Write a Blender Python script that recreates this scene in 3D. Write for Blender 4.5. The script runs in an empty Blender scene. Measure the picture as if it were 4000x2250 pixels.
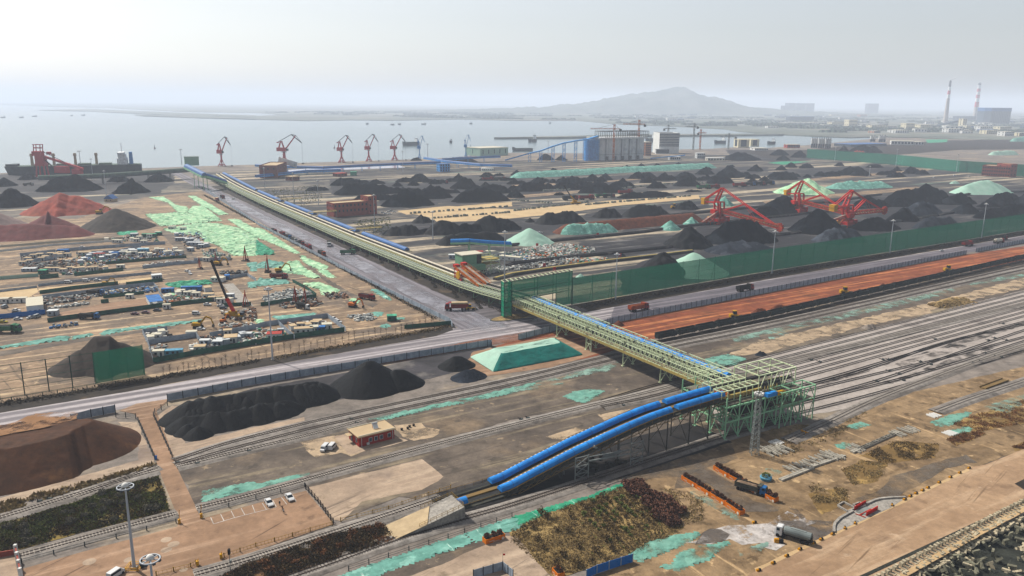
import bpy,math,random
from mathutils import Vector,Matrix,noise as mnoise
from mathutils.geometry import tessellate_polygon
R = random.Random(11)
sc = bpy.context.scene
COL = sc.collection
F,YH,ROLL,H = 3100.0,400.0,0.008,115.0
PIT = math.atan((1125 - YH)/F)
CP,SP = math.cos(PIT),math.sin(PIT)
CR,SR = math.cos(ROLL),math.sin(ROLL)
def ray(px,py):
 u = (px - 2000)/F;v = -(py - 1125)/F
 a = u*CR - v*SR;b = u*SR+v*CR
 return Vector((a,CP+b*SP,-SP+b*CP))
def G(px,py,z=0.0):
 """survey: where the sight line to a photo point meets the level z"""
 d = ray(px,py)
 if d.z > -1e-4: d.z = -1e-4
 t = (z - H)/d.z
 return Vector((d.x*t,d.y*t,z))
def topz(base,px,py):
 d = ray(px,py)
 return H+d.z*math.hypot(base.x,base.y)/math.hypot(d.x,d.y)
def crop(ox,oy,s): return lambda x,y: (ox+x/s,oy+y/s)
A1,A2,A3,A4 = crop(0,350,2.415),crop(1000,350,2.415),crop(2000,300,2.415),crop(3000,300,2.415)
B1,B2,B3,B4 = (crop(k*1000,900,2.415) for k in range(4))
C1,C2,C3,C4 = (crop(k*1000,1500,1.932) for k in range(4))
O = crop(0,0,0.644)
R1,R2,R3,R5 = crop(2600,700,3.22),crop(2700,1380,3.622),crop(1900,1080,4.528),crop(1650,900,4.528)
D1,D2,D3,D4 = crop(500,1050,5.3675),crop(2600,1820,5.573),crop(2250,480,5.152),crop(3550,300,5.573)
P = lambda x,y: (x,y)
def gp(f,flat,z=0.0):
 return [G(*f(flat[i],flat[i+1]),z) for i in range(0,len(flat),2)]
SA = math.radians(59.0)
UX,UY = math.sin(SA),math.cos(SA)
def S(u,v,z=0.0): return Vector((u*UX - v*UY,u*UY+v*UX,z))
def UV(p): return (p.x*UX+p.y*UY,-p.x*UY+p.y*UX)
ROTU = math.atan2(UY,UX);ROTV = ROTU+math.pi/2
def lin(hx):
 hx = hx.lstrip('#');o = []
 for i in (0,2,4):
  c = int(hx[i:i+2],16)/255
  o.append(KA*(c/12.92 if c <= .04045 else ((c+.055)/1.055) ** 2.4))
 g_ = .3*o[0]+.59*o[1]+.11*o[2]
 return (*[max(0,g_+(c - g_)*1.08) for c in o],1)
KA = .62
MATS = {}
def mat(name,c1,c2=None,s=.05,rough=.85,metal=0,c3=None,s3=.02,t3=.55,streak=None,sa=None,bump=0,bs=1.0,alpha=None,a_s=.15,fine=.24,spec=.12,wave=None,lohi=(.38,.62),soft3=.05,spots=()):
 m = bpy.data.materials.new(name);m.use_nodes = True
 nt = m.node_tree;N = nt.nodes;L = nt.links
 b = N['Principled BSDF'];b.inputs['Roughness'].default_value = rough;b.inputs['Metallic'].default_value = metal
 b.inputs['Specular IOR Level'].default_value = spec
 MATS[name] = m
 if c2 is None and alpha is None and not bump:
  b.inputs['Base Color'].default_value = lin(c1)
  return m
 geo = N.new('ShaderNodeNewGeometry')
 def nz(scale,det=6,rot=None,sx=1,sy=1,ro=.6):
  mp = N.new('ShaderNodeMapping');mp.vector_type = 'TEXTURE'
  if rot is not None: mp.inputs['Rotation'].default_value = (0,0,rot)
  mp.inputs['Scale'].default_value = (sx,sy,1)
  L.new(geo.outputs['Position'],mp.inputs['Vector'])
  t = N.new('ShaderNodeTexNoise');t.inputs['Scale'].default_value = scale;t.inputs['Detail'].default_value = det
  t.inputs['Roughness'].default_value = ro
  L.new(mp.outputs[0],t.inputs['Vector']);return t.outputs['Fac']
 def rng(x,lo,hi,a=0,z=1):
  r = N.new('ShaderNodeMapRange');r.inputs[1].default_value = lo;r.inputs[2].default_value = hi
  r.inputs[3].default_value = a;r.inputs[4].default_value = z;L.new(x,r.inputs[0]);return r.outputs[0]
 def mix(f,a,c):
  x = N.new('ShaderNodeMix');x.data_type = 'RGBA';L.new(f,x.inputs[0])
  for sk,val in ((6,a),(7,c)):
   if isinstance(val,str): x.inputs[sk].default_value = lin(val)
   else: L.new(val,x.inputs[sk])
  return x.outputs[2]
 col = None
 if c2:
  col = mix(rng(nz(s),*lohi),c1,c2)
 else:
  rgb = N.new('ShaderNodeRGB');rgb.outputs[0].default_value = lin(c1);col = rgb.outputs[0]
 if c3: col = mix(rng(nz(s3,8),t3,t3+soft3),col,c3)
 for sp in spots: col = mix(rng(nz(sp[1],7,ro=.62),sp[2],sp[2]+.07,0,.85),col,sp[0])
 for st in ([streak] if streak and isinstance(streak[0],str) else streak or []):
  col = mix(rng(nz(st[1],4,st[5] if len(st) > 5 else (sa if sa is not None else ROTU),st[2],1),st[3],st[4]),col,st[0])
 if fine:
  v = N.new('ShaderNodeHueSaturation');L.new(col,v.inputs['Color'])
  L.new(rng(nz(bs*.3,9,ro=.8),.3,.7,1 - fine*2.3,1+fine*2.3),v.inputs['Value']);col = v.outputs[0]
 L.new(col,b.inputs['Base Color'])
 if bump:
  bp = N.new('ShaderNodeBump');bp.inputs['Strength'].default_value = min(1,bump);bp.inputs['Distance'].default_value = .4*bump
  L.new(nz(bs,8,ro=.7),bp.inputs['Height']);L.new(bp.outputs[0],b.inputs['Normal'])
 if alpha is not None:
  tr = N.new('ShaderNodeBsdfTransparent');mx = N.new('ShaderNodeMixShader')
  if isinstance(alpha,tuple): L.new(rng(nz(a_s,9,ro=.65),alpha[0],alpha[1],0,alpha[2] if len(alpha) > 2 else 1),mx.inputs[0])
  else: mx.inputs[0].default_value = alpha
  L.new(tr.outputs[0],mx.inputs[1]);L.new(b.outputs[0],mx.inputs[2])
  L.new(mx.outputs[0],N['Material Output'].inputs['Surface'])
 return m
class MB:
 def __init__(s): s.v = [];s.f = [];s.mi = [];s.m = 0
 def add(s,vs,fs):
  o = len(s.v);s.v += [tuple(p) for p in vs]
  for f in fs: s.f.append(tuple(i+o for i in f));s.mi.append(s.m)
  return s
 def box(s,c,d,rz=0,z0=False,taper=1.0):
  x,y,z = d[0]/2,d[1]/2,d[2]/2
  cz = c[2]+(z if z0 else 0);ca,sa = math.cos(rz),math.sin(rz);vs = []
  for k,zz in enumerate((-z,z)):
   t = taper if k else 1
   for X,Y in ((-x,-y),(x,-y),(x,y),(-x,y)):
    vs.append((c[0]+(X*ca - Y*sa)*t,c[1]+(X*sa+Y*ca)*t,cz+zz))
  return s.add(vs,[(3,2,1,0),(4,5,6,7),(0,1,5,4),(1,2,6,5),(2,3,7,6),(3,0,4,7)])
 def beam(s,p,q,w,h=None):
  p,q = Vector(p),Vector(q);d = q - p
  if d.length < 1e-6: return s
  d.normalize();h = h or w
  up = Vector((0,0,1)) if abs(d.z) < .95 else Vector((1,0,0))
  a = d.cross(up).normalized()*(w/2);b = a.cross(d).normalized()*(h/2)
  vs = [p - a - b,p+a - b,p+a+b,p - a+b,q - a - b,q+a - b,q+a+b,q - a+b]
  return s.add(vs,[(0,1,2,3),(7,6,5,4),(4,5,1,0),(5,6,2,1),(6,7,3,2),(7,4,0,3)])
 def cyl(s,p,q,r0,r1=None,n=10):
  p,q = Vector(p),Vector(q);r1 = r0 if r1 is None else r1;d = (q - p).normalized()
  up = Vector((0,0,1)) if abs(d.z) < .95 else Vector((1,0,0))
  a = d.cross(up).normalized();b = a.cross(d);vs = []
  for c,r in ((p,r0),(q,r1)):
   for i in range(n):
    t = 2*math.pi*i/n;vs.append(c+a*(r*math.cos(t))+b*(r*math.sin(t)))
  fs = [(i,(i+1) % n,n+(i+1) % n,n+i) for i in range(n)]
  return s.add(vs,fs+[tuple(range(n - 1,-1,-1)),tuple(range(n,2*n))])
 def prism(s,poly,z0,z1,top=None):
  n = len(poly);top = top or poly
  vs = [(p[0],p[1],z0) for p in poly]+[(p[0],p[1],z1) for p in top]
  return s.add(vs,[(i,(i+1) % n,n+(i+1) % n,n+i) for i in range(n)]+[tuple(range(n - 1,-1,-1)),tuple(range(n,2*n))])
 def quad(s,*p): return s.add(p,[tuple(range(len(p)))])
 def lathe(s,prof,c=(0,0,0),n=16):
  vs = [];k = len(prof)
  for i in range(n):
   t = 2*math.pi*i/n
   for r,z in prof: vs.append((c[0]+r*math.cos(t),c[1]+r*math.sin(t),c[2]+z))
  return s.add(vs,[(i*k+j,((i+1) % n)*k+j,((i+1) % n)*k+j+1,i*k+j+1) for i in range(n) for j in range(k - 1)])
 def mesh(s,name,mats,smooth=False):
  me = bpy.data.meshes.new(name);me.from_pydata(s.v,[],s.f)
  if not isinstance(mats,(list,tuple)): mats = [mats]
  for m in mats: me.materials.append(MATS[m] if isinstance(m,str) else m)
  if len(mats) > 1: me.polygons.foreach_set('material_index',s.mi)
  if smooth: me.polygons.foreach_set('use_smooth',[True]*len(me.polygons))
  me.update();return me
 def build(s,name,mats,parent=None,smooth=False):
  return link(name,s.mesh(name,mats,smooth),parent)
def link(name,me,parent=None,loc=None,rz=None):
 o = bpy.data.objects.new(name,me);COL.objects.link(o)
 if parent: o.parent = parent
 if loc is not None: o.location = loc
 if rz is not None: o.rotation_euler = (0,0,rz)
 return o
def tag(o,label=None,cat=None,group=None,kind=None):
 if label: o['label'] = label
 if cat: o['category'] = cat
 if group: o['group'] = group
 if kind: o['kind'] = kind
 return o
def empty(name,label,cat,loc=(0,0,0),rz=0,group=None):
 return tag(link(name,None,None,loc,rz),label,cat,group)
KIDS = {}
def kids(o):
 return list(o.children)
def copy_tree(o,loc=None,rz=None,label=None,group=None,parent=None,scale=None):
 c = o.copy();COL.objects.link(c)
 if parent: c.parent = parent
 for ch in kids(o): copy_tree(ch,parent=c)
 if loc is not None: c.location = loc
 if rz is not None: c.rotation_euler = (0,0,rz)
 if scale is not None: c.scale = (scale,)*3 if not isinstance(scale,tuple) else scale
 if label: c['label'] = label
 if group: c['group'] = group
 return c
class Proto:
 """first use moves the original, later uses copy it and its parts"""
 def __init__(s,root): s.root = root;s.used = False
 def put(s,loc,rz,label,group=None,scale=None):
  if not s.used:
   s.used = True;o = s.root;o.location = loc;o.rotation_euler = (0,0,rz);o['label'] = label
   if group: o['group'] = group
   if scale is not None: o.scale = (scale,)*3 if not isinstance(scale,tuple) else scale
   return o
  return copy_tree(s.root,loc,rz,label,group,scale=scale)
ONES = 'first second third fourth fifth sixth seventh eighth ninth tenth eleventh twelfth thirteenth fourteenth fifteenth sixteenth seventeenth eighteenth nineteenth'.split()
TENS = {2: ('twentieth','twenty'),3: ('thirtieth','thirty'),4: ('fortieth','forty'),5: ('fiftieth','fifty'),6: ('sixtieth','sixty'),7: ('seventieth','seventy')}
def nth(i):
 i += 1
 if i < 20: return ONES[i - 1]
 t,u = divmod(i,10)
 return TENS[t][0] if u == 0 else TENS[t][1]+'-'+ONES[u - 1]
def heading(a,b): return math.atan2(b.y - a.y,b.x - a.x)
def jag(pts,amp,step):
 out = []
 n = len(pts)
 for i in range(n):
  a,b = pts[i],pts[(i+1) % n];d = b - a;k = max(1,min(120,int(d.length/step)))
  nn = Vector((-d.y,d.x,0)).normalized() if d.length > 0 else Vector((0,0,0))
  for j in range(k):
   p = a+d*(j/k)
   w = mnoise.noise(p*(.35/step))+.6*mnoise.noise(p*(1.1/step))
   out.append(p+nn*(amp*w))
 return out
SHN = [0]
def sheet(name,pts,m,lvl,amp=0,step=3,kind='structure',label=None,cat=None,group=None,parent=None):
 pts = [Vector((p.x,p.y,0)) for p in pts]
 if amp: pts = jag(pts,amp,step)
 SHN[0] += 1;z = .02*lvl+.0003*SHN[0]
 tri = tessellate_polygon([pts]);fs = []
 for t in tri:
  a,b,c = (pts[i] for i in t)
  fs.append(t if (b - a).cross(c - a).z > 0 else (t[0],t[2],t[1]))
 mb = MB();mb.add([(p.x,p.y,z) for p in pts],fs)
 o = mb.build(name,m,parent)
 return tag(o,label,cat,group,kind)
def strip(name,line,w,m,lvl,amp=0,step=3,**k):
 """a band of width w along a ground polyline"""
 L_,R_ = [],[]
 for i,p in enumerate(line):
  d = (line[min(i+1,len(line) - 1)] - line[max(i - 1,0)]).normalized();n = Vector((-d.y,d.x,0))*(w/2)
  L_.append(p+n);R_.append(p - n)
 return sheet(name,L_+R_[::-1],m,lvl,amp,step,**k)
def ridge_d(x,y,ridge):
 best = (1e9,0,0)
 if len(ridge) == 1:
  p = ridge[0];return math.hypot(x - p[0],y - p[1]),p[2],0
 acc = 0
 for (ax,ay,ah),(bx,by,bh) in zip(ridge,ridge[1:]):
  dx,dy = bx - ax,by - ay;l2 = dx*dx+dy*dy or 1e-9
  t = max(0,min(1,((x - ax)*dx+(y - ay)*dy)/l2))
  d = math.hypot(x - ax - t*dx,y - ay - t*dy)
  if d < best[0]: best = (d,ah+(bh - ah)*t,acc+t*math.sqrt(l2))
  acc += math.sqrt(l2)
 return best
def heap_mesh(name,ridges,slope,m,n=26,rough=.1,flat=None,wav=.16,smooth=True,seed=0):
 """ridges: list of polylines of (x, y, height); material stands at its angle of repose around them"""
 xs = [p[0] for r in ridges for p in r];ys = [p[1] for r in ridges for p in r];hm = max(p[2] for r in ridges for p in r)
 rr = hm/slope*1.12+.5
 x0,x1,y0,y1 = min(xs) - rr,max(xs)+rr,min(ys) - rr,max(ys)+rr
 st = max(max(x1 - x0,y1 - y0)/(n*2.2),rr/n);nx,ny = int((x1 - x0)/st)+2,int((y1 - y0)/st)+2
 hs = [];mb = MB()
 for j in range(ny):
  for i in range(nx):
   x,y = x0+i*st,y0+j*st;h = -9
   for r in ridges:
    d,hh,s_ = ridge_d(x,y,r)
    if len(r) > 1: hh *= 1+wav*(mnoise.noise((s_/(hh*1.1+.1),seed*7.7,3))+.6*mnoise.noise((s_/(hh*.45+.1),seed*3.1,8)))
    k = hh - slope*math.sqrt(d*d+(hh*.12) ** 2)+slope*hh*.12
    h = max(h,k)
   if flat: h = min(h,flat+.12*mnoise.noise((x*.4,y*.4,0)))
   if h > -1:
    q = hm*rough
    h += q*mnoise.noise((x*3.2/hm,y*3.2/hm,seed))+q*.45*mnoise.noise((x*9/hm,y*9/hm,seed+5))
   hs.append(h);mb.v.append((x,y,max(h,-st*slope)))
 for j in range(ny - 1):
  for i in range(nx - 1):
   q = (j*nx+i,j*nx+i+1,(j+1)*nx+i+1,(j+1)*nx+i)
   if max(hs[k] for k in q) > 0: mb.f.append(q);mb.mi.append(0)
 used = sorted({i for f in mb.f for i in f});mp = {o: i for i,o in enumerate(used)}
 mb.v = [mb.v[i] for i in used];mb.f = [tuple(mp[i] for i in f) for f in mb.f]
 return mb.mesh(name,m,smooth)
def fit_heap(xl,xr,yt,yb,slope=.72):
 """ridge (in world metres) of a heap that covers a given box of the photo"""
 xm = (xl+xr)/2
 lo,hi = .5,60
 for _ in range(30):
  h = (lo+hi)/2
  front = G(xm,yb);c = front+Vector((front.x,front.y,0)).normalized()*(h/slope*.8)
  if topz(c,xm,yt) > h: lo = h
  else: hi = h
 front = G(xm,yb);c = front+Vector((front.x,front.y,0)).normalized()*(h/slope*.8)
 s = (yb - YH - (xm - 2000)*ROLL)/H
 half = (xr - xl)/2/s - h/slope
 c.z = 0
 if half < .08*h: return [(c.x,c.y,h)],h
 dx = half;dy = half*UY/UX*.6
 k = HEAPN[0]*2.3
 return [(c.x - dx,c.y - dy,h*.8),(c.x - dx*.4,c.y - dy*.4,h*(.97+.1*math.sin(k))),(c.x+dx*.3,c.y+dy*.3,h*(.97+.1*math.cos(k*1.7))),(c.x+dx,c.y+dy,h*(.76+.1*math.sin(k*.7)))],h
HEAPN = [0]
def heap(f,box,m,label,name='coal_heap',cat='coal heap',group=None,slope=.86,n=18,rough=.12,wav=.26):
 x0,y0 = f(box[0],box[2]);x1,y1 = f(box[1],box[3])
 r,h = fit_heap(x0,x1,y0,y1,slope);HEAPN[0] += 1
 cx = sum(p[0] for p in r)/len(r);cy = sum(p[1] for p in r)/len(r)
 me = heap_mesh(name,[[(p[0] - cx,p[1] - cy,p[2]) for p in r]],slope,m,n,rough,wav=wav,seed=HEAPN[0])
 return tag(link(name,me,None,(cx,cy,0)),label,cat,group)

cam = bpy.data.cameras.new('camera');co = bpy.data.objects.new('camera',cam);COL.objects.link(co)
cam.sensor_width = 36;cam.lens = F/4000*36;cam.clip_start = 1;cam.clip_end = 80000
X = Vector((CR,SR*SP,SR*CP));Y = Vector((-SR,CR*SP,CR*CP));Z = X.cross(Y)
co.matrix_world = Matrix(((X.x,Y.x,Z.x,0),(X.y,Y.y,Z.y,0),(X.z,Y.z,Z.z,H),(0,0,0,1)))
sc.camera = co
SEL,SAZ = math.radians(46),math.radians(-52)
sdir = Vector((math.sin(SAZ)*math.cos(SEL),math.cos(SAZ)*math.cos(SEL),math.sin(SEL)))
sun = bpy.data.lights.new('sun','SUN');sun.energy = 4.8;sun.angle = math.radians(1.2);sun.color = (1,.95,.87)
so = bpy.data.objects.new('sun',sun);COL.objects.link(so);so.rotation_euler = sdir.to_track_quat('Z','Y').to_euler();so.location = (0,0,500)
w = bpy.data.worlds.new('World');sc.world = w;w.use_nodes = True
bg = w.node_tree.nodes['Background'];sky = w.node_tree.nodes.new('ShaderNodeTexSky');sky.sky_type = 'NISHITA'
sky.sun_disc = False;sky.sun_elevation = SEL;sky.sun_rotation = SAZ;sky.altitude = 100
sky.air_density = 1.0;sky.dust_density = 1.8;sky.ozone_density = .6
hs_ = w.node_tree.nodes.new('ShaderNodeHueSaturation');hs_.inputs['Saturation'].default_value = .45;hs_.inputs['Color'].default_value = (1,1,1,1);w.node_tree.links.new(sky.outputs[0],hs_.inputs['Color']);w.node_tree.links.new(hs_.outputs[0],bg.inputs[0]);bg.inputs[1].default_value = .088
sc.view_settings.view_transform = 'Standard';sc.view_settings.look = 'None';sc.view_settings.exposure = .6;sc.view_settings.gamma = 1
sc.cycles.use_denoising = True;sc.cycles.max_bounces = 5;sc.cycles.diffuse_bounces = 2;sc.cycles.glossy_bounces = 2
sc.cycles.transparent_max_bounces = 10;sc.cycles.volume_bounces = 2;sc.cycles.transmission_bounces = 2
hm = bpy.data.materials.new('haze_air');hm.use_nodes = True;hn = hm.node_tree;hn.nodes.clear()
pv = hn.nodes.new('ShaderNodeVolumePrincipled');ho = hn.nodes.new('ShaderNodeOutputMaterial')
pv.inputs['Color'].default_value = (.77,.85,.99,1);pv.inputs['Density'].default_value = .000115;pv.inputs['Anisotropy'].default_value = .05
hn.links.new(pv.outputs[0],ho.inputs['Volume'])
hz = MB().box((0,14800,168),(64200,36000,354));hz = hz.build('haze',hm);tag(hz,kind='stuff')

TAN = ROTU
mat('land','#8b8178','#6f675f',s=.02,c3='#9c8d78',s3=.012,streak=('#7a726b',.25,14,.45,.75),bump=.2,bs=.5)
mat('far_land','#6f7466','#5d6258',s=.002,c3='#8b8477',s3=.0014,t3=.53,soft3=.1,streak=('#9a9a94',.01,4,.58,.7),fine=.2,bs=.02)
mat('hill','#4f5a48','#5b5d52',s=.003,bump=.6,bs=.01)
mat('sea','#5c6f70','#66777a',s=.004,rough=.22,spec=.5,bump=.25,bs=.12,fine=.03)
mat('pool','#8d8794','#a29aa8',s=.01,rough=.15,spec=.6,fine=.02)
mat('sand','#977f66','#776655',s=.035,c3='#6f6154',s3=.025,t3=.52,soft3=.08,streak=[('#c9b08f',.22,16,.54,.66),('#6a5a4a',.3,22,.6,.68,ROTV+.2),('#77675a',.25,18,.62,.7)],bump=.5,bs=.45,spots=[('#5f5245',.11,.58),('#c4ab8a',.16,.6)])
mat('yard_dark','#494744','#353436',s=.02,c3='#6a635a',s3=.012,t3=.54,streak=[('#b0a28c',.035,14,.54,.6),('#7d9080',.06,16,.62,.68),('#2d2c2e',.05,12,.6,.68)],bump=.3,bs=.4,spots=[('#2e2d30',.05,.58)])
mat('road','#7e787b','#6d686a',s=.03,c3='#6a6567',s3=.02,t3=.58,soft3=.1,streak=('#b9b1b1',.3,50,.46,.6),fine=.1,rough=.8)
mat('road_v','#716c70','#5f5b5f',s=.03,c3='#6a6466',s3=.02,t3=.58,soft3=.1,streak=('#948e93',.3,50,.46,.66),sa=ROTV,fine=.1,rough=.8)
mat('wet','#a9a5aa','#938f96',s=.05,rough=.3,spec=.6,streak=('#6f6b70',.4,40,.5,.75),sa=ROTV,fine=.08,alpha=(.36,.62,.9),a_s=.06)  # pale shine of the wet road put into the base colour
mat('wet_sheen_plain','#a9a5a8','#8a868b',s=.05,rough=.3,spec=.5,fine=.08,alpha=(.42,.66,.7),a_s=.09)  # pale reflection on the wet junction put into the base colour
mat('road_dark','#5e595a','#4c4849',s=.05,streak=('#797275',.3,30,.45,.7),fine=.12,rough=.7)
mat('paving','#9f8067','#8b6f58',s=.04,c3='#755c49',s3=.03,t3=.57,soft3=.12,streak=[('#b89a80',.3,20,.52,.7),('#6b5443',.5,30,.63,.7,ROTU+.5)],fine=.12,spots=[('#7a614d',.13,.6)])
mat('apron','#ae9174','#987c62',s=.03,c3='#806752',s3=.025,t3=.56,soft3=.14,streak=[('#c0a588',.25,10,.52,.7),('#7d654f',.5,30,.62,.69,ROTU+.25)],fine=.12,spots=[('#8b715a',.1,.6),('#c2a98e',.13,.62)])
mat('apron_edge','#cbae86','#bda079',s=.05,fine=.1)
mat('seam','#6b5d50')
mat('dirt','#a08768','#806a50',s=.05,c3='#6b573f',s3=.035,t3=.52,soft3=.1,bump=.8,bs=.5,spots=[('#5a4934',.16,.57),('#c7aa82',.22,.6)],streak=[('#7d674c',.3,14,.58,.68),('#bda07a',.35,12,.6,.7,ROTV)])
mat('dirt_grey','#6c6156','#544b43',s=.035,c3='#7f6e5b',s3=.025,t3=.55,soft3=.12,streak=[('#94866f',.16,12,.53,.68),('#574e45',.3,20,.6,.68)],bump=.5,bs=.5,spots=[('#4f473f',.13,.59),('#a08d74',.18,.62)])
mat('soil_dark','#352d25','#28221c',s=.08,c3='#5c4c3a',s3=.06,t3=.58,soft3=.08,bump=.5,bs=.6)
mat('coal_floor_shade','#2b2827','#201e1e',s=.1,c3='#3a3532',s3=.06,t3=.57,bump=.3,bs=1)  # coal-dark floor with the belts' shade mixed into its colour
mat('coal_dirt','#454245','#343234',s=.05,c3='#67625f',s3=.03,t3=.57,bump=.4,bs=.5)
mat('tan_patch','#b9a387','#a38f77',s=.08,bump=.3,bs=.6,alpha=(.36,.5),a_s=.12)
mat('pale_slab','#b29d87','#9e8a77',s=.05,c3='#86766a',s3=.035,t3=.57,soft3=.12,streak=[('#c0ab94',.2,8,.5,.7),('#7e6e60',.4,20,.6,.68,ROTU+.3)],fine=.12,spots=[('#83725f',.14,.59)])
mat('cream_slab','#cfb58c','#bfa580',s=.06,fine=.08)
mat('ballast','#857d75','#6c655e',s=.08,c3='#58524d',s3=.05,t3=.6,streak=('#a8a199',.25,30,.45,.75),bump=.3,bs=1.5,fine=.25)
mat('ballast_bed','#b3a9a1','#a0968e',s=.05,c3='#857c76',s3=.03,t3=.58,soft3=.1,streak=('#b1a89f',.3,40,.45,.75),fine=.14,bump=.2,bs=1.5)
mat('oil','#2b2826','#38332f',s=.2,alpha=(.44,.62,.75),a_s=.14)
mat('red_ground','#8a4c31','#743f2a',s=.04,c3='#6b4029',s3=.03,t3=.57,soft3=.1,streak=[('#bb7a50',.3,24,.5,.66),('#5f3826',.4,30,.6,.68)],bump=.4,bs=.5,spots=[('#6a3c26',.12,.6)])
mat('red_stain','#9a6242','#8a5a40',s=.05,alpha=(.34,.6,.8),a_s=.05)
mat('salt','#d5cfcb','#a9a19a',s=.12,alpha=(.4,.5),a_s=.12)
mat('puddle','#5a5046','#675c50',s=.1,rough=.4,spec=.4,alpha=(.38,.6),a_s=.14)
mat('grey_patch','#756b60','#655b51',s=.08,fine=.2,alpha=(.36,.62,.9),a_s=.07,bump=.4,bs=.6)
mat('walk_rust','#8a7048','#74603f',s=.6,fine=.2)
mat('dry_grass','#8a6f45','#6b5534',s=.12,c3='#9b8052',s3=.06,t3=.52,bump=.7,bs=.8,fine=.3,alpha=(.34,.46),a_s=.1)
mat('field','#7a6c42','#625733',s=.09,c3='#85713d',s3=.05,t3=.52,bump=.9,bs=.9,fine=.3)
mat('nursery','#8f784f','#73603f',s=.12,c3='#9d8559',s3=.07,t3=.53,bump=.9,bs=.9,fine=.3)
mat('scrub','#755839','#5c442a',s=.12,c3='#75563a',s3=.07,t3=.55,bump=.9,bs=.9,fine=.3)
mat('line_white','#cfc8bf','#b6aea5',s=.5)
mat('coal',spec=0,c1='#12151a',c2='#0c0e12',s=.12,c3='#24282d',s3=.05,t3=.56,bump=.5,bs=.9,fine=.25,rough=.75)
mat('coal_grey',spec=0,c1='#363b43',c2='#282c33',s=.1,c3='#4a4f57',s3=.06,t3=.55,bump=.4,bs=.9,fine=.2)
mat('coal_fine',spec=.05,c1='#0e1115',c2='#090b0e',s=.2,bump=.7,bs=1.4,fine=.3,rough=.7)
mat('brown_ore','#50301a','#412714',s=.1,c3='#6b4828',s3=.07,t3=.58,soft3=.1,bump=.4,bs=1.2,fine=.2)
mat('brown_top','#9a7455','#84603f',s=.15,alpha=(.36,.5),a_s=.15,fine=.12)
mat('red_ore','#9c4430','#87392b',s=.04,c3='#9a5236',s3=.02,t3=.55,soft3=.1,bump=.4,bs=.6,fine=.15)
mat('maroon_ore','#703634','#62302f',s=.06,bump=.4,bs=.6,fine=.15)
mat('pink_ore','#8d7a74','#7c6b66',s=.06,bump=.3,bs=.5,fine=.12)
mat('dark_ore','#3c332c','#2f2822',s=.08,bump=.4,bs=.6)
mat('red_lump','#6c3a22','#5a301c',s=.2,bump=.4,bs=1)
mat('gravel_pile','#9c9084','#8a7f74',s=.3,bump=.4,bs=2)
mat('rock_tan','#a68b5e','#86704c',s=.5,c3='#c0a678',s3=.4,bump=.4,bs=2)
mat('net_teal','#79ad9f','#649688',s=.15,c3='#8fbfb0',s3=.2,t3=.55,fine=.14,bump=.5,bs=.9,streak=[('#4f7f70',.5,14,.6,.68),('#d5efdf',.6,12,.64,.7,ROTV)])
mat('coal_yard','#343336','#252427',s=.04,c3='#4d4a49',s3=.02,t3=.56,bump=.4,bs=.6,streak=[('#8b8784',.12,14,.6,.68),('#17171a',.1,10,.55,.65)],spots=[('#77726e',.05,.64)])
mat('road_grey','#69646a','#5a565b',s=.04,streak=[('#857f85',.3,50,.5,.64),('#4b474c',.35,40,.6,.7)],fine=.12)
mat('net_shaded','#1f7a70','#1a6a62',s=.08,fine=.12,bump=.3,bs=.8)  # shaded copy of the wrapping net, for faces turned from the sun
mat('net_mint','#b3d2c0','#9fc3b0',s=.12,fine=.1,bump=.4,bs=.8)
mat('net_green','#b9dfb4','#95c49c',s=.1,c3='#d2efc6',s3=.13,t3=.53,fine=.15,bump=.6,bs=.6,streak=[('#4f7f70',.5,14,.6,.68),('#d5efdf',.6,12,.64,.7,ROTV)])
mat('net_emerald','#3f9d78','#2f8367',s=.2,c3='#5fb491',s3=.25,t3=.55,fine=.15,bump=.5,bs=.9,streak=[('#4f7f70',.5,14,.6,.68),('#d5efdf',.6,12,.64,.7,ROTV)])
mat('net_tatter','#86a698','#94b0a2',s=.2,fine=.15,alpha=(.43,.6,.85),a_s=.11)
mat('net_tatter2','#6fa393','#82b09f',s=.2,fine=.15,alpha=(.36,.5,.92),a_s=.13)
mat('concrete','#a9a39a','#979188',s=.3,c3='#86807a',s3=.2,t3=.6,soft3=.1,bump=.15,bs=3)
mat('conc_warm','#c6b08e','#b7a282',s=.25,fine=.1)
mat('conc_block','#c4b79c','#a99d84',s=.5,c3='#6a6454',s3=.35,t3=.56,soft3=.12,bump=.3,bs=3)
mat('conc_block_wet','#8c8873','#747160',s=.5,c3='#5a584b',s3=.3,bump=.3,bs=3)
mat('rock_under','#3b3d35','#2c2e28',s=.4,bump=1,bs=1)

sea = MB().quad((-32000,-2900,-3),(32000,-2900,-3),(32000,32500,-3),(-32000,32500,-3)).build('sea','sea');tag(sea,kind='structure')
def solid(name,pts,m,z0=-6,z1=0):
 tri = tessellate_polygon([[Vector((p.x,p.y,0)) for p in pts]]);n = len(pts);fs = []
 for t in tri:
  a,b,c = (pts[i] for i in t)
  fs.append(t if (b - a).cross(c - a).z > 0 else (t[0],t[2],t[1]))
 area = sum(pts[i].x*pts[(i+1) % n].y - pts[(i+1) % n].x*pts[i].y for i in range(n))
 mb = MB();mb.add([(p.x,p.y,z1) for p in pts]+[(p.x,p.y,z0) for p in pts],
  [tuple(f) for f in fs]+[((i,i+n,(i+1) % n+n,(i+1) % n) if area > 0 else (i,(i+1) % n,(i+1) % n+n,i+n)) for i in range(n)])
 return tag(mb.build(name,m),kind='structure')
shore = gp(P,[-900,716,0,676,853,647,1000,643,1124,637,1315,632,1559,624,1787,615,1853,604,2000,596,2280,599,2450,600,2671,583,2766,582,2882,574,3000,578,3165,566,3250,558,3380,545,3463,537])
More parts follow.
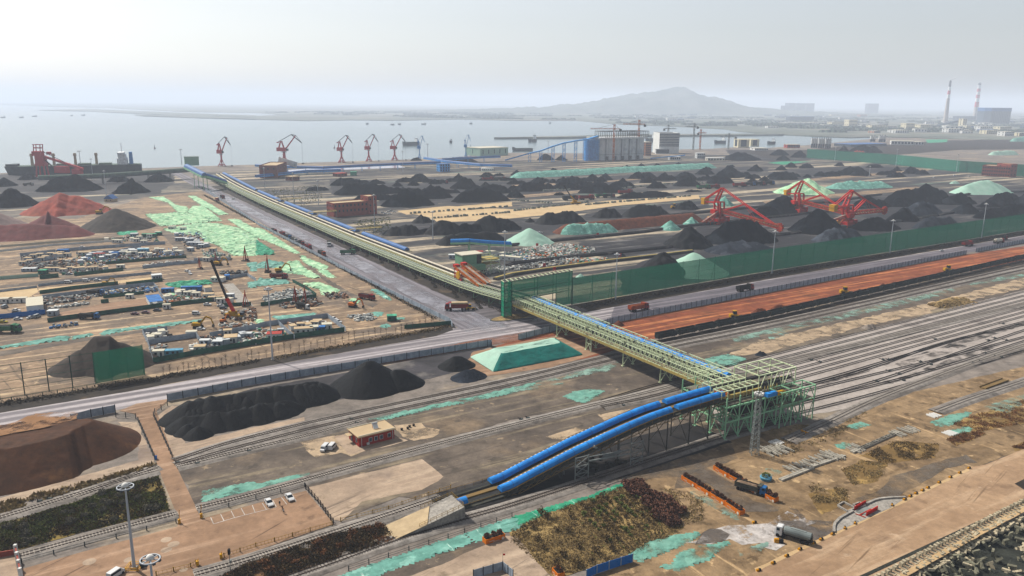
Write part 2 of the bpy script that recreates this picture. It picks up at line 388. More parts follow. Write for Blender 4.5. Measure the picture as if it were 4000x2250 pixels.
far = gp(P,[3463,533,3320,536,3200,532,3060,525,2890,513,2828,503,2621,492,2414,484,2248,470,2000,470,1787,465,1538,470,1373,468,1207,471,1000,466,960,455,1100,448,1000,440,700,436,420,421,200,417,0,409,-300,404])
port = [S(-900,103)]+[S(-900,500)]+[p for p in shore[:1]]+shore[1:]+[G(3463,537),G(3800,545),G(4600,560)]+[Vector((3400,1500,0)),S(2600,103)]
solid('land',port,'land')
fl = far+[Vector((-14000,31500,0)),Vector((31000,31500,0)),Vector((31000,1500,0)),Vector((3400,1500,0))]+[G(4600,559),G(3800,544)]
solid('far_shore',fl,'far_land',z1=-.06)
solid('sand_spit',gp(P,[150,431,340,426,700,441,1000,452,1000,458,700,452,340,435]),'far_land',z1=2)
solid('sand_spit',gp(P,[526,449,700,451,1000,460,1000,466,760,460,560,453]),'far_land',z1=2)
solid('breakwater',gp(P,[1930,540,2190,535,2373,530,2538,528,2787,526,3060,523,3060,527,2787,530,2538,532,2373,535,2190,539]),'far_land',z1=3)
mb = MB();ctr = G(2722,447);nx,ny = 220,60
prof = [(-4200,5),(-3000,22),(-2300,38),(-1750,60),(-1250,105),(-900,158),(-520,196),(-230,222),(-30,258),(40,274),(110,262),(300,196),(560,165),(740,122),(1000,70),(1500,38),(2300,20),(3200,5)]
def pf(x):
 for (a,ha),(b,hb) in zip(prof,prof[1:]):
  if a <= x <= b: return ha+(hb - ha)*(x - a)/(b - a)
 return 0
for j in range(ny):
 for i in range(nx):
  x = -4200+7400*i/(nx - 1);t = (j/(ny - 1))*2 - 1
  h = pf(x)*max(0,1 - abs(t) ** 1.3)*1.06*1.16
  h += (mnoise.noise((x*.004,t*4,1))*26+mnoise.noise((x*.012,t*9,4))*18+mnoise.noise((x*.03,t*20,7))*8)*min(1,h/60)
  mb.v.append((ctr.x+x*.88,ctr.y+t*1500+1200,max(h,0) - 4))
for j in range(ny - 1):
 for i in range(nx - 1): mb.f.append((j*nx+i,j*nx+i+1,(j+1)*nx+i+1,(j+1)*nx+i));mb.mi.append(0)
tag(mb.build('hill','hill',smooth=True),kind='structure')

g = lambda n,f,fl,m,l,a=0,st=3,**k: sheet(n,gp(f,fl),m,l,a,st,**k)
sheet('stockyard_ground',[S(226,368),S(440,378),S(810,392),S(1500,420),S(1700,1350),S(700,1400),S(225,1380)],'yard_dark',1)
g('stockyard_ground',P,[-900,735,0,690,730,692,800,745,560,775,300,800,0,860,-900,960],'yard_dark',1,4,10)
g('camp_ground',P,[560,772,800,744,905,790,1745,1268,1700,1308,1004,1436,497,1528,0,1610,-700,1725,-1100,900,-300,840,0,850,300,855],'sand',2)
g('road',P,[-900,1745,0,1614,497,1531,1004,1438,1704,1314,1760,1285,2290,1219,3000,1092,4000,920,5200,700,5300,780,4000,952,3774,988,3000,1140,2393,1258,1911,1350,1000,1503,450,1603,0,1668,-900,1810],'road',3)
sheet('road',[S(181,352),S(182.5,366),S(182,700),S(186,1100),S(190,1440),S(206,1440),S(206,1100),S(207,566),S(207,405),S(214,372),S(232,362),S(232,352)],'road_v',4)
sheet('wet_sheen',[S(198,344),S(187,372),S(190,620),S(188,900),S(192,1100),S(202,1100),S(199,800),S(202,560),S(201,420),S(204,372),S(208,346)],'wet',5,1,4)
g('wet_sheen',R3,[-300,830,60,800,230,900,1000,860,1100,800,800,790,850,700,1300,730,1500,800,900,960,200,1010,-400,980],'wet_sheen_plain',5,.5,3)
sheet('road_verge',[S(207,410),S(207,1150),S(219,1150),S(219,366)],'soil_dark',4,1.5,5)
sheet('junction_ground',[S(204,364),S(205,408),S(219,395),S(226,368),S(262,366),S(262,352),S(232,352)],'road_dark',5,1,4)
g('coal_ground',P,[2420,1060,2560,1000,2700,905,2850,815,3000,785,3400,765,4000,730,5000,690,5000,745,4000,897,3000,1056,2700,1108,2430,1150],'coal_yard',2,2,5)
g('coal_ground',P,[2260,955,2500,930,2750,910,2700,960,2560,1000,2440,1010,2320,1000],'coal_yard',3,2,5)
g('road_surface',P,[2400,1200,3000,1094,4000,922,5200,702,5300,778,4000,950,3774,986,3000,1138,2380,1258],'road_grey',4,.5,4)
g('roadside_ground',P,[2236,1192,3000,1062,4000,902,5000,740,5000,750,4000,919,3000,1091,2300,1217,2190,1222],'soil_dark',4,.8,4)
g('roadside_ground',P,[-900,1690,0,1575,497,1495,1004,1405,1704,1285,1760,1262,1770,1290,1704,1312,1004,1436,497,1530,0,1612,-900,1745],'soil_dark',4,.8,4)
g('ore_pad',P,[1920,1355,2025,1328,2180,1290,2400,1262,3000,1145,3774,995,4000,962,5000,790,5000,850,4000,1015,3000,1228,2560,1322,2330,1390,2150,1430,1990,1390],'red_ground',3,.6,4)
g('ore_dust',P,[1850,1330,2100,1290,2190,1280,2040,1330,1900,1352,1500,1425,1450,1410],'red_stain',6,.6,4)
g('ore_pad_edge',P,[1850,1375,2025,1338,2180,1310,2340,1380,2150,1436,1900,1470,1800,1450],'paving',4,1,3)
g('coal_ground',P,[980,1520,1500,1430,1910,1352,1850,1390,1800,1450,1400,1545,1000,1640,700,1700,650,1620],'coal_dirt',3,1,3)
g('track_bed_ground',P,[2560,1335,3000,1248,4000,1022,5000,800,5000,830,4000,1046,3000,1278,2500,1395,2430,1388],'soil_dark',4,.6,4)
g('yard_ground',P,[2300,1440,3000,1280,4000,1052,5000,800,5000,900,4000,1142,3000,1395,2700,1470,2300,1570,1900,1560],'dirt_grey',3,1.5,4)
g('sandy_ground',B4,[-400,1180,0,1020,700,870,1300,740,2415,450,2700,380,2700,450,2415,540,1500,760,1000,880,500,1010,0,1160],'tan_patch',4,2,3)
g('sandy_ground',B4,[1200,780,1500,740,1560,780,1350,815,1210,800],'tan_patch',5,1,2)
g('sandy_ground',B4,[920,860,1200,790,1260,830,1010,890],'tan_patch',5,1,2)
g('ballast_bed',P,[2180,1640,2600,1510,3000,1388,4000,1134,5000,880,5200,1000,4600,1240,4000,1360,3560,1500,3300,1598,3050,1640,2830,1690,2700,1640,2500,1600],'ballast_bed',4,.8,4)
g('yard_ground',P,[690,1822,1000,1735,2000,1515,2440,1412,2700,1440,2560,1530,2000,1640,1500,1780,1000,1930,770,1990],'dirt_grey',3,1,3)
g('yard_ground',P,[1000,1945,1500,1790,2000,1672,2560,1545,2760,1560,2830,1700,2000,1980,1850,2000,1560,1940,1330,2030,1200,1900],'dirt_grey',4,.8,3)
sheet('coal_ground',[S(90,199),S(150,200.5),S(199,202),S(199,181),S(150,179.3),S(94,178.5)],'coal_floor_shade',7,.5,3)  # dark sheet under the covered belts, their shade put into its colour
g('sandy_ground',C2,[330,440,600,390,700,368,760,520,850,498,720,548,640,520,440,560,380,500],'tan_patch',5,.6,2)
g('house_apron',C2,[590,400,706,372,790,470,1040,395,1150,428,1010,470,700,535],'pale_slab',6)
g('sandy_ground',C2,[1040,310,1240,298,1280,330,1390,345,1380,380,1330,400,1190,432,1100,400],'tan_patch',5,.8,2)
g('sandy_ground',C3,[260,400,480,330,560,350,420,400,400,420,300,420],'tan_patch',6,.8,2)
g('sandy_ground',C3,[640,230,900,190,820,240,700,280],'tan_patch',6,.8,2)
g('concrete_slab',C2,[400,780,660,715,960,640,1250,568,1340,640,1410,700,1380,735,1250,800,800,890,640,1040,560,1020],'pale_slab',5,.5,3)
g('paving',C1,[60,1500,130,1410,640,1265,1340,1078,1345,1000,1490,950,1530,1018,1932,905,2310,808,2520,1060,1932,1262,1690,1350,1500,1430,1390,1500],'paving',6)
g('crossing_road',C1,[900,205,1030,150,1290,112,1180,205,1300,520,1320,600,1490,955,1340,1002,1195,640,1180,580,1045,270,1010,225],'paving',6)
g('brick_pad',C1,[-60,1320,110,1288,132,1420,170,1500,-60,1500],'pale_slab',7)
g('sandy_ground',C1,[-200,930,0,862,1050,575,1040,450,890,285,1030,290,1165,570,1160,600,620,760,0,940,-200,1000],'pale_slab',3,.5,2)
g('sandy_ground',C1,[1170,250,1300,165,1420,180,1300,320,1400,450,1932,325,2300,250,2300,280,1932,392,1330,575,1310,560],'pale_slab',4,.5,2)
g('field_ground',C1,[-300,1140,0,1058,560,895,850,785,1195,695,1282,965,600,1125,0,1295,-300,1380],'field',4,.5,2)
g('scrub_ground',C2,[-420,1530,-60,1360,600,1135,950,1062,1062,1182,500,1370,200,1475,-100,1560],'scrub',4,.4,2)
g('dirt_ground',C4,[-1080,700,-320,420,0,290,420,320,1100,60,1932,-130,2300,-260,2300,380,1932,495,1640,608,1520,632,1040,872,500,1120,0,1375,-150,1560,-1450,1560,-640,1080,-900,820],'dirt',3,.8,3)
g('nursery_ground',C3,[-20,1120,0,1090,200,985,500,890,820,765,900,730,1000,790,1300,1085,1130,1190,905,1295,560,1400,330,1475,0,1190],'nursery',4,.5,2)
g('dirt_track',C2,[1050,1500,1480,1330,1740,1210,1890,1150,1960,1150,2260,1500,1900,1560,1100,1560],'pale_slab',5,.5,3)
g('dirt_ground',C2,[860,1500,1000,1410,1640,1200,1740,1195,1780,1270,1400,1380,1180,1500],'dirt_grey',4,.5,3)
g('apron',C4,[-260,1500,0,1370,500,1112,1030,870,1522,632,1640,610,1932,492,2500,250,2500,640,1932,960,1060,1449,900,1560,-260,1560],'apron',5)
g('apron_edge',C4,[880,1500,1060,1400,1932,895,2300,680,2300,745,1932,966,1062,1447,960,1510],'apron_edge',6,.25,2)
g('apron_edge',C4,[-100,1395,500,1118,1030,873,1522,634,1530,650,1040,892,510,1140,-90,1420],'apron_edge',6,.25,2)
g('planting_bed',C4,[1860,755,1932,720,2050,680,2080,780,1990,850,1932,800],'soil_dark',6)
g('weighbridge_slab',C4,[498,1125,505,1075,550,1010,640,965,740,912,860,868,1035,866,920,940,720,1030],'concrete',7)
g('salt_crust',C3,[1400,1180,1480,1105,1640,1070,1932,1055,2080,960,2180,1000,2290,1045,2200,1080,2120,1060,2010,1150,2000,1215,1932,1195,1740,1215,1640,1170,1480,1215,1300,1200],'salt',5,.6,2)
g('salt_crust',C4,[-40,1150,60,1160,130,1220,60,1260,-60,1230],'salt',6,.4,2)
g('puddle',C3,[1375,1212,1420,1140,1500,1092,1580,1100,1650,1140,1600,1188,1480,1205],'puddle',6,.5,2)
g('puddle',C4,[150,930,220,950,280,1005,260,1030,200,985],'puddle',6,.3,2)
g('puddle',C4,[60,1040,300,1030,480,1040,490,1120,380,1190,200,1130],'puddle',5,.6,2)
for fl in ([560,650,700,575,900,600,840,740,640,765],[690,545,960,430,1290,455,1260,560,900,600],[1350,420,1560,330,1640,380,1420,470],[1370,300,1640,210,1932,120,1932,300,1600,360],[1850,470,1960,420,1960,480,1880,510],[300,830,560,780,620,900,400,990]):
 g('dry_grass_ground',C4,fl,'dry_grass',4,1,2)
g('grey_ground',C4,[930,700,1240,600,1500,535,1570,590,1340,640,1110,780,960,850,640,880,830,800],'grey_patch',5,1,2)
g('grey_ground',C3,[560,700,1000,560,1500,400,1640,420,1700,560,1300,700,900,730],'grey_patch',5,1,3)
g('grey_ground',D2,[300,100,900,60,1500,400,1900,780,2500,900,2450,1000,1700,1000,900,380,640,460,200,500],'grey_patch',6,.6,2)
for f,fl in ((A3,[0,985,700,945,1400,905,2200,850,2415,850,2415,895,1500,965,900,1010,0,1075]),(A3,[0,1060,600,1040,1150,1010,1150,1060,600,1090,0,1130]),(A2,[690,845,1400,880,2415,870,2415,965,1800,1010,1400,1000,720,990]),(A2,[1150,1300,1600,1270,2415,1215,2900,1230,3000,1330,2415,1350,1800,1380,1180,1380]),(A2,[1150,1010,1800,960,1900,1020,1700,1090,1180,1105]),(A3,[700,1290,1100,1230,1800,1170,1900,1230,1500,1300,700,1350]),(A4,[0,900,700,850,1300,850,1500,890,900,930,300,975,0,980]),(A4,[-400,690,400,690,400,790,-300,800]),(A1,[0,800,330,790,1650,790,1650,870,1480,985,300,1000,200,1110,0,1110])):
 g('coal_ground',f,fl,'coal_yard',1,4,8)
for f,fl in ((A3,[-1075,1265,-600,1218,0,1250,450,1220,900,1170,1760,1115,1770,1150,1000,1215,450,1290,0,1335,-300,1360,-700,1370,-760,1330]),(A2,[1335,1145,2415,1060,2415,1100,1420,1180]),
              (A4,[-60,1175,700,1100,1400,1035,1500,1058,900,1115,400,1165,0,1205]),(A3,[600,1005,1250,955,1260,965,620,1015]),(A3,[0,1020,400,1005,420,1020,0,1040]),(A3,[-100,1130,900,1050,900,1070,-100,1160]),(A4,[400,960,1500,870,1520,885,420,985])):
 g('sandy_lane',f,fl,'cream_slab' if fl[0] in (-1075,1335) else 'sand',2,1,6)
g('dark_ground',A4,[-240,700,400,690,640,660,1100,640,1700,600,2415,590,2700,590,2700,680,1800,690,1200,740,600,740,400,770,0,770],'soil_dark',1,6,20)
g('green_ground',A4,[1490,592,1700,590,1690,615,1500,625],'net_emerald',2,4,20)
g('pond',A2,[290,757,760,728,1330,708,1410,735,800,757,310,772],'pool',1,0)
g('camp_yard',B1,[360,550,1450,440,1460,472,1100,500,380,590],'cream_slab',3)
g('camp_yard',B1,[-100,590,350,545,360,580,260,640,-100,690],'cream_slab',3)
g('camp_yard',B1,[500,790,980,690,1390,640,1440,735,900,800,470,850],'paving',3)
g('camp_yard',B1,[2100,510,2200,500,2395,715,2250,700],'concrete',3)
for fl in ([430,440,1500,330,1530,350,400,465],[-60,530,600,455,1400,395,1420,410,600,480,-60,555],[-60,1150,900,1000,1600,900,1620,930,1000,1010,0,1190]):
 g('camp_lane',B1,fl,'dirt_grey',3,1,3)
g('camp_lane',B1,[1500,10,1600,0,1870,270,1780,290],'dirt_grey',3,1,3)
g('camp_lane',B2,[390,230,430,250,640,440,900,590,1150,700,1100,730,830,600,560,420],'dirt_grey',3,1,2)

mat('rail','#3a2e28','#4a3a30',s=.5,rough=.5,metal=.6,fine=.1)
mat('rail_dark','#201c1a')
mat('sleeper','#b3aa9f','#9d958b',s=1.2,fine=.15)
mat('sleeper_dark','#6d655d','#585049',s=1.2,fine=.15)
def resample(pts,step):
 out = [pts[0]];
 for a,b in zip(pts,pts[1:]):
  n = max(1,int((b - a).length/step))
  out += [a+(b - a)*(i/n) for i in range(1,n+1)]
 return out
def smooth_line(pts,it=3):
 for _ in range(it):
  q = [pts[0]]
  for a,b in zip(pts,pts[1:]): q += [a*.75+b*.25,a*.25+b*.75]
  pts = q+[pts[-1]]
 return pts
TRK = [0]
def track(f,fl,label,bed=True,slp='sleeper',group='railway tracks',sl_step=.75,wide=1.0,bedw=(2.1,3.4),rail='rail'):
 pts = smooth_line(gp(f,fl)) if len(fl) > 4 else gp(f,fl)
 TRK[0] += 1;dz = .004*TRK[0]
 root = empty('railway_track',label,'railway track',pts[0],0,group);o0 = pts[0]
 pts = [p - o0 for p in pts]
 line = resample(pts,4)
 def off(i,d):
  t = (line[min(i+1,len(line) - 1)] - line[max(i - 1,0)]).normalized();return line[i]+Vector((-t.y,t.x,0))*d
 zb = .42+dz if bed else .12+dz
 if bed:
  mb = MB();prof = [(-bedw[1],.07),(-bedw[0],zb),(bedw[0],zb),(bedw[1],.07)]
  for i in range(len(line)):
   for d,z in prof: q = off(i,d);mb.v.append((q.x,q.y,z))
  for i in range(len(line) - 1):
   for k in range(3): a = i*4+k;mb.f.append((a,a+4,a+5,a+1));mb.mi.append(0)
  mb.build('ballast','ballast',root)
 sl = resample(pts,sl_step);mb = MB()
 if slp:
  for i,p in enumerate(sl):
   t = (sl[min(i+1,len(sl) - 1)] - sl[max(i - 1,0)]);mb.box((p.x,p.y,zb - .05),(sl_step*.38,2.6,.13),math.atan2(t.y,t.x),True)
  mb.build('sleepers',slp,root)
 for s_ in (-1,1):
  mb = MB();w = .055*wide
  for i in range(len(line)):
   for d,z in ((s_*.72 - w,zb+.02),(s_*.72 - w,zb+.19),(s_*.72+w,zb+.19),(s_*.72+w,zb+.02)): q = off(i,d);mb.v.append((q.x,q.y,z))
  for i in range(len(line) - 1):
   for k in range(3): a = i*4+k;mb.f.append((a,a+4,a+5,a+1));mb.mi.append(0)
  mb.build('rail',rail,root)
 return root
track(C1,[-300,1095,0,1020,620,828,900,735,1195,628],'single track between the brown ore heap and the dark green field')
track(C1,[560,862,800,780,1000,705,1195,655],'short siding joining the track below the brown ore heap')
track(P,[684,1803,830,1752,1000,1705,1300,1632,2000,1487,2435,1378,3000,1268,4000,1040,5000,820],'long track next to the coal wagons, running right past the black heaps',slp='sleeper_dark',wide=1.8)
track(P,[686,1820,840,1775,1000,1732,1300,1655,2000,1508,2435,1396,3000,1283,4000,1054,5000,832],'long track on the yard side of the pair behind the brick hut',slp='sleeper_dark',wide=1.8)
track(P,[690,1826,800,1800,1000,1752,1200,1705,1420,1645],'short spur ending at buffer beams behind the brick hut')
track(C1,[1485,945,1700,885,1932,828,2320,700],'track rising past the marked car park beside the black fence') if 0 else None
track(P,[768,1990,1000,1934,1500,1792,2000,1664,2350,1578,2560,1530,2760,1470,3000,1432,4000,1190,5000,940],'track running in front of the brick hut from the level crossing',wide=1.5)
track(C1,[150,1305,600,1180,1000,1072,1338,985],'track along the lower edge of the dark green field')
track(P,[760,2250,1000,2182,1300,2085,1560,2000,1720,1945],'track running down from the pale ramp below the car park',wide=1.1)
track(P,[1100,2270,1300,2200,1560,2105,1800,2033,2000,1978,2400,1848,2700,1750,2850,1698,3100,1640],'track between the teal net strip and the pale ramp',slp='sleeper_dark',wide=1.1)
YL = [[3000,1392+20*i,4000,1140+16*i] for i in range(7)]
for i,l in enumerate(YL):
 a,b = Vector(l[:2]),Vector(l[2:]);e = b+(b - a)*.8;s_ = a - (b - a)*(.45 if i < 2 else .1)
 if i < 2: track(P,[2350,1568+8*i,s_.x,s_.y,a.x,a.y,b.x,b.y,e.x,e.y],f'{nth(i)} track from the pale sandy bank in the wide pale yard',False,None,'marshalling yard tracks',wide=1.9,rail='rail_dark')
 else: track(P,[s_.x,s_.y,b.x,b.y,e.x,e.y],f'{nth(i)} track from the pale sandy bank in the wide pale yard',False,None,'marshalling yard tracks',wide=1.9,rail='rail_dark')
YS = [([2960,1544,3200,1490,3500,1400,3800,1310,4000,1258,4500,1130],'oil-darkened ladder track curving across the marshalling yard'),
      ([3150,1510,3400,1442,3700,1330,4000,1272,4500,1140],'second oil-darkened ladder track, curving off the first'),
      ([2900,1590,3300,1490,3700,1398,4000,1318,4500,1180],'straight yard track between the two dark ladders'),
      ([3000,1600,3400,1500,3650,1412,4000,1290,4500,1130],'crossover track through the dark lower switches'),
      ([2860,1640,3200,1560,3600,1462,4000,1334,4500,1180],'lower yard track through the dark switches'),
      ([2950,1655,3300,1572,3600,1488,4000,1372,4500,1230],'outermost yard track beside the dark ballast edge')]
for l,lab in YS: track(P,l,lab,False,None,'marshalling yard tracks',wide=2.6,rail='rail_dark')
track(C4,[150,435,450,300,750,150,1000,50,1130,0,1500,-140,2000,-310,2500,-470],'raised stub track ending at yellow buffer and stacked sleepers',wide=1.3)
track(C4,[1265,215,1500,125,1700,60,1932,-15,2400,-180],'stub track ending at a white sleeper stack in the sand',wide=1.3)
track(P,[2350,1592,2560,1552,2760,1490,2960,1455],'yard lead passing behind the blue covered belts',slp='sleeper_dark',wide=1.2)
for fl in ([1180,1260,1500,1170,1720,1090,1900,1070,1850,1110,1600,1200,1250,1290],[1300,1210,1500,1140,2000,980,2200,930,2415,860,2415,900,2000,1030,1700,1110],[1000,1449,1300,1370,1500,1290,1800,1190,2100,1080,2200,1090,1900,1200,1500,1340,1180,1449],[450,1449,900,1310,1100,1260,1200,1240,900,1350,560,1449]):
 sheet('oil_stain',gp(B4,fl),'oil',5,.8,3)
mat('yellow','#d99a1c','#c48914',s=.8,fine=.1,rough=.6)
mat('black','#1d1b1a')
def buffer_stop():
 r = empty('buffer_stop','','buffer stop')
 m = MB()
 for s_ in (-.75,.75):
  m.beam((0,s_,.4),(0,s_,1.5),.22);m.beam((1.6,s_,.45),(0,s_,1.5),.2)
 m.build('frame','yellow',r);MB().box((-.12,0,1.3),(.25,2.4,.4)).build('buffer_beam','yellow',r)
 return r
bp_ = Proto(buffer_stop())
for (f,x,y),lab in (((R2,1530,612),'yellow buffer stop at the yard track ends beside the green tower'),((R2,1675,665),'yellow buffer stop one track below the other beside the green tower'),((R2,1590,1150),'yellow buffer stop on the raised stub track by the sleepers')):
 bp_.put(G(*f(x,y)),ROTU,lab,'yellow buffer stops')
mat('machine_grey','#4d5554','#3d4443',s=1,fine=.1)
def point_machine():
 r = empty('point_machine','','point machine')
 MB().box((0,0,.1),(1.5,.8,.5),0,True,.9).build('case','machine_grey',r)
 m = MB();m.beam((0,.4,.3),(0,2.1,.3),.14);m.beam((.3,.4,.3),(.3,2.1,.3),.1);m.build('rod','rail',r)
 MB().cyl((-.5,0,.6),(-.5,0,1.1),.13).build('signal_head','black',r)
 return r
bp_ = Proto(point_machine());k = 0
for f,pts in ((B4,[410,1225,490,1245,1085,1222,1140,1222,1440,1242,1540,1270,1240,1360,1280,1418,1030,1430,1150,1330,1580,1030,2140,1020,2080,1040,2250,1040,2220,885,2350,895,2050,1160,2140,1190,2200,1200,1930,1255,2000,1240,240,1410]),(C1,[1340,598,1880,512,1490,605,300,890,375,872]),(C2,[720,270,760,300]),(C3,[70,272,120,262,800,158,840,165])):
 for i in range(0,len(pts),2):
  bp_.put(G(*f(pts[i],pts[i+1])),ROTU+R.uniform(-.2,.2),f'small dark point machine beside the rails, {nth(k)} counted along the switches','point machines along the tracks');k += 1
mat('wagon','#23302d','#1b2523',s=.6,c3='#2f2a24',s3=.4,fine=.2,rough=.6)
mat('wagon_in','#0f1312','#171a19',s=.5)
def wagon():
 r = empty('freight_wagon','','freight wagon');L_,W_,z0,z1 = 12.6,3.0,1.25,3.55
 m = MB()
 for y in (-W_/2,W_/2):
  m.box((0,y,z0),(L_,.12,z1 - z0),0,True)
  for i in range(9): m.box((-L_/2+.5+i*(L_ - 1)/8,y+math.copysign(.1,y),z0),(.18,.1,z1 - z0 - .1),0,True)
  m.box((0,y+math.copysign(.06,y),z1 - .02),(L_,.22,.16),0,True)
 for x in (-L_/2,L_/2): m.box((x,0,z0),(.12,W_ - .13,z1 - z0),0,True);m.box((x,0,z1 - .02),(.2,W_ - .25,.15),0,True)
 m.build('body','wagon',r)
 MB().box((0,0,z0 - .2),(L_ - .2,W_ - .15,.35),0,True).build('floor','wagon_in',r)
 for x in (-4.3,4.3):
  m = MB()
  for dx in (-.9,.9):
   for y in (-.72,.72): m.cyl((x+dx,y - .07,.95 - .42+.42),(x+dx,y+.07,.95),.42,n=12)
  m.box((x,0,.75),(2.6,1.9,.35),0,True);m.build('bogie','rail_dark',r)
 m = MB()
 for x in (-L_/2 - .35,L_/2+.35): m.box((x,0,1.0),(.7,.35,.3),0,True)
 m.build('coupler','rail_dark',r)
 return r
wl = [G(2560,1331),G(3000,1241),G(4000,1014),G(4700,855)];wl = resample(wl,1.0);pr = Proto(wagon())
acc,nxt,n = 0,7,0
for a,b in zip(wl,wl[1:]):
 acc += (b - a).length
 if acc >= nxt and b.x < 620:
  pr.put(b+Vector((0,0,.1)),heading(a,b),f'open-top dark green coal wagon, {nth(n)} wagon of the train from the green gallery','open coal wagons in the long train');n += 1;nxt += 13.9
track(P,[2500,1352,2560,1338,3000,1249,4000,1022,4700,862],'track under the dark coal wagons beside the red ore pad',False,'sleeper_dark')
mat('panel_grey','#b0bcc8','#98a5b1',s=.4,fine=.12,rough=.6)
mat('panel_green','#27584a','#2f6653',s=.3,fine=.15)
mat('panel_blue','#2878c8','#2068b0',s=.3,fine=.1)
mat('post_dark','#343c40')
mat('net_fence','#1cab82','#17966f',s=.3,fine=.12,alpha=.58,spec=0)
mat('net_fence_far','#2f8a72','#287a64',s=.03,fine=.15,alpha=.75,lohi=(.3,.7))
mat('fence_frame','#123f31')
def fence(name,label,cat,pts,h,m,mp=None,sp=6,ph=None,th=.06,z0=.05,group=None,rail=False,pw=.22):
 o0 = pts[0];r = empty(name,label,cat,o0,0,group);pts = [p - o0 for p in pts]
 mb = MB()
 for a,b in zip(pts,pts[1:]):
  d = b - a;rz = math.atan2(d.y,d.x);c = (a+b)/2
  n = max(1,int(d.length/1.0)) if (th and not rail and d.length < 250) else 1
  if rail:
   for zz in rail: mb.beam((a.x,a.y,zz),(b.x,b.y,zz),.07)
   if th: 
    for i in range(int(d.length/.9)):
     p = a+d*(i+.5)/int(d.length/.9);mb.box((p.x,p.y,.2),(.06,.06,max(rail) - .2),rz,True)
  else:
   for i in range(n):
    p = a+d*(i+.5)/n;mb.box((p.x+(-d.y/d.length)*.03*(i % 2),p.y+(d.x/d.length)*.03*(i % 2),z0),(d.length/n,th,h),rz,True)
 mb.build('railing' if rail else ('net' if 'net' in name else 'panel'),m,r)
 if mp:
  ps = []
  for a,b in zip(pts,pts[1:]):
   n = max(1,round((b - a).length/sp));ps += [a+(b - a)*(i/n) for i in range(n)]
  ps.append(pts[-1])
  if len(ps) > 100: ps = ps[::len(ps) // 100+1]
  me = MB().box((0,0,0),(pw,pw,ph or h+.25),0,True).mesh('post',mp)
  for p in ps: link('post',me,r,(p.x,p.y,0),0)
 return r
GF = lambda lab,f,fl,**k: fence('panel_fence',lab,'fence',gp(f,fl),k.pop('h',2.6),k.pop('m','panel_grey'),k.pop('mp','post_dark'),**k)
GF('grey sheet fence between the tarp-covered ground and the diagonal road',P,[800,742,1010,880,1062,908,1200,980,1370,1070,1560,1165,1758,1262,1768,1280],sp=6)
GF('grey sheet fence along the road behind the two large black heaps',P,[655,1568,1000,1500,1911,1350],sp=6,h=3)
GF('short grey sheet fence between the road and the teal trapezoid heap',P,[2025,1328,2176,1290],sp=5,h=3)
GF('grey sheet fence with dark posts between road and red ore pad',P,[2330,1282,2393,1262,3000,1142,3400,1065,3774,992],sp=4.4,h=3.2)
GF('grey sheet fence with dark posts beyond the gap in the ore pad fence',P,[3812,985,4000,948,4600,840],sp=4.4,h=3.2)
GF('grey sheet fence behind the top of the brown ore heap',C1,[540,290,690,250,872,215],sp=5,h=3)
GF('short grey fence closing the road end by the small blue gate post',P,[1905,1352,1920,1350,1921,1360],sp=3,h=3)
fence('wire_fence','wire fence with posts on the brown heap side of the crossing road','fence',gp(C1,[875,250,1025,262,1045,290,1168,570]),1.8,'post_dark','machine_grey',3.5,2.2,0,rail=(.6,1.2,1.8))
fence('wire_fence','wire fence with posts on the black heap side of the crossing road','fence',gp(C1,[1265,165,1170,225,1160,250,1300,560]),1.8,'post_dark','machine_grey',3.5,2.2,0,rail=(.6,1.2,1.8))
fence('wire_fence','low wire fence between the green field track and the paved area','fence',gp(C1,[165,1352,640,1225,1330,1050]),1.2,'post_dark','machine_grey',7,1.4,0,rail=(.5,1.1))
fence('wire_fence','low wire fence above the marked car park','fence',gp(C1,[1515,990,1932,870,2300,775]),1.2,'post_dark','machine_grey',7,1.4,0,rail=(.5,1.1))
fence('picket_fence','black picket fence at the end of the car park','fence',gp(C2,[376,795,470,900,585,1060]),1.8,'black','black',2.5,2,.05,rail=(.4,1.7))
mat('rail_yellow','#a8842f','#8a6d2c',s=1)
fence('picket_fence','yellow railing along the lower edge of the car park','fence',gp(C2,[575,1068,410,1115,0,1232,-240,1310]),1.1,'rail_yellow','rail_yellow',5,1.4,.05,rail=(.3,1.1))
fence('picket_fence','yellow railing between the sandy slab and the ramp track','fence',gp(C2,[640,1040,1000,950,1300,845,1470,790]),1.1,'rail_yellow','rail_yellow',5,1.4,.05,rail=(.3,1.1))
fence('picket_fence','yellow railing beside the paved area near the signal post','fence',gp(C1,[1180,1449,1440,1385,1480,1362]),1.1,'rail_yellow','rail_yellow',5,1.4,.05,rail=(.3,1.1))
fence('wire_fence','dark wire fence along the teal net below the ramp track','fence',gp(C2,[700,1410,1000,1310,1450,1165,1932,1005]),1.2,'post_dark','machine_grey',5,1.5,0,rail=(.5,1.1))
fence('panel_fence','bright blue panel fence at the corner of the planted field','fence',gp(C3,[560,1470,640,1432,910,1345]),2.4,'panel_blue','panel_grey',4.2,2.6)
fence('panel_fence','grey corner fence with red flag pole at the dirt track','fence',gp(C2,[1640,1470,1862,1405,1940,1470]),2.4,'panel_grey','post_dark',3,2.6)
def net_fence(lab,f,fl,h,sp,m,group=None):
 pts = gp(f,fl);r = fence('windbreak_net',lab,'net fence',pts,h,m,'fence_frame',sp,h+.3,.0,.1,group,pw=.3)
 return r
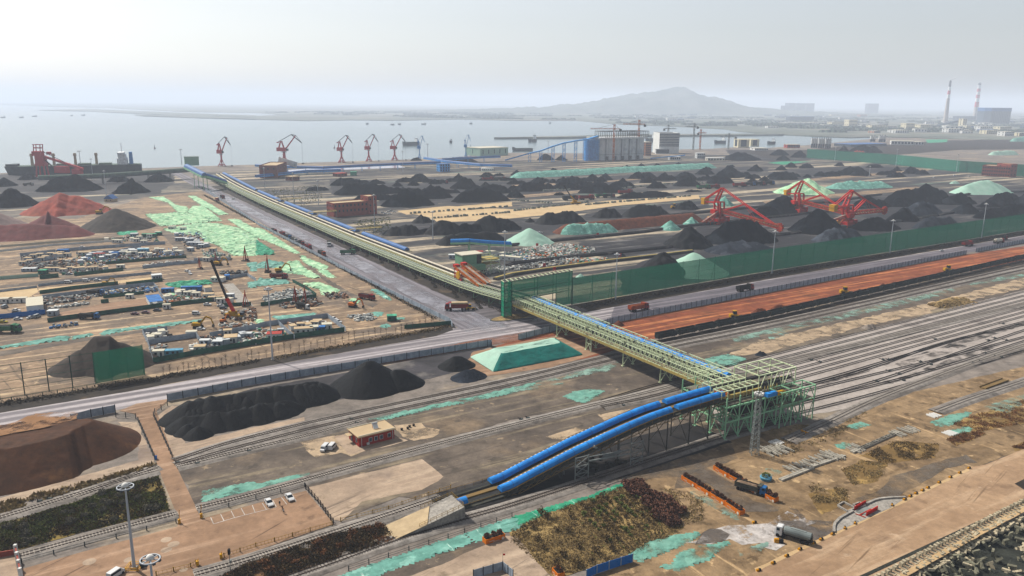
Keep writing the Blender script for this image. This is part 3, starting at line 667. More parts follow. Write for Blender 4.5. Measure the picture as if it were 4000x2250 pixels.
def net_panel(lab,pts,h,m,sp,z0=.2,posts=True,group=None,cap=True):
 o0 = pts[0];r = empty('windbreak_net',lab,'net fence',o0,0,group);q = [p - o0 for p in pts];mb = MB();fr = MB()
 for a,b in zip(q,q[1:]):
  d = b - a;c = (a+b)/2;mb.box((c.x,c.y,z0),(d.length,.02,h - z0),math.atan2(d.y,d.x),True)
  n = Vector((-d.y,d.x,0)).normalized()*.25
  for zz in (.3,.5,.75,.99): fr.beam((a.x+n.x,a.y+n.y,h*zz),(b.x+n.x,b.y+n.y,h*zz),.12)
 mb.build('net',m,r);fr.build('frame','fence_frame',r)
 if posts:
  ps = []
  for a,b in zip(q,q[1:]):
   n = max(1,round((b - a).length/sp));ps += [a+(b - a)*(i/n) for i in range(n)]
  ps.append(q[-1])
  if len(ps) > 100: ps = ps[::len(ps) // 100+1]
  me = MB().box((0,.25,0),(.26,.26,h+.3),0,True).beam((0,3,0),(0,.4,h*.8),.18).mesh('post','fence_frame')
  for p in ps: link('post',me,r,(p.x,p.y,0),math.atan2(d.y,d.x))
 return r
net_panel('tall dark green windbreak net between the coal stockyard and the road',gp(P,[2236,1190,3000,1060,4000,900,4700,788]),16,'net_fence',5)
net_panel('hazy green windbreak net across the far end of the stockyard',gp(P,[3150,617,3497,644,3745,672,4000,690,4500,728]),20,'net_fence_far',14)
fr = [G(-190,1580),G(0,1560),G(375,1500),G(567,1466)]
r = net_panel('dark green net hung on posts in front of the brown-black heap',[fr[2],fr[3]],13.5,'net_fence',7)
r = empty('post_fence','bare green post frame without netting beside the dark heap','fence frame',fr[0])
q = [p - fr[0] for p in fr[:3]];m = MB()
for a,b in zip(q,q[1:]):
 for zz in (.3,3.6,7,10.4,13.5): m.beam((a.x,a.y,zz),(b.x,b.y,zz),.14)
m.build('rail','fence_frame',r);pm = MB().box((0,0,0),(.3,.3,13.8),0,True).mesh('post','fence_frame')
for a,b in zip(q,q[1:]):
 n = max(1,round((b - a).length/7.5))
 for i in range(n): link('post',pm,r,a+(b - a)*i/n,0)
fence('wire_fence','low green mesh fence below the bare post frame','fence',[p+Vector((1,-4,0)) for p in gp(P,[-190,1590,0,1562,567,1475])],1.6,'fence_frame','fence_frame',5,1.8,.05,rail=(.3,1.6))

mat('pale_green','#e6f0ca','#d5e2b6',s=.5,c3='#cdbf8c',s3=.3,t3=.6,soft3=.08,fine=.12,rough=.6)
mat('mid_green','#a4d6ac','#92c49c',s=.6,c3='#8a8a5a',s3=.4,t3=.62,fine=.12,rough=.6)
mat('cover_blue','#3192e2','#2a82d0',s=.25,fine=.12,spots=[('#4d6f90',.35,.66)],rough=.6,spec=.15)
mat('cover_dull','#3f6ea8','#37639b',s=.1,fine=.08,rough=.5)
mat('belt','#242425','#2e2d2c',s=.5)
mat('belt_grey','#a29a8e','#8e877d',s=.5)
mat('deck','#7b7568','#686256',s=.5,c3='#8b8468',s3=.3,fine=.2)
mat('grating','#848a83','#6a706a',s=2.2,fine=.35,bs=2)
mat('walk_yellow','#c2ad6c','#a8945a',s=.6,fine=.15)
mat('pipe_cream','#ece2cf','#d8cdb9',s=.3)
mat('steel_dark','#47473f','#35352f',s=.6,fine=.2)
mat('steel_grey','#8e9390','#7d827f',s=.6)
mat('orange','#d3721f','#bd621a',s=.6,rough=.6)
mat('red','#d12a20','#b8251c',s=.4,rough=.55,fine=.12)
mat('red_rust','#b8382a','#9b3a26',s=.5,c3='#b5652c',s3=.4,t3=.56,fine=.2)
mat('yellow_bright','#e2a812','#d09a10',s=.4,rough=.5,fine=.08)
gal = empty('conveyor_gallery','pale green steel truss gallery carrying belts over road and tracks','conveyor gallery',S(218,219))
gi = gal.location.copy()
def L(u,v,z): return S(u,v,z) - Vector((gi.x,gi.y,0))
def truss(mb,p,q,h,n,w=.16,lace=None,lw=0):
 """one truss plane from p to q, height h, n panels; optional top lacing to a parallel plane lace away"""
 p,q = Vector(p),Vector(q);up = Vector((0,0,h));d = q - p
 mb.beam(p,q,w*1.4);mb.beam(p+up,q+up,w*1.4)
 for i in range(n+1):
  a = p+d*(i/n)
  if i < n:
   mb.beam(a,a+d*(.5/n)+up,w);mb.beam(a+d*(.5/n)+up,a+d*(1/n),w)
 if lace:
  lv = Vector(lace)
  for i in range(n):
   a = p+d*(i/n)+up;b = p+d*((i+1)/n)+up
   mb.beam(a,a+lv,w);mb.beam(a,b+lv if i % 2 else a+lv+d/n,w*.8)
vs = [360,340,316,292,264,239,213]
ZB = 7.5
m = MB();m.m = 0
for a,b in zip(vs,vs[1:]): pass
m.add([L(217.2,361,ZB),L(231.8,361,ZB),L(231.8,213,ZB),L(217.2,213,ZB),L(217.2,361,ZB - .35),L(231.8,361,ZB - .35),L(231.8,213,ZB - .35),L(217.2,213,ZB - .35)],
      [(0,3,2,1),(4,5,6,7),(0,1,5,4),(1,2,6,5),(2,3,7,6),(3,0,4,7)]);m.build('deck','deck',gal)
for k,(a,b) in enumerate(zip(vs,vs[1:])):
 g_ = .9;st = 0
 for u,lw in ((217.4,3.4),(220.8,0),(223.4,2.6),(226.0,0),(227.6,0),(231.6,0)):
  sh = (k % 2)*0
  m = MB();lace = (L(u+lw,0,0) - L(u,0,0)) if lw else None
  truss(m,L(u,a - g_,ZB+.1),L(u,b+g_,ZB+.1),3.5 - .4*(u in (220.8,226.0)),8,.17,lace,lw)
  m.build('truss','pale_green',gal)
 m = MB()
 for i in range(8):
  v = a - .8 - (a - b - 1.6)*i/7
  m.beam(L(229.2,v,ZB+3.5),L(231.6,v,ZB+3.5),.12)
 m.build('top_lacing','pale_green',gal)
 m = MB()
 m.beam(L(216.6,a,ZB+.05),L(216.6,b,ZB+.05),.1);m.beam(L(216.6,a,ZB+1.2),L(216.6,b,ZB+1.2),.1)
 for i in range(13): v = a - (a - b)*i/12;m.beam(L(216.6,v,ZB),L(216.6,v,ZB+1.2),.1)
 m.add([L(216.6,a,ZB),L(217.3,a,ZB),L(217.3,b,ZB),L(216.6,b,ZB),L(216.6,a,ZB - .9),L(217.3,a,ZB - .9),L(217.3,b,ZB - .9),L(216.6,b,ZB - .9)],
          [(0,3,2,1),(4,5,6,7),(0,1,5,4),(1,2,6,5),(2,3,7,6),(3,0,4,7)])
 m.build('walkway','walk_yellow',gal)
for u0,u1,mm,nm,z in ((221.4,222.9,'belt','belt',.9),(226.4,227.3,'deck','walkway',.6),(224,225.4,'belt','belt',.9)):
 m = MB();m.add([L(u0,360,ZB+z),L(u1,360,ZB+z),L(u1,214,ZB+z),L(u0,214,ZB+z),L(u0,360,ZB),L(u1,360,ZB),L(u1,214,ZB),L(u0,214,ZB)],
          [(0,3,2,1),(0,1,5,4),(1,2,6,5),(2,3,7,6),(3,0,4,7)]);m.build(nm,mm,gal)
def cover(parent,name,p,q,w,h,m,zoff=0,seg=None,off=None):
 """arched sheet-metal hood over a belt, from p to q"""
 p,q = Vector(p),Vector(q);d = (q - p);n = max(1,int(d.length/(seg or 3)));t = d.normalized();a = Vector((-t.y,t.x,0)).normalized();mb = MB();K = 8
 for i in range(n+1):
  c = p+d*(i/n);wv = 1+.012*(i % 2)
  for j in range(K+1):
   an = math.pi*j/K;r = c - a*(w/2*math.cos(an))*wv+Vector((0,0,h*math.sin(an)*wv));mb.v.append(tuple(r))
 for i in range(n):
  for j in range(K): x = i*(K+1)+j;mb.f.append((x,x+1,x+K+2,x+K+1));mb.mi.append(0)
 mb.f += [tuple(range(K+1)),tuple(range((n+1)*(K+1) - 1,n*(K+1) - 1,-1))];mb.mi += [0,0]
 return mb.build(name,m,parent)
for k,(a,b) in enumerate(zip(vs,vs[1:])):
 cover(gal,'belt_cover',L(229.7,a - .3,ZB+1.4),L(229.7,b+.3,ZB+1.4),3,1.7,'cover_blue',seg=1.2)
for v in (318,293,265,240,216):
 m = MB()
 for u in (217.6,223.3,229.5):
  m.beam(L(u,v,0),L(u,v,ZB - .3),.45);m.box(L(u,v,0),(1.1,1.1,.35),ROTU,True)
 for a,b in ((217.6,223.3),(223.3,229.5)):
  mid = (a+b)/2
  for z0,z1 in ((.4,ZB - .5),): m.beam(L(a,v,z0),L(mid,v,z1*.55),.25);m.beam(L(b,v,z0),L(mid,v,z1*.55),.25);m.beam(L(mid,v,z1*.55),L(a,v,z1),.25);m.beam(L(mid,v,z1*.55),L(b,v,z1),.25)
  m.beam(L(a,v,ZB*.52),L(b,v,ZB*.52),.22)
 if v == 293:
  for u in (217.6,229.5):
   m.beam(L(u,v - 4,0),L(u,v - 4,ZB - .3),.45);m.beam(L(u,v,3.7),L(u,v - 4,3.7),.25)
   for z0 in (.2,3.8): m.beam(L(u,v,z0),L(u,v - 2,z0+3.2),.22);m.beam(L(u,v - 4,z0),L(u,v - 2,z0+3.2),.22)
 m.build('trestle','pale_green',gal)
tw = empty('transfer_tower','open green steel transfer tower where the gallery meets the blue covers','transfer tower',S(216,193));gi = tw.location.copy()
us = [198,204.4,210.8,217.2,223.6,230,236.4];vv = [183.8,191,198.5,206]
D1Z,D2Z,TZ = 6.5,12.2,18.5
for j,v in enumerate(vv):
 m = MB()
 for i,u in enumerate(us):
  top = 15.5 if i < 3 else (12.2 if j == 0 else 12.2)
  m.beam(L(u,v,0),L(u,v,top),.42);m.box(L(u,v,0),(1.2,1.2,.4),ROTU,True)
  if i < len(us) - 1:
   un = us[i+1];mid = (u+un)/2
   for z0,z1 in ((.3,D1Z),(D1Z,D2Z - .3)): m.beam(L(u,v,z0),L(mid,v,z1),.24);m.beam(L(un,v,z0),L(mid,v,z1),.24)
 for z in (D1Z,D2Z - .25): m.beam(L(us[0],v,z),L(us[-1],v,z),.4,.5)
 m.build('column_row','mid_green',tw)
m = MB()
for u in us:
 for z in (D1Z,D2Z - .25): m.beam(L(u,vv[0],z),L(u,vv[-1],z),.3,.4)
 m.beam(L(u,vv[0],.3),L(u,vv[1],D1Z),.2);m.beam(L(u,vv[1],D1Z),L(u,vv[2],D2Z),.2)
m.build('cross_beam','mid_green',tw)
def slab(u0,u1,v0,v1,z0,z1):
 return MB().add([L(u0,v0,z0),L(u1,v0,z0),L(u1,v1,z0),L(u0,v1,z0),L(u0,v0,z1),L(u1,v0,z1),L(u1,v1,z1),L(u0,v1,z1)],[(3,2,1,0),(4,5,6,7),(0,1,5,4),(1,2,6,5),(2,3,7,6),(3,0,4,7)])
slab(199,236,184.5,205.5,D2Z,D2Z+.3).build('deck','deck',tw)
slab(206,236,186,205,D1Z+.3,D1Z+.5).build('lower_deck','steel_dark',tw)
slab(200,236.5,188.6,190.4,14.6,15.4).build('belt','belt',tw);slab(200,234,193.6,195.4,15.2,16).build('belt','belt',tw)
slab(199.5,219,187.3,188.3,13.2,14.6).build('walkway','walk_yellow',tw)
slab(199.5,236,191.2,192.8,13.4,14.4).build('walkway','walk_yellow',tw)
def frame_box(u0,u1,v0,v1,z0,z1,nu,nv,mname,name,w=.26,diag=False):
 m = MB()
 for i in range(nu+1):
  u = u0+(u1 - u0)*i/nu
  for v in (v0,v1): m.beam(L(u,v,z0),L(u,v,z1),w)
  m.beam(L(u,v0,z1),L(u,v1,z1),w)
  if diag and i < nu:
   un = u0+(u1 - u0)*(i+1)/nu;m.beam(L(u,v0,z0),L((u+un)/2,v0,z1),w*.7);m.beam(L(un,v0,z0),L((u+un)/2,v0,z1),w*.7)
 for j in range(nv+1):
  v = v0+(v1 - v0)*j/nv
  m.beam(L(u0,v,z1),L(u1,v,z1),w*1.2)
  if j in (0,nv): m.beam(L(u0,v,z0),L(u1,v,z0),w)
 return m.build(name,mname,tw)
frame_box(198.5,217,187,191,12.5,16.6,6,1,'pale_green','upper_frame');frame_box(198.5,216,192.5,196.5,12.5,17.2,6,1,'pale_green','upper_frame')
frame_box(217.5,237,187.5,199.5,12.5,19.3,3,2,'pale_green','roof_frame',.32,True)
frame_box(223,241,181.2,187.2,8.6,13.6,3,1,'mid_green','side_frame',.34,True)
frame_box(206,217,198,212,12.5,16.5,3,3,'pale_green','upper_frame')
slab(223,241,181.4,187,8.3,8.6).build('lower_deck','deck',tw)
m = MB()
for u in (223,229,235,241): m.beam(L(u,181.4,0),L(u,181.4,8.4),.35)
for a,b in ((223,229),(229,235),(235,241)): m.beam(L(a,181.4,8.2),L(b - 3,181.4,.3),.2);m.beam(L(b,181.4,8.2),L(b - 3,181.4,.3),.2)
m.build('column_row','mid_green',tw)
slab(217,222,182.5,184.2,12.6,14).build('motor','cover_blue',tw);slab(222,226,182.2,183.6,12.6,13.8).build('gearbox','yellow_bright',tw)
for u in (199.6,202.5): MB().cyl(L(u,187.8,14.8),L(u,192,14.8),.8,n=14).build('drive_drum','orange',tw)
m = MB()
for i in range(14): u = 206+i*1.6;m.beam(L(u,187.1,12.5),L(u,187.1,14.7),.5,.15)
m.build('chute_panel','walk_yellow',tw)
tb = empty('covered_conveyor','pair of bright blue covered belts rising to the green tower','conveyor',S(150,190));gi = tb.location.copy()
ZT = [(88,.3),(94,.45),(112,1.1),(118,2.6),(128,5.0),(138,7.3),(148,9.2),(159,11.2),(169,12.6),(182,13.5),(195,14.1),(205,14.3)]
def zc(u):
 for (a,za),(b,zb_) in zip(ZT,ZT[1:]):
  if a <= u <= b: return za+(zb_ - za)*(u - a)/(b - a)
 return 14.3
for v,us_ in ((194.6,[(109.5,176.3),(179,200.3)]),(188.6,[(109.5,176.3),(179,200.6),(94.5,98.2)])):
 for a,b in us_:
  n = max(1,int((b - a)/4))
  mb = None
  pts = [L(a+(b - a)*i/n,v,zc(a+(b - a)*i/n)+.6) for i in range(n+1)]
  K = 8;w_,h_ = 2.9,1.45;mb = MB();pp = resample(pts,1.1)
  t = (L(1,0,0) - L(0,0,0)).normalized();s2 = Vector((-t.y,t.x,0))
  for i,c in enumerate(pp):
   for j in range(K+1):
    an = math.pi*j/K;mb.v.append(tuple(c - s2*(w_/2*math.cos(an))+Vector((0,0,h_*math.sin(an)*(1+.02*(i % 2))))))
  for i in range(len(pp) - 1):
   for j in range(K): x = i*(K+1)+j;mb.f.append((x,x+1,x+K+2,x+K+1));mb.mi.append(0)
  mb.f += [tuple(range(K+1)),tuple(range(len(mb.v) - 1,len(mb.v) - K - 2,-1))];mb.mi += [0,0]
  mb.build('belt_cover','cover_blue',tb)
  m = MB()
  for i in range(3,len(pp) - 1,4):
   c = pp[i];pv_ = [tuple(c - s2*(w_/2*1.03*math.cos(math.pi*j/K))+Vector((0,0,h_*1.05*math.sin(math.pi*j/K)))+t*q) for q in (-.09,.09) for j in range(K+1)]
   m.add(pv_,[(j,j+1,j+K+2,j+K+1) for j in range(K)])
  m.build('sheet_joint','cover_dull',tb)
  if b - a > 30:
   m = MB()
   for i in range(26):
    u = a+2+i*1.5;z = zc(u);an = math.radians(118);c = L(u,v,z+.6) - s2*(w_/2*math.cos(an)*1.03)+Vector((0,0,h_*math.sin(an)*1.05));m.box(c,(.6,.3,.06),ROTU)
   m.build('roof_light','pipe_cream',tb)
 m = MB()
 for i in range(30):
  u0 = 90+i*110/30;u1 = 90+(i+1)*110/30;za,zb_ = zc(u0),zc(u1)
  m.add([L(u0,v - .7,za+.5),L(u1,v - .7,zb_+.5),L(u1,v+.7,zb_+.5),L(u0,v+.7,za+.5)],[(0,1,2,3)])
 m.build('belt','belt',tb)
m = MB();m2 = MB();m3 = MB()
for i in range(36):
 u0 = 90+i*110/36;u1 = 90+(i+1)*110/36;za,zb_ = zc(u0) - .35,zc(u1) - .35
 for (va,vb,mm) in ((186.2,197,m),(190.8,192.4,m2)):
  dz = .5 if mm is m2 else 0
  mm.add([L(u0,va,za+dz),L(u1,va,zb_+dz),L(u1,vb,zb_+dz),L(u0,vb,za+dz),L(u0,va,za - .5),L(u1,va,zb_ - .5),L(u1,vb,zb_ - .5),L(u0,vb,za - .5)],[(0,1,2,3),(7,6,5,4),(0,4,5,1),(2,6,7,3)])
 for v in (186.2,197):
  m3.beam(L(u0,v,za+1.3),L(u1,v,zb_+1.3),.1);m3.beam(L(u0,v,za),L(u0,v,za+1.3),.1);m3.beam(L(u0,v,za - 1.4),L(u1,v,zb_ - 1.4),.18)
  um = (u0+u1)/2;m3.beam(L(u0,v,za - 1.4),L(um,v,(za+zb_)/2 - .4),.14);m3.beam(L(um,v,(za+zb_)/2 - .4),L(u1,v,zb_ - 1.4),.14)
m.build('deck','steel_dark',tb);m2.build('walkway','walk_rust',tb);m3.build('railing','walk_rust',tb)
for u in (112,121,131,141,153,166,174,184,193):
 m = MB();z = zc(u) - .8
 for v in (187,196): m.beam(L(u,v,0),L(u,v,z),.35)
 if z > 4: m.beam(L(u,187,.3),L(u,196,z),.18);m.beam(L(u,196,.3),L(u,187,z),.18)
 m.build('trestle','steel_dark',tb)
sh_ = empty('machinery_frame','grey steel machinery frame standing under the blue covered belts','machinery frame',S(147,186));gi = sh_.location.copy()
m = MB()
for u in (134,139,156,161):
 for v in (184,190): m.beam(L(u,v,0),L(u,v,8.2),.3)
for u0,u1 in ((134,139),(156,161)):
 for z in (2.5,5,8): 
  m.beam(L(u0,184,z),L(u1,184,z),.22);m.beam(L(u0,190,z),L(u1,190,z),.22)
 for z in (0,2.6,5.2): m.beam(L(u0,184,z),L(u1,184,z+2.5),.16);m.beam(L(u1,184,z),L(u0,184,z+2.5),.16)
m.beam(L(139,184,6),L(156,184,4.6),.4);m.beam(L(139,184,7.4),L(156,184,6),.25)
m.build('frame','steel_grey',sh_)
for i in range(18): p = L(139+R.random()*16,185+R.random()*5,R.random()*4);MB().box(p,(R.uniform(.6,2),R.uniform(.6,1.6),R.uniform(.5,1.6)),R.random()*3).build('drive_unit','steel_dark',sh_)
m = MB();m.beam(L(143,187,9),L(149,187,4),1.0,.8);m.beam(L(146,185.5,5),L(153,185.5,5.6),.8);m.build('chute','steel_grey',sh_)
rp = empty('loading_ramp','pale concrete earth ramp rising to the blue covered belts','ramp',S(84,185));gi = rp.location.copy()
mb = MB();mb.add([L(72.5,188.3,.1),L(72.5,180.8,.1),L(94,181.2,3.9),L(94,189.4,3.9),L(94,181.2,0),L(94,189.4,0),L(72.5,188.3,0),L(72.5,180.8,0)],[(0,1,2,3),(3,2,4,5),(1,7,4,2),(0,3,5,6)]);mb.build('wall','concrete',rp)
mb = MB();mb.add([L(70.5,188.5,.13),L(70.5,180.6,.13),L(82,180.6,2.05),L(86.5,188.7,2.8)],[(0,1,2,3)]);mb.build('sand_surface','conc_warm',rp)
m = MB()
for va,vb,u0,u1 in ((181.4,181.4,80,93.8),(189.2,189.2,84,93.8),(181.4,189.2,93.8,93.8)):
 for i in range(9):
  t = i/8;u,v = u0+(u1 - u0)*t,va+(vb - va)*t;z = (u - 72.5)/21.5*3.8+.1
  m.beam(L(u,v,z),L(u,v,z+1.1),.09)
  if i < 8:
   t = (i+1)/8;a,b = u0+(u1 - u0)*t,va+(vb - va)*t;zz = (a - 72.5)/21.5*3.8+.1
   for dz in (.55,1.1): m.beam(L(u,v,z+dz),L(a,b,zz+dz),.07)
m.build('railing','rail_yellow',rp)
lg = empty('conveyor_gallery','long low gallery of cream belts and pale green rails reaching the quay','conveyor gallery',S(222,380));gi = lg.location.copy()
LP = [(367,7.2),(395,5.2),(420,3.9),(470,3.7),(1060,3.7),(1140,5),(1230,8)]
def zl(v):
 for (a,za),(b,zb_) in zip(LP,LP[1:]):
  if a <= v <= b: return za+(zb_ - za)*(v - a)/(b - a)
 return LP[-1][1] if v > LP[-1][0] else LP[0][1]
def uo(v): return 0 if v < 380 else -min(1,(v - 380)/250)*6+(max(0,v - 900)*.02)
def ribbon(mb,ua,ub,v0,v1,dz,th=None,step=25):
 n = max(1,int((v1 - v0)/step))
 for i in range(n):
  a,b = v0+(v1 - v0)*i/n,v0+(v1 - v0)*(i+1)/n
  c = [L(ua+uo(a),a,zl(a)+dz),L(ub+uo(a),a,zl(a)+dz),L(ub+uo(b),b,zl(b)+dz),L(ua+uo(b),b,zl(b)+dz)]
  if th: mb.add(c+[p - Vector((0,0,th)) for p in c],[(0,1,2,3),(7,6,5,4),(0,4,5,1),(2,6,7,3)])
  else: mb.add(c,[(0,1,2,3)])
 return mb
def line_(mb,u,v0,v1,dz,w,step=25):
 n = max(1,int((v1 - v0)/step))
 for i in range(n):
  a,b = v0+(v1 - v0)*i/n,v0+(v1 - v0)*(i+1)/n;mb.beam(L(u+uo(a),a,zl(a)+dz),L(u+uo(b),b,zl(b)+dz),w)
ribbon(MB(),218,240,362,1230,0,.5).build('deck','steel_dark',lg)
ribbon(MB(),222.5,227.5,385,1230,.45,.4).build('walkway','grating',lg)
for u,e in ((230.2,1230),(231.9,1230),(236.2,1230),(234.6,1230)):
 m = MB();n = 34
 for i in range(n):
  a,b = 425+(e - 425)*i/n,425+(e - 425)*(i+1)/n;r_ = .75 if u in (230.2,236.2) else .3
  m.cyl(L(u+uo(a),a,zl(a)+1.1),L(u+uo(b),b,zl(b)+1.1),r_,n=8)
 m.build('belt_tube','pipe_cream' if r_ > .5 else 'belt',lg)
for u in (229,235.2):
 m = MB();ribbon(m,u,u+1.1,425,1230,.55,.5);m.build('walkway','walk_yellow',lg)
for (v0,v1) in ((368,425),(425,520),(520,640),(640,800),(800,1000),(1000,1200)):
 for u in (218.2,221.8,228.3):
  m = MB();n = int((v1 - v0)/4)
  line_(m,u,v0,v1,.2,.26);line_(m,u,v0,v1,1.9 if u > 218.5 else 2.2,.24)
  for i in range(n):
   a = v0+(v1 - v0)*i/n;b = v0+(v1 - v0)*(i+.5)/n;c = v0+(v1 - v0)*(i+1)/n;tz = 1.9 if u > 218.5 else 2.2
   m.beam(L(u+uo(a),a,zl(a)+.2),L(u+uo(b),b,zl(b)+tz),.17);m.beam(L(u+uo(b),b,zl(b)+tz),L(u+uo(c),c,zl(c)+.2),.17)
  m.build('railing','pale_green',lg)
for k,v in enumerate(list(range(372,640,18))+list(range(640,1230,30))):
 m = MB();z = zl(v) - .5
 for u in (219,226,238): m.beam(L(u+uo(v),v,0),L(u+uo(v),v,z),.4)
 m.beam(L(219+uo(v),v,.3),L(226+uo(v),v,z),.2);m.beam(L(226+uo(v),v,.3),L(219+uo(v),v,z),.2)
 m.build('trestle','mid_green' if k % 3 else 'pale_green',lg)
m = MB()
for u in (231,236.5): ribbon(m,u,u+1.6,362,425,1.3,.3)
m.build('belt','belt_grey',lg)
bc = empty('covered_conveyor','dull blue covered belt running beside the long low gallery','conveyor',S(242,500));gi = bc.location.copy()
segs = [(552,640),(655,760),(776,880),(896,1010),(1024,1240)]
for a,b in segs: cover(bc,'belt_cover',L(242.2+uo(a),a,zl(a)+.9),L(242.2+uo(b),b,zl(b)+.9),4.4,2.1,'cover_dull',seg=6)
m = MB();ribbon(m,239.8,244.6,548,1240,.6,.5);m.build('deck','deck',bc)
for v in range(560,1240,24): MB().beam(L(242.2+uo(v),v,0),L(242.2+uo(v),v,zl(v)),.5).build('support','steel_grey',bc)
for i,v in enumerate((648,768,888)):
 r = empty('footbridge',f'yellowish footbridge over the dull blue belt, {nth(i)} one back from the green belt house','footbridge',S(235+uo(v),v),0,'footbridges over the blue belt');gi = r.location.copy()
 m = MB();m.beam(L(233+uo(v),v,8),L(262+uo(v),v,8),2.4,.4);m.build('deck','walk_yellow',r)
 m = MB()
 for dv in (-1.2,1.2): m.beam(L(233+uo(v),v+dv,9.1),L(262+uo(v),v+dv,9.1),.16)
 m.build('railing','walk_yellow',r)
 m = MB()
 for u in (238.8,246,254,262): m.beam(L(u+uo(v),v,0),L(u+uo(v),v,7.9),.4)
 m.build('support','steel_grey',r)
gw = empty('net_gateway','green net gateway frame through which the conveyor gallery passes','net gateway',S(217,364));gi = gw.location.copy()
def npanel(a,b,z0,z1):
 a,b = L(*a,0),L(*b,0);d = b - a;c = (a+b)/2;return MB().box((c.x,c.y,z0),(d.length,.02,z1 - z0),math.atan2(d.y,d.x),True)
npanel((215.5,362),(262,368),8.6,20).build('net','net_fence',gw)
npanel((212,361),(217,361.4),.5,20).build('net','net_fence',gw);npanel((212,361),(213,366),.5,20).build('net','net_fence',gw);npanel((216.9,361.6),(217.2,366),.5,20).build('net','net_fence',gw)
npanel((250,367.2),(262,368.2),.5,8.6).build('net','net_fence',gw)
m = MB()
for (u,v) in ((212,361),(217,361.3),(213,366),(218,366),(236,364.8),(236.5,369),(250,367),(250.5,371),(262,368.2),(262.5,372)): m.beam(L(u,v,0),L(u,v,20.2),.4)
for z in (3,6,9,12,15,18): m.beam(L(212,361,z),L(217,361.3,z),.2);m.beam(L(213,366,z),L(218,366,z),.2);m.beam(L(212,361,z),L(213,366,z),.2)
for z in (9,14,20):
 m.beam(L(212,361,z),L(262,368.2,z),.25);m.beam(L(213,366,z),L(262.5,372,z),.25)
m.build('frame','fence_frame',gw)
m = MB()
for i in range(17): t = i/16;m.beam(L(212+50*t,361+7.2*t,20.3),L(213+49.5*t,366+6*t,20.3),.3)
m.build('top_lacing','pale_green',gw)
ki = empty('traffic_island','kerbed island of dry plants at the foot of the net gateway','traffic island',S(219,361));gi = ki.location.copy()
ring = [(19*math.cos(t)*.8,5.2*math.sin(t)) for t in [i*math.pi/12 for i in range(24)]]
MB().prism([tuple(L(218+a,360+b,0)[:2]) for a,b in ring],.1,.35).build('kerb','machine_grey',ki)
MB().prism([tuple(L(218+a*.95,360+b*.9,0)[:2]) for a,b in ring],.3,.42).build('planting','nursery',ki)

H_ = heap
def rows(f,boxes,m,fmt,group,**k):
 for i,b in enumerate(boxes): heap(f,b,m,fmt.format(nth(i)),group=group,**k)
rows(A2,[(690,1050,835,905),(1050,1190,845,892),(1275,1400,870,915),(1420,1570,845,907),(1620,1770,845,892),(1590,1700,890,937)],'coal','black coal heap in the middle distance, {} from the small brick sheds in its row','coal heaps of the middle rows')
rows(A2,[(460,700,915,955),(725,1390,880,992),(1790,2150,810,942),(2120,2215,870,926)],'coal','wide low coal heap behind the brick office block, {} from the gallery','coal heaps behind the brick office')
rows(A2,[(1440,1660,790,857),(1840,1990,780,842),(2095,2260,770,827),(2230,2350,788,815)],'coal','pointed coal heap in the far row before the blue conveyors, {} from the pond','coal heaps of the far row')
rows(A2,[(905,1360,980,1045),(1160,1725,962,1105),(1420,1890,935,1030),(1900,2005,965,1002),(1815,2440,930,1062),(2080,2420,890,965)],'coal','broad coal heap above the sandy lane, {} counted from the brick office block','coal heaps above the sandy lane')
rows(A2,[(1450,1700,1182,1262),(1185,1600,1275,1378),(1545,2040,1230,1368),(1970,2560,1200,1335)],'coal_fine','jagged black coal heap below the sandy lane, {} from the belt house','coal heaps below the sandy lane')
rows(A3,[(200,740,1265,1388),(735,1060,1230,1332),(990,1550,1205,1322),(1500,1800,1170,1252),(120,220,1330,1375)],'coal_fine','jagged black coal heap along the lane behind the red stackers, {} in its line','coal heaps below the sandy lane')
rows(A3,[(1000,1150,835,872),(1150,1300,820,867),(1300,1440,818,862),(1490,1640,808,857),(1780,1900,845,880),(2020,2110,825,852),(2200,2400,815,892)],'coal','small coal heap beyond the long teal bank, {} in the row under the silos','coal heaps under the silos')
rows(A3,[(320,460,860,907),(470,550,870,902),(-10,100,880,932),(165,330,942,1007),(340,430,960,1002),(450,730,930,1012),(690,830,915,987),(830,930,910,972),(1070,1390,895,962),(1370,1500,900,962),(1500,1780,890,972),(1710,1920,870,922),(1890,2200,840,942)],'coal','coal heap just in front of the long teal bank, {} along it','coal heaps in front of the teal bank')
rows(A3,[(930,1165,950,1042),(760,870,960,1027),(1190,1400,940,1002),(1250,1470,985,1052),(1490,1820,960,1032),(1800,2140,940,1007),(1780,1900,920,967),(2210,2330,945,992),(2340,2420,935,982),(340,670,960,1062),(-20,350,985,1082),(600,1110,1010,1097),(-40,100,1060,1142),(385,510,1085,1117)],'coal','coal heap on the pale lanes of the central stockyard, {} of these','coal heaps of the central stockyard')
rows(A3,[(950,1590,1080,1142),(1610,1800,1065,1087)],'coal','low dark coal windrow beside the parked red trucks, {} from the mobile crane','coal windrows by the trucks',slope=.5)
rows(A4,[(-20,320,880,972),(50,200,835,882),(140,290,805,858),(270,445,815,862),(610,740,808,842),(480,700,885,940),(600,1000,850,927),(900,1110,825,857),(1100,1330,895,947),(1150,1280,845,892),(1280,1420,848,882),(1370,1530,873,922),(320,430,920,950)],'coal','coal heap in the hazy stockyard before the far green net, {} in that field','coal heaps before the far net')
RH = random.Random(3)
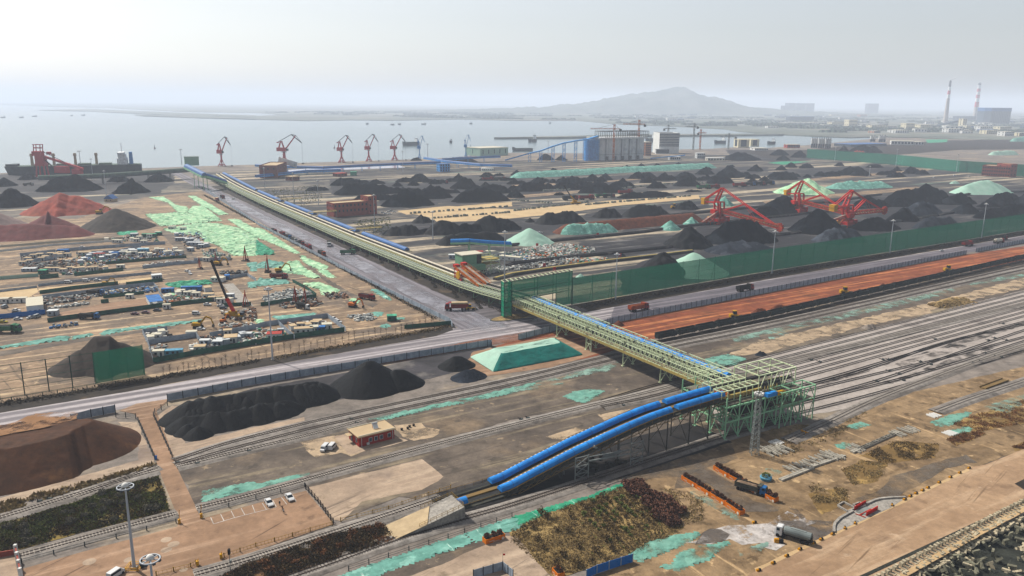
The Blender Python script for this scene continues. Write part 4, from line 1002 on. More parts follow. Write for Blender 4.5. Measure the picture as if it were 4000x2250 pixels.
for f,a,b,n_,w0,w1,h0,h1,lab in ((A3,(0,1075),(1150,1040),9,140,300,40,66,'merging in the nearest central row'),(A3,(1150,990),(2400,950),9,130,280,36,60,'merging in the second central row'),(A3,(0,1010),(1000,980),6,120,240,36,56,'in the row behind the nearest central row'),(A2,(720,985),(2400,975),8,200,420,40,70,'in the row behind the brick office block'),(A2,(700,900),(2400,860),9,140,280,28,48,'in the hazy row before the pond'),(A4,(0,960),(1400,905),8,140,280,34,58,'in the hazy row before the far green net'),(A2,(1250,1375),(2560,1330),5,260,420,55,90,'below the sandy lane by the belt house'),(A4,(900,1230),(2300,1180),5,260,460,60,100,'in the dark yard behind the windbreak net')):
 for i in range(n_):
  t = (i+RH.random())/n_;x,y = a[0]+(b[0] - a[0])*t,a[1]+(b[1] - a[1])*t+RH.uniform(-10,10);w_ = RH.uniform(w0,w1);heap(f,(x - w_/2,x+w_/2,y - RH.uniform(h0,h1),y),'coal',f'low coal heap, {nth(i)} {lab}',group='low coal heaps between the larger ones')
rows(A4,[(200,400,695,762),(0,210,690,742),(60,230,735,790),(640,790,655,712),(700,1110,645,720)],'coal','dark stock heap behind the far green net, {} from the cream silo buildings','dark stock heaps behind the far net')
heap(A4,(770,940,695,730),'red_ore','small orange ore heap behind the far green net','ore_heap','ore heap')
heap(A4,(1000,1890,1045,1195),'coal','largest coal heap, behind the rails on the side of the stackers toward the power plant')
heap(A4,(1900,2420,1065,1245),'coal','large coal heap beside the mint covered heap')
heap(A4,(2200,2800,1070,1235),'coal','coal heap running out of frame past the mint covered heap')
heap(A4,(1180,1700,1180,1312),'coal_grey','greyish dusty coal heap between the rail lines')
heap(A4,(1690,2050,1185,1292),'coal','coal heap beside the greyish dusty heap')
heap(A4,(1090,1465,1250,1362),'coal','black coal heap at the tip of the nearest stacker boom')
heap(A4,(1885,2340,1235,1335),'coal','black coal heap between the rails and a tall lamp mast')
heap(A4,(1290,1890,1300,1440),'coal_grey','pale-flanked grey coal heap behind the windbreak net')
heap(A4,(-150,420,1130,1290),'coal','coal heap behind the nearest red stacker')
heap(A4,(760,1110,1115,1225),'coal','coal heap seen through the stacker ties')
heap(R1,(-20,590,590,872),'coal_fine','steep black heap in front of the brown ore bank')
heap(R1,(390,1480,500,815),'coal','broad black heap under the long red stacker boom')
heap(R1,(1000,1570,320,465),'coal','coal heap between the two rear stackers')
heap(R1,(1560,2250,372,690),'coal','steep black heap in front of the rear stacker')
heap(R1,(1790,2560,605,800),'coal_grey','low grey coal heap touching the windbreak net')
heap(A4,(2050,2700,1180,1330),'coal','long black heap at the picture edge behind the windbreak net');heap(A4,(700,1320,1330,1449),'coal','black heap between the nearest stacker and the windbreak net',slope=.6)
heap(R1,(400,1500,770,940),'coal_grey','flat dark coal bank lying against the windbreak net',slope=.4)
heap(B3,(1180,1660,205,452),'coal_fine','steep pointed coal heap rising behind the windbreak net')
heap(B3,(1420,1990,208,442),'net_mint','mint net-covered heap behind the windbreak net','covered_heap','covered heap',rough=.04,slope=.6,wav=.06)
heap(B3,(590,700,405,450),'net_mint','tiny mint covered heap behind the windbreak net','covered_heap','covered heap',rough=.04)
heap(B3,(1000,1080,215,248),'coal','tiny coal heap near the red marker boards')
heap(O,(1279,1384,574,617),'net_mint','mint covered heap at the end of the blue belt','covered_heap','covered heap',rough=.03,slope=.6,wav=.06)
heap(B2,(1660,2420,5,135),'coal_fine','long black heap behind the raised blue belt')
heap(A4,(1640,2400,985,1105),'net_mint','large mint covered heap before the brick block','covered_heap','covered heap',rough=.03,slope=.6,wav=.06)
heap(A4,(1700,1820,978,1010),'net_mint','small mint covered mound beside the large one','covered_heap','covered heap',rough=.03)
heap(A4,(2040,2400,695,738),'net_mint','pale green covered heap behind the far green net','covered_heap','covered heap',rough=.03)
heap(A4,(2240,2600,565,610),'net_teal','teal covered heap near the white blocks of the plant','covered_heap','covered heap',rough=.03)
heap(A3,(1880,2130,1120,1222),'net_teal','teal covered heap behind the first stacker','covered_heap','covered heap',rough=.03)
heap(A4,(-30,700,970,1110),'net_green','bright green covered bank behind the rear stacker','covered_heap','covered heap',slope=.5)
heap(A4,(480,1240,985,1052),'net_teal','long teal covered bank behind the rear stacker','covered_heap','covered heap',slope=.5)
heap(A4,(90,430,875,930),'net_teal','small teal bank in the hazy stockyard','covered_heap','covered heap',slope=.3) if 0 else None
def bank(f,fl,h,m,label,name,cat,slope=.7,n=30,rough=.05,wav=.08,flat=None,smooth=True):
 pts = gp(f,fl);c = pts[len(pts) // 2];HEAPN[0] += 1
 me = heap_mesh(name,[[(p.x - c.x,p.y - c.y,h) for p in pts]],slope,m,n,rough,flat,wav,smooth,HEAPN[0])
 return tag(link(name,me,None,(c.x,c.y,0)),label,cat)
bank(A3,[70,948,300,938,900,905,1400,880,1850,856],9,'net_teal','long straight teal covered bank in front of the silos','covered_heap','covered heap',slope=.6)
o = bank(P,[2215,908,2480,882,2700,862],8.5,'red_lump','long rust-brown ore bank partly under teal netting','ore_heap','ore heap',flat=7.6)
def drape(label,f,fl,m,z=0,amp=.5,res=1.6,name='dust_net',cat='dust net',group=None,lift=.12,sc=.22):
 """a crumpled net lying over a patch of ground"""
 pts = gp(f,fl,z);x0,x1 = min(p.x for p in pts),max(p.x for p in pts);y0,y1 = min(p.y for p in pts),max(p.y for p in pts)
 res = max(res,max(x1 - x0,y1 - y0)/90);pts = jag(pts,res*.5,res*2)
 n = len(pts)
 def inside(x,y):
  c = False;j = n - 1
  for i in range(n):
   a,b = pts[i],pts[j]
   if (a.y > y) != (b.y > y) and x < (b.x - a.x)*(y - a.y)/(b.y - a.y)+a.x: c = not c
   j = i
  return c
 nx,ny = int((x1 - x0)/res)+3,int((y1 - y0)/res)+3;mb = MB();ins = []
 for j in range(ny):
  for i in range(nx):
   x,y = x0+(i - 1)*res+R.uniform(-.3,.3)*res,y0+(j - 1)*res+R.uniform(-.3,.3)*res
   k = inside(x,y);ins.append(k)
   w_ = abs(mnoise.noise((x*sc,y*sc,3)))*1.2+.5*abs(mnoise.noise((x*sc*2.7,y*sc*2.7,9)))
   mb.v.append((x,y,z+lift+(amp*1.15*w_ if k else -.02)))
 for j in range(ny - 1):
  for i in range(nx - 1):
   q = (j*nx+i,j*nx+i+1,(j+1)*nx+i+1,(j+1)*nx+i)
   if sum(ins[k] for k in q) >= 2: mb.f.append(q);mb.mi.append(0)
 if not mb.f: return
 used = sorted({i for f_ in mb.f for i in f_});mp = {o_: i for i,o_ in enumerate(used)}
 c = Vector((sum(mb.v[i][0] for i in used)/len(used),sum(mb.v[i][1] for i in used)/len(used),0))
 mb.v = [(mb.v[i][0] - c.x,mb.v[i][1] - c.y,mb.v[i][2]) for i in used];mb.f = [tuple(mp[i] for i in f_) for f_ in mb.f]
 o = mb.build(name,m);o.location = c;return tag(o,label,cat,group)
def cone_net(label,f,box,m): return heap(f,box,m,label,'covered_heap','covered heap',rough=.05)
cone_net('teal net bulge over the near corner of the rust-brown bank',A3,(400,1040,1375,1480),'net_teal')
cone_net('teal net peak in the middle of the rust-brown bank',A3,(1420,1560,1355,1450),'net_teal')
cone_net('teal net over the far end of the rust-brown bank',A3,(1590,1800,1315,1400),'net_teal')
def big(label,name,cat,ridges,m,slope=.7,n=90,rough=.04,flat=None,wav=.05,smooth=True):
 rs = [[(*UV(G(px,py))[:0],G(px,py).x,G(px,py).y,h) for px,py,h in r] for r in ridges]
 cx,cy = rs[0][0][0],rs[0][0][1];HEAPN[0] += 1
 me = heap_mesh(name,[[(p[0] - cx,p[1] - cy,p[2]) for p in r] for r in rs],slope,m,n,rough,flat,wav,smooth,HEAPN[0])
 return tag(link(name,me,None,(cx,cy,0)),label,cat)
def hb_(px,py): p = G(px,py);return max(6.7 - .66*max(0,ridge_d(p.x,p.y,M1)[0]),4.6 - .66*max(0,ridge_d(p.x,p.y,M2)[0]))
M1 = [(*G(px,py).xy,6.7) for px,py in ((745,1632),(1000,1590),(1225,1546))];M2 = [(*G(px,py).xy,4.6) for px,py in ((725,1672),(900,1655),(1110,1606))]
lob = [[(745,1632,6.4),(1000,1590,6.7),(1225,1546,6.0)],[(725,1672,4.4),(900,1655,4.6),(1110,1606,4.2)],[(775,1700,3.4)],[(735,1690,3.2)],[(1262,1550,4.0)]]
for k in range(130):
 t = R.random();px,py = 712+560*t+R.uniform(-16,16),1655 - 108*t+R.uniform(-30,34);h_ = hb_(px,py)
 if h_ > 2: lob.append([(px,py,h_+R.uniform(.25,.75))])
big('largest black coal heap made of many tipped lobes, nearest the crossing road','coal_heap','coal heap',lob,'coal_fine',.66,190,.02)
big('smooth black twin-topped coal heap in the middle of the pad','coal_heap','coal heap',[[(1435,1508,10.5),(1450,1503,10.5)],[(1545,1503,6.5),(1575,1498,6)]],'coal_fine',.72,100,.02)
big('small pointed black coal heap beside the teal trapezoid','coal_heap','coal heap',[[(1775,1432,4.8),(1800,1428,4.4)]],'coal_fine',.68,70,.03)
big('small dusty grey coal heap touching the pointed one','coal_heap','coal heap',[[(1815,1478,3.6),(1850,1470,3.4)]],'coal_grey',.62,70,.04)
bh = big('huge flat-topped brown ore heap cut off by the picture edge','ore_heap','ore heap',[[(-400,1860,15),(60,1800,15),(250,1762,14),(330,1745,10)]],'brown_ore',.62,120,.012,9.0)
wt = sheet('worn_top',gp(C1,[-80,340,0,318,110,290,270,228,570,218,580,270,330,340,100,378,-80,420],9.0),'brown_top',0,1,2,kind=None,parent=bh);wt.location = (-bh.location.x,-bh.location.y,9.3)
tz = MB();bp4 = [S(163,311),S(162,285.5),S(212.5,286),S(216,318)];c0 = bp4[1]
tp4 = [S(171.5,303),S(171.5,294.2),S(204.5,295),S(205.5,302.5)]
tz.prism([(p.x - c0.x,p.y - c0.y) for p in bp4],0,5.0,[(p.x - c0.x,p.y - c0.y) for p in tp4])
o = tz.mesh('covered_heap',['net_shaded','net_mint']);
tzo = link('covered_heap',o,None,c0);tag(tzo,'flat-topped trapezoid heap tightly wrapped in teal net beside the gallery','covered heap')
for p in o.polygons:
 nn = p.normal;p.material_index = 1 if (nn.z > .9 or (nn.x*UX+nn.y*UY) < -.4 or (-nn.x*UY+nn.y*UX) > .3) else 0  # sun-facing faces take the paler net, the rest a colour darkened as shade
bv = tzo.modifiers.new('soft','BEVEL');bv.width = 1.4;bv.segments = 3
sd = tzo.modifiers.new('sub','SUBSURF');sd.subdivision_type = 'SIMPLE';sd.levels = sd.render_levels = 5
tx = bpy.data.textures.new('folds','CLOUDS');tx.noise_scale = 3;dp_ = tzo.modifiers.new('folds','DISPLACE');dp_.texture = tx;dp_.strength = .35;dp_.texture_coords = 'LOCAL'
big('brown-black sand heap behind the hung green net','ore_heap','ore heap',[[(322,1436,8),(385,1426,13.5),(440,1421,13),(480,1417,9.5)]],'dark_ore',.64,80,.03,13)
for b,l in (((330,965,790,965),'broad black coal heap before the moored ship'),((1040,1485,825,985),'black coal heap behind the blue-roofed hut'),((1000,1255,785,872),'black coal heap in the rear next to the quay road'),((1350,1650,785,875),'flat-topped black coal heap nearest the gallery road'),((-60,305,930,1110),'black coal heap at the picture edge behind the pink heap'),((-60,150,830,915),'small black heap at the picture edge near the ship'),((180,350,785,852),'low black heap in front of the ship bow')):
 heap(A1,b,'coal',l,n=26,slope=.74)
heap(A1,(190,1080,975,1185),'red_ore','tall rust-red ore heap','ore_heap','ore heap',slope=.56,wav=.07,n=40,rough=.05)
heap(A1,(150,790,1150,1345),'maroon_ore','maroon ore heap in front of the rust-red one','ore_heap','ore heap',slope=.56,wav=.07,n=40,rough=.03)
heap(A1,(-500,890,1265,1420),'maroon_ore','long low maroon ore heap nearest the yards','ore_heap','ore heap',slope=.56,wav=.07,n=40,rough=.03)
heap(A1,(-260,290,1165,1360),'pink_ore','pinkish grey ore heap at the picture edge','ore_heap','ore heap',slope=.56,wav=.07,n=34,rough=.03)
heap(A1,(770,1450,1120,1335),'dark_ore','dark brown-black heap beside the maroon ore','ore_heap','ore heap',slope=.56,wav=.07,n=40,rough=.04)
for i,b in enumerate(((10,200,700,745),(790,935,548,600),(905,1040,530,570),(1020,1170,500,540),(1110,1270,485,520),(1740,1850,353,388),(1820,1945,338,372),(1935,2060,316,346),(2040,2160,293,324),(2290,2415,230,258))):
 heap(B4,b,'red_lump',f'small dark ore heap left beside the wagons, {nth(i)} from the gallery','ore_heap','ore heap','small ore heaps beside the wagons',n=14)
heap(B3,(2240,2440,725,792),'red_lump','dark ore heap on the red pad nearest the gallery','ore_heap','ore heap')
heap(B3,(950,1060,850,905),'red_lump','dark ore heap against the fence beside the gallery','ore_heap','ore heap')
heap(B3,(1905,1990,830,872),'red_lump','small ore mound by the nearest yellow loader','ore_heap','ore heap')
heap(B4,(870,1050,878,932),'gravel_pile','small pale gravel heap beside the yard tracks','gravel_heap','gravel heap')
heap(B3,(2280,2415,1140,1185),'coal_grey','small grey heap on the sandy bank by the gallery','gravel_heap','gravel heap')
rh = empty('rubble_heap','long heap of broken tan rock beside the yard tracks','rubble heap',G(*B4(1700,700)));m = MB();o0 = rh.location.copy()
me = heap_mesh('heap',[[(p.x - o0.x,p.y - o0.y,h) for p,h in zip(gp(B4,[1600,712,1700,690,1850,668]),(2.2,3.6,2.6))]],.6,'rock_tan',30,.1);link('base',me,rh)
for i in range(420):
 t = R.random();p = G(*B4(1560+310*t,722 - 62*t)) - o0;d = R.gauss(0,3);p += Vector((-UY*d,UX*d,0));hh = max(0,(3.6 - abs(d)*.6)*(1 - abs(t - .5)))
 m.box((p.x,p.y,hh*.8),[R.uniform(.3,1.3) for _ in range(3)],R.random()*3,taper=R.uniform(.5,.9))
m.build('rock','rock_tan',rh)

for i,(f,fl,mm,a) in enumerate((
 (A1,[1370,1180,1700,1160,1930,1200,2100,1240,1900,1255,1520,1292],'net_green',1.2),(A1,[1400,1015,1540,1012,1660,1090,1760,1105,1770,1150,1690,1172,1590,1070],'net_green',.8),
 (A1,[1775,1005,1840,1003,2150,1178,2070,1185,1890,1085],'net_green',.8),(A1,[1820,1100,1910,1098,2090,1232,1930,1198,1760,1165],'net_green',.8),
 (A1,[1540,1320,1850,1262,2050,1262,2250,1308,2420,1390,2420,1449,1940,1449,1890,1380,1640,1355],'net_green',1.3),(A1,[2145,1222,2250,1225,2430,1330,2430,1395,2260,1300],'net_green',.8),
 (B1,[1840,0,2420,50,2420,238,2200,240,2110,180,1950,85],'net_green',1.3),(B2,[-5,-30,60,-10,415,215,370,222,150,122,-5,60],'net_green',.8),
 (B2,[425,232,480,262,690,345,645,372,560,362,440,292],'net_green',.8),(B2,[570,372,650,372,758,447,690,450],'net_green',.6),(B2,[-5,85,150,190,165,232,-5,232],'net_emerald',1.0),
 (B2,[190,350,330,298,400,292,430,342,605,440,560,464,420,412,230,400],'net_green',1.1),(B2,[-5,330,120,283,275,310,285,342,90,358,-5,352],'net_teal',1.2),
 (B2,[-5,490,40,458,290,470,325,502,-5,532],'net_teal',1.2),(B2,[435,500,600,492,795,570,720,602,630,614,600,562,540,545,480,522],'net_green',1.1),
 (B1,[-60,1105,600,998,655,1000,655,1032,0,1118],'net_teal',.9),(B1,[680,1000,880,978,830,1008,690,1032],'net_teal',.9),(B1,[935,988,985,948,1900,842,1915,862,1250,942,960,990],'net_teal',.9),
 (B1,[1560,505,1700,480,1965,468,2000,502,1720,545,1600,528],'net_emerald',1.2),(B1,[2335,310,2415,300,2415,395,2370,385],'net_teal',.9),(B1,[2340,490,2415,480,2415,545,2350,540],'net_teal',.9),
 (B1,[1100,20,1190,-10,1290,5,1260,40,1120,45],'net_emerald',.8),(B2,[870,650,920,635,985,668,940,690],'net_green',.5),(B2,[1070,555,1150,560,1280,655,1250,660],'net_teal',.6),(B2,[1085,770,1180,770,1200,800,1140,815],'net_teal',.5),(B2,[1170,900,1240,880,1290,905,1190,920],'net_teal',.5),(B2,[1300,830,1410,815,1390,850],'net_teal',.5),(B2,[0,840,60,845,55,880,0,875],'net_green',.6),(B2,[150,815,560,780,560,805,220,850],'net_teal',.6),
 (A4,[0,812,140,800,400,800,150,830],'net_emerald',.6),(B1,[1570,600,1640,590,1650,615,1590,625],'net_green',.7),(B1,[1640,640,1740,632,1720,655],'net_emerald',.7))):
 nm_ = {'net_green': 'bright green','net_teal': 'teal','net_emerald': 'emerald'}[mm]
 drape(f'crumpled {nm_} dust net over spoil beside the diagonal road, {nth(i)} counting toward the viewer',f,fl,mm,0,a,1.5,group='dust nets over the construction ground')
for i,(f,fl,mm,lab) in enumerate((
 (C2,[560,1480,850,1368,1200,1255,1560,1138,1640,1185,1600,1212,1230,1335,880,1460],'net_teal','long smooth teal net strip below the ramp track'),
 (C2,[1570,1130,1932,1012,2010,1010,2000,1085,1932,1105,1660,1200],'net_teal','teal net strip beside the orange planter'),
 (C3,[20,1000,300,925,560,850,830,752,860,765,790,800,400,930,0,1090],'net_emerald','deep teal net strip along the top of the planted field'),
 (C3,[885,1290,1000,1205,1300,1128,1430,1122,1380,1185,1300,1202,1260,1232,960,1345],'net_tatter2','thin green net spread below the planted field'),
 (C3,[1020,1382,1200,1368,1290,1262,1500,1215,1650,1188,1580,1245,1480,1335,1230,1415,1200,1395],'net_tatter2','thin green net spread beside the dark puddle'),
 (C3,[1700,1260,1850,1220,1960,1190,1900,1250,1720,1300],'net_tatter','tattered green net at the edge of the white salt crust'),
 (C2,[830,270,1000,225,1400,140,1932,8,2100,-30,2100,10,1932,72,1300,195,1000,268],'net_tatter2','long pale teal net along the track behind the brick hut'),
 (C2,[-40,770,240,700,425,670,380,705,0,800],'net_tatter2','teal net below the two parked vans'),
 (C1,[1525,812,1760,765,1932,738,1932,800,1540,895],'net_tatter2','pale green net at the corner of the crossing road'),
 (C3,[0,28,240,0,440,-10,300,22,0,62],'net_tatter','faded teal net behind the lower track lead'),
 (C3,[385,95,470,60,600,40,700,55,560,142,480,132],'net_tatter2','faded teal net patch in the grey yard'),
 (B3,[100,1445,500,1330,900,1255,1060,1228,900,1330,400,1420],'net_tatter','faded teal net beside the long track pair'),
 (B3,[1820,1212,2040,1168,2215,1210,2100,1272,1860,1292],'net_tatter2','teal net patch on the sandy bank by the gallery'),
 (B4,[-350,1020,0,925,1000,700,1750,545,1760,580,900,785,0,985,-300,1060],'net_tatter','long faded teal net beside the twin track'),
 (B4,[0,1010,160,960,200,985,30,1030],'net_tatter','faded teal net remnant near the yard edge'),
 (B4,[1850,480,2415,410,2415,440,1900,520],'net_tatter','faded teal net near the rubble heap'),
 (C4,[590,320,700,285,780,310,650,345],'net_tatter2','green net scrap beside the raised stub track'),(C4,[500,460,600,440,650,470,540,492],'net_tatter2','green net scrap by the concrete beams'),
 (C4,[1230,290,1400,230,1530,210,1500,250,1380,310,1300,325],'net_tatter2','green net by the white sleeper stack'),(C4,[1640,170,1932,80,2000,120,1800,220,1640,190],'net_tatter','green net in brown weeds at the picture edge'),(C4,[1340,360,1500,320,1540,350,1420,390],'net_tatter2','green net scrap in the brown weeds'),
 (C4,[-60,660,20,640,100,660,90,690,-40,700],'net_tatter','green net scrap near the orange planters'),(D2,[500,500,800,620,1300,950,1600,1150,1500,1180,1100,950,700,720],'net_tatter','torn green net along the long planter row'))):
 drape(lab,f,fl,mm,0,.28 if 'tatter' in mm else .22,.8)

def lattice(m,p,q,w,n,bw=.2,up=None):
 """square lattice boom between two points"""
 p,q = Vector(p),Vector(q);d = (q - p).normalized();u_ = Vector((0,0,1)) if abs(d.z) < .9 else Vector((1,0,0))
 a = d.cross(u_).normalized()*w/2;b = a.cross(d).normalized()*w/2;cs = (a+b,a - b,-a - b,b - a)
 for c in cs: m.beam(p+c,q+c,bw)
 for i in range(n):
  s_,e = p+(q - p)*(i/n),p+(q - p)*((i+1)/n)
  for k in range(4):
   c0,c1 = cs[k],cs[(k+1) % 4];m.beam(s_+c0,e+c1 if i % 2 else s_+c1,bw*.7);m.beam(s_+(c1 if i % 2 else c0),e+(c0 if i % 2 else c1),bw*.7)
 return m
def stacker(label,base,tip,tail=None,rot=None,hgt=32,cwl=20,sc_=1.1):
 rz = heading(base,tip) if rot is None else rot;Lb = (tip - base).length/sc_
 r = empty('bucket_wheel_stacker',label,'stacker',base,0,'red bucket wheel stackers');c,s_ = math.cos(rz),math.sin(rz)
 T = lambda x,y,z: Vector((x*c - y*s_,x*s_+y*c,z))
 W = lambda u,v,z: Vector((u*UX - v*UY,u*UY+v*UX,z))
 m = MB()
 for a in (-5,5):
  for b in (-4.5,4.5):
   m.beam(W(a*1.3,b,.9),W(a*.6,b*.6,6.2),1.1);m.box(W(a*1.3,b,.2),(4.2,1.4,1.3),ROTU,True)
 for b in (-4.5,4.5): m.beam(W(-6.5,b,1.7),W(6.5,b,1.7),.8)
 for a in (-3,3): m.beam(W(a,-2.7,6.2),W(a,2.7,6.2),1.0)
 m.box((0,0,5.8),(7.4,6.4,1.2),ROTU,True);m.build('gantry','red_rust',r)
 m = MB();m.cyl((0,0,7),(0,0,9),3.4,n=18);m.build('turntable','red_rust',r)
 m = MB()
 for y in (-2.2,2.2):
  m.beam(T(2.5,y,8.8),T(1.5,y,19.5),1.3);m.beam(T(-4.5,y,8.8),T(-6.5,y,19),1.5);m.beam(T(-6.5,y,19),T(1.5,y,19.5),1.1)
  m.beam(T(2.5,y,9),T(-6.4,y,18.5),.45)
 m.beam(T(1.5,-2.2,19.5),T(1.5,2.2,19.5),.6);m.beam(T(-6.5,-2.2,19),T(-6.5,2.2,19),.6);m.beam(T(-1,-2.2,12),T(-1,2.2,12),.4)
 m.build('tower','red',r)
 m = MB();ax = T(-.5,0,hgt)
 for y in (-2,2):
  m.beam(T(-6.5,y,19),T(.5,y*.8,hgt),1.15)
  m.beam(T(-4.6,y,19.2),T(.5,y*.8,hgt),.3) 
 for i in range(6):
  t = (i+.5)/6;p = T(-6.5+7*t,-2+.4*t,19+(hgt - 19)*t);q = T(-6.5+7*t,2 - .4*t,19+(hgt - 19)*t);m.beam(p,q,.5)
 m.beam(T(.5,-1.7,hgt),T(.5,1.7,hgt),.9);m.build('pylon','red',r)
 m = MB()
 for y in (-1.6,1.6): m.beam(T(-5,y,18.6),T(-cwl,y,17.6),.7,1.0)
 for i in range(5): m.beam(T(-6 - i*(cwl - 6)/5,-1.6,18.3),T(-6 - (i+1)*(cwl - 6)/5,1.6,18),.25)
 m.build('counterweight_arm','red',r)
 m = MB();m.box(T(-cwl - 1.5,0,15.2),(4.2,5.2,2.9),rz,True);m.box(T(-cwl - 1.5,0,18.3),(4.8,5.6,2.6),rz,True);m.build('counterweight','yellow_bright',r)
 tz = tip.z;bz = 12.0
 m = MB();lattice(m,T(1,0,bz),T(Lb,0,tz),3.0,max(8,int(Lb/3.2)),.5);m.build('boom','red_rust',r)
 m = MB();m.beam(T(2,0,bz - .2),T(Lb,0,tz - .2),1.5,.25);m.build('boom_belt','walk_yellow',r)
 m = MB()
 fx,fz = Lb*.42,bz+(tz - bz)*.42
 for y in (-1.2,1.2): m.beam(T(4,y,bz+.5),T(fx,y,fz+11),.95)
 for i in range(6): t = (i+1)/7;m.beam(T(4+(fx - 4)*t,-1.2,bz+.5+(fz+11 - bz - .5)*t),T(4+(fx - 4)*t,1.2,bz+.5+(fz+11 - bz - .5)*t),.25)
 m.build('boom_mast','red',r)
 m = MB()
 for y in (-1.2,1.2):
  m.beam(T(.5,y,hgt),T(fx,y,fz+11),.62);m.beam(T(fx,y,fz+11),T(Lb*.93,y,tz+1),.6);m.beam(T(fx,y,fz+11),T(Lb*.6,y,bz+(tz - bz)*.6+1),.18)
  m.beam(T(.5,y,hgt),T(-cwl,y,20.6),.8)
 m.build('tie','red',r)
 m = MB();m.cyl(T(Lb+.8,-1.3,tz - .3),T(Lb+.8,.3,tz - .3),3.0,n=16)
 for i in range(9): an = i*math.tau/9;m.box(T(Lb+.8+3.2*math.cos(an),-.5,tz - .3+3.2*math.sin(an)),(1.1,1.8,1.1),rz)
 m.build('bucket_wheel','red_rust',r)
 MB().box(T(-3.5,-4.4,9),(6,3.6,3.6),rz,True).build('electrical_house','red',r);MB().box(T(-1.5,.6,9),(6.5,4.6,2.6),rz,True).build('machine_deck','red_rust',r)
 m = MB();m.box((0,0,2.2),(9,6,2.4),ROTU,True);m.box(W(7.5,0,2),(5,4.4,4),ROTU,True);m.build('travel_house','red',r)
 r.scale = (sc_,)*3
 m = MB();m.box(T(5.5,3,11.5),(2.6,2.2,2.6),rz,True);m.build('operator_cab','red',r)
 if tail is not None:
  d = (tail - base);t_ = Vector((d.x,d.y,0)).normalized();LL = Vector((d.x,d.y,0)).length
  m = MB();lattice(m,t_*3+Vector((0,0,10)),t_*LL+Vector((0,0,1.6)),2.4,10,.35)
  for f_ in (.3,.55,.8): p = t_*(3+(LL - 3)*f_);zz = 10 - 8.4*f_;m.beam(p+Vector((-UY,UX,0))*2,p+Vector((-UY,UX,0))*1+Vector((0,0,zz)),.4);m.beam(p - Vector((-UY,UX,0))*2,p - Vector((-UY,UX,0))*1+Vector((0,0,zz)),.4)
  m.build('tail_conveyor','red_rust',r)
  m = MB();m.beam(t_*3+Vector((0,0,11.6)),t_*LL+Vector((0,0,2.9)),1.3,.2);m.build('tail_belt','belt_grey',r)
  MB().cyl(t_*9+Vector((-UY,UX,0))*3.4+Vector((0,0,4.5)),t_*9+Vector((-UY,UX,0))*4.4+Vector((0,0,4.5)),2.3,n=18).build('cable_reel','yellow_bright',r)
 return r
def tipw(f,x,y,z): return G(*f(x,y),z)
stacker('red stacker with long boom resting over the broad black heap',G(*R1(680,560)),tipw(R1,1430,610,7),G(*R1(480,575)))
stacker('red stacker farthest back, its boom hidden behind the nearest stacker',G(*R1(1680,430)),tipw(R1,2330,330+120,9),None)
stacker('nearest red stacker with ladder pylon and inclined tail belt',G(*R1(2290,600)),tipw(A4,1080,1270,12),G(*R1(1790,668)))
for i,fl in enumerate(([1060,1115,600,1187,0,1225,-1000,1320],[2480,1085,1900,1110,1480,1185,700,1260,-100,1345,-1000,1440],[2480,1220,1830,1270,1400,1345,900,1410,500,1449,-400,1560])):
 pts = gp(A4,fl);m = MB();o0 = pts[-1];r = empty('yard_conveyor',f'low dark belt line through the stockyard, {nth(i)} counted from the power plant side','conveyor',o0,0,'low belt lines')
 for a,b in zip(pts,pts[1:]): m.beam(a - o0+Vector((0,0,1.0)),b - o0+Vector((0,0,1.0)),4.2,1.6)
 m.build('bed','coal_dirt',r);m = MB()
 for a,b in zip(pts,pts[1:]): m.beam(a - o0+Vector((0,0,2.0)),b - o0+Vector((0,0,2.0)),1.8,.5)
 m.build('belt','belt',r)
for i,fl in enumerate(([-50,345,0,318,800,235,1480,165,1900,100],[-50,150,700,75,1250,20,1500,-20],[-150,480,0,440,400,390,1200,290])):
 pts = gp(B3,fl) if i != 2 else gp(B3,[-160,470,0,425,300,380,900,300,1380,245,1700,205]);m = MB();o0 = pts[0]
 r = empty('yard_conveyor',['low black belt line between the stored machine parts and the net','low black belt line under the mint covered heaps','brown belt line closest to the windbreak net'][i],'conveyor',o0)
 for a,b in zip(pts,pts[1:]): m.beam(a - o0+Vector((0,0,.8)),b - o0+Vector((0,0,.8)),3.6,1.4)
 m.build('bed','coal_dirt',r);m = MB()
 for a,b in zip(pts,pts[1:]): m.beam(a - o0+Vector((0,0,1.8)),b - o0+Vector((0,0,1.8)),1.6,.5)
 m.build('belt','belt' if i < 2 else 'walk_yellow',r)
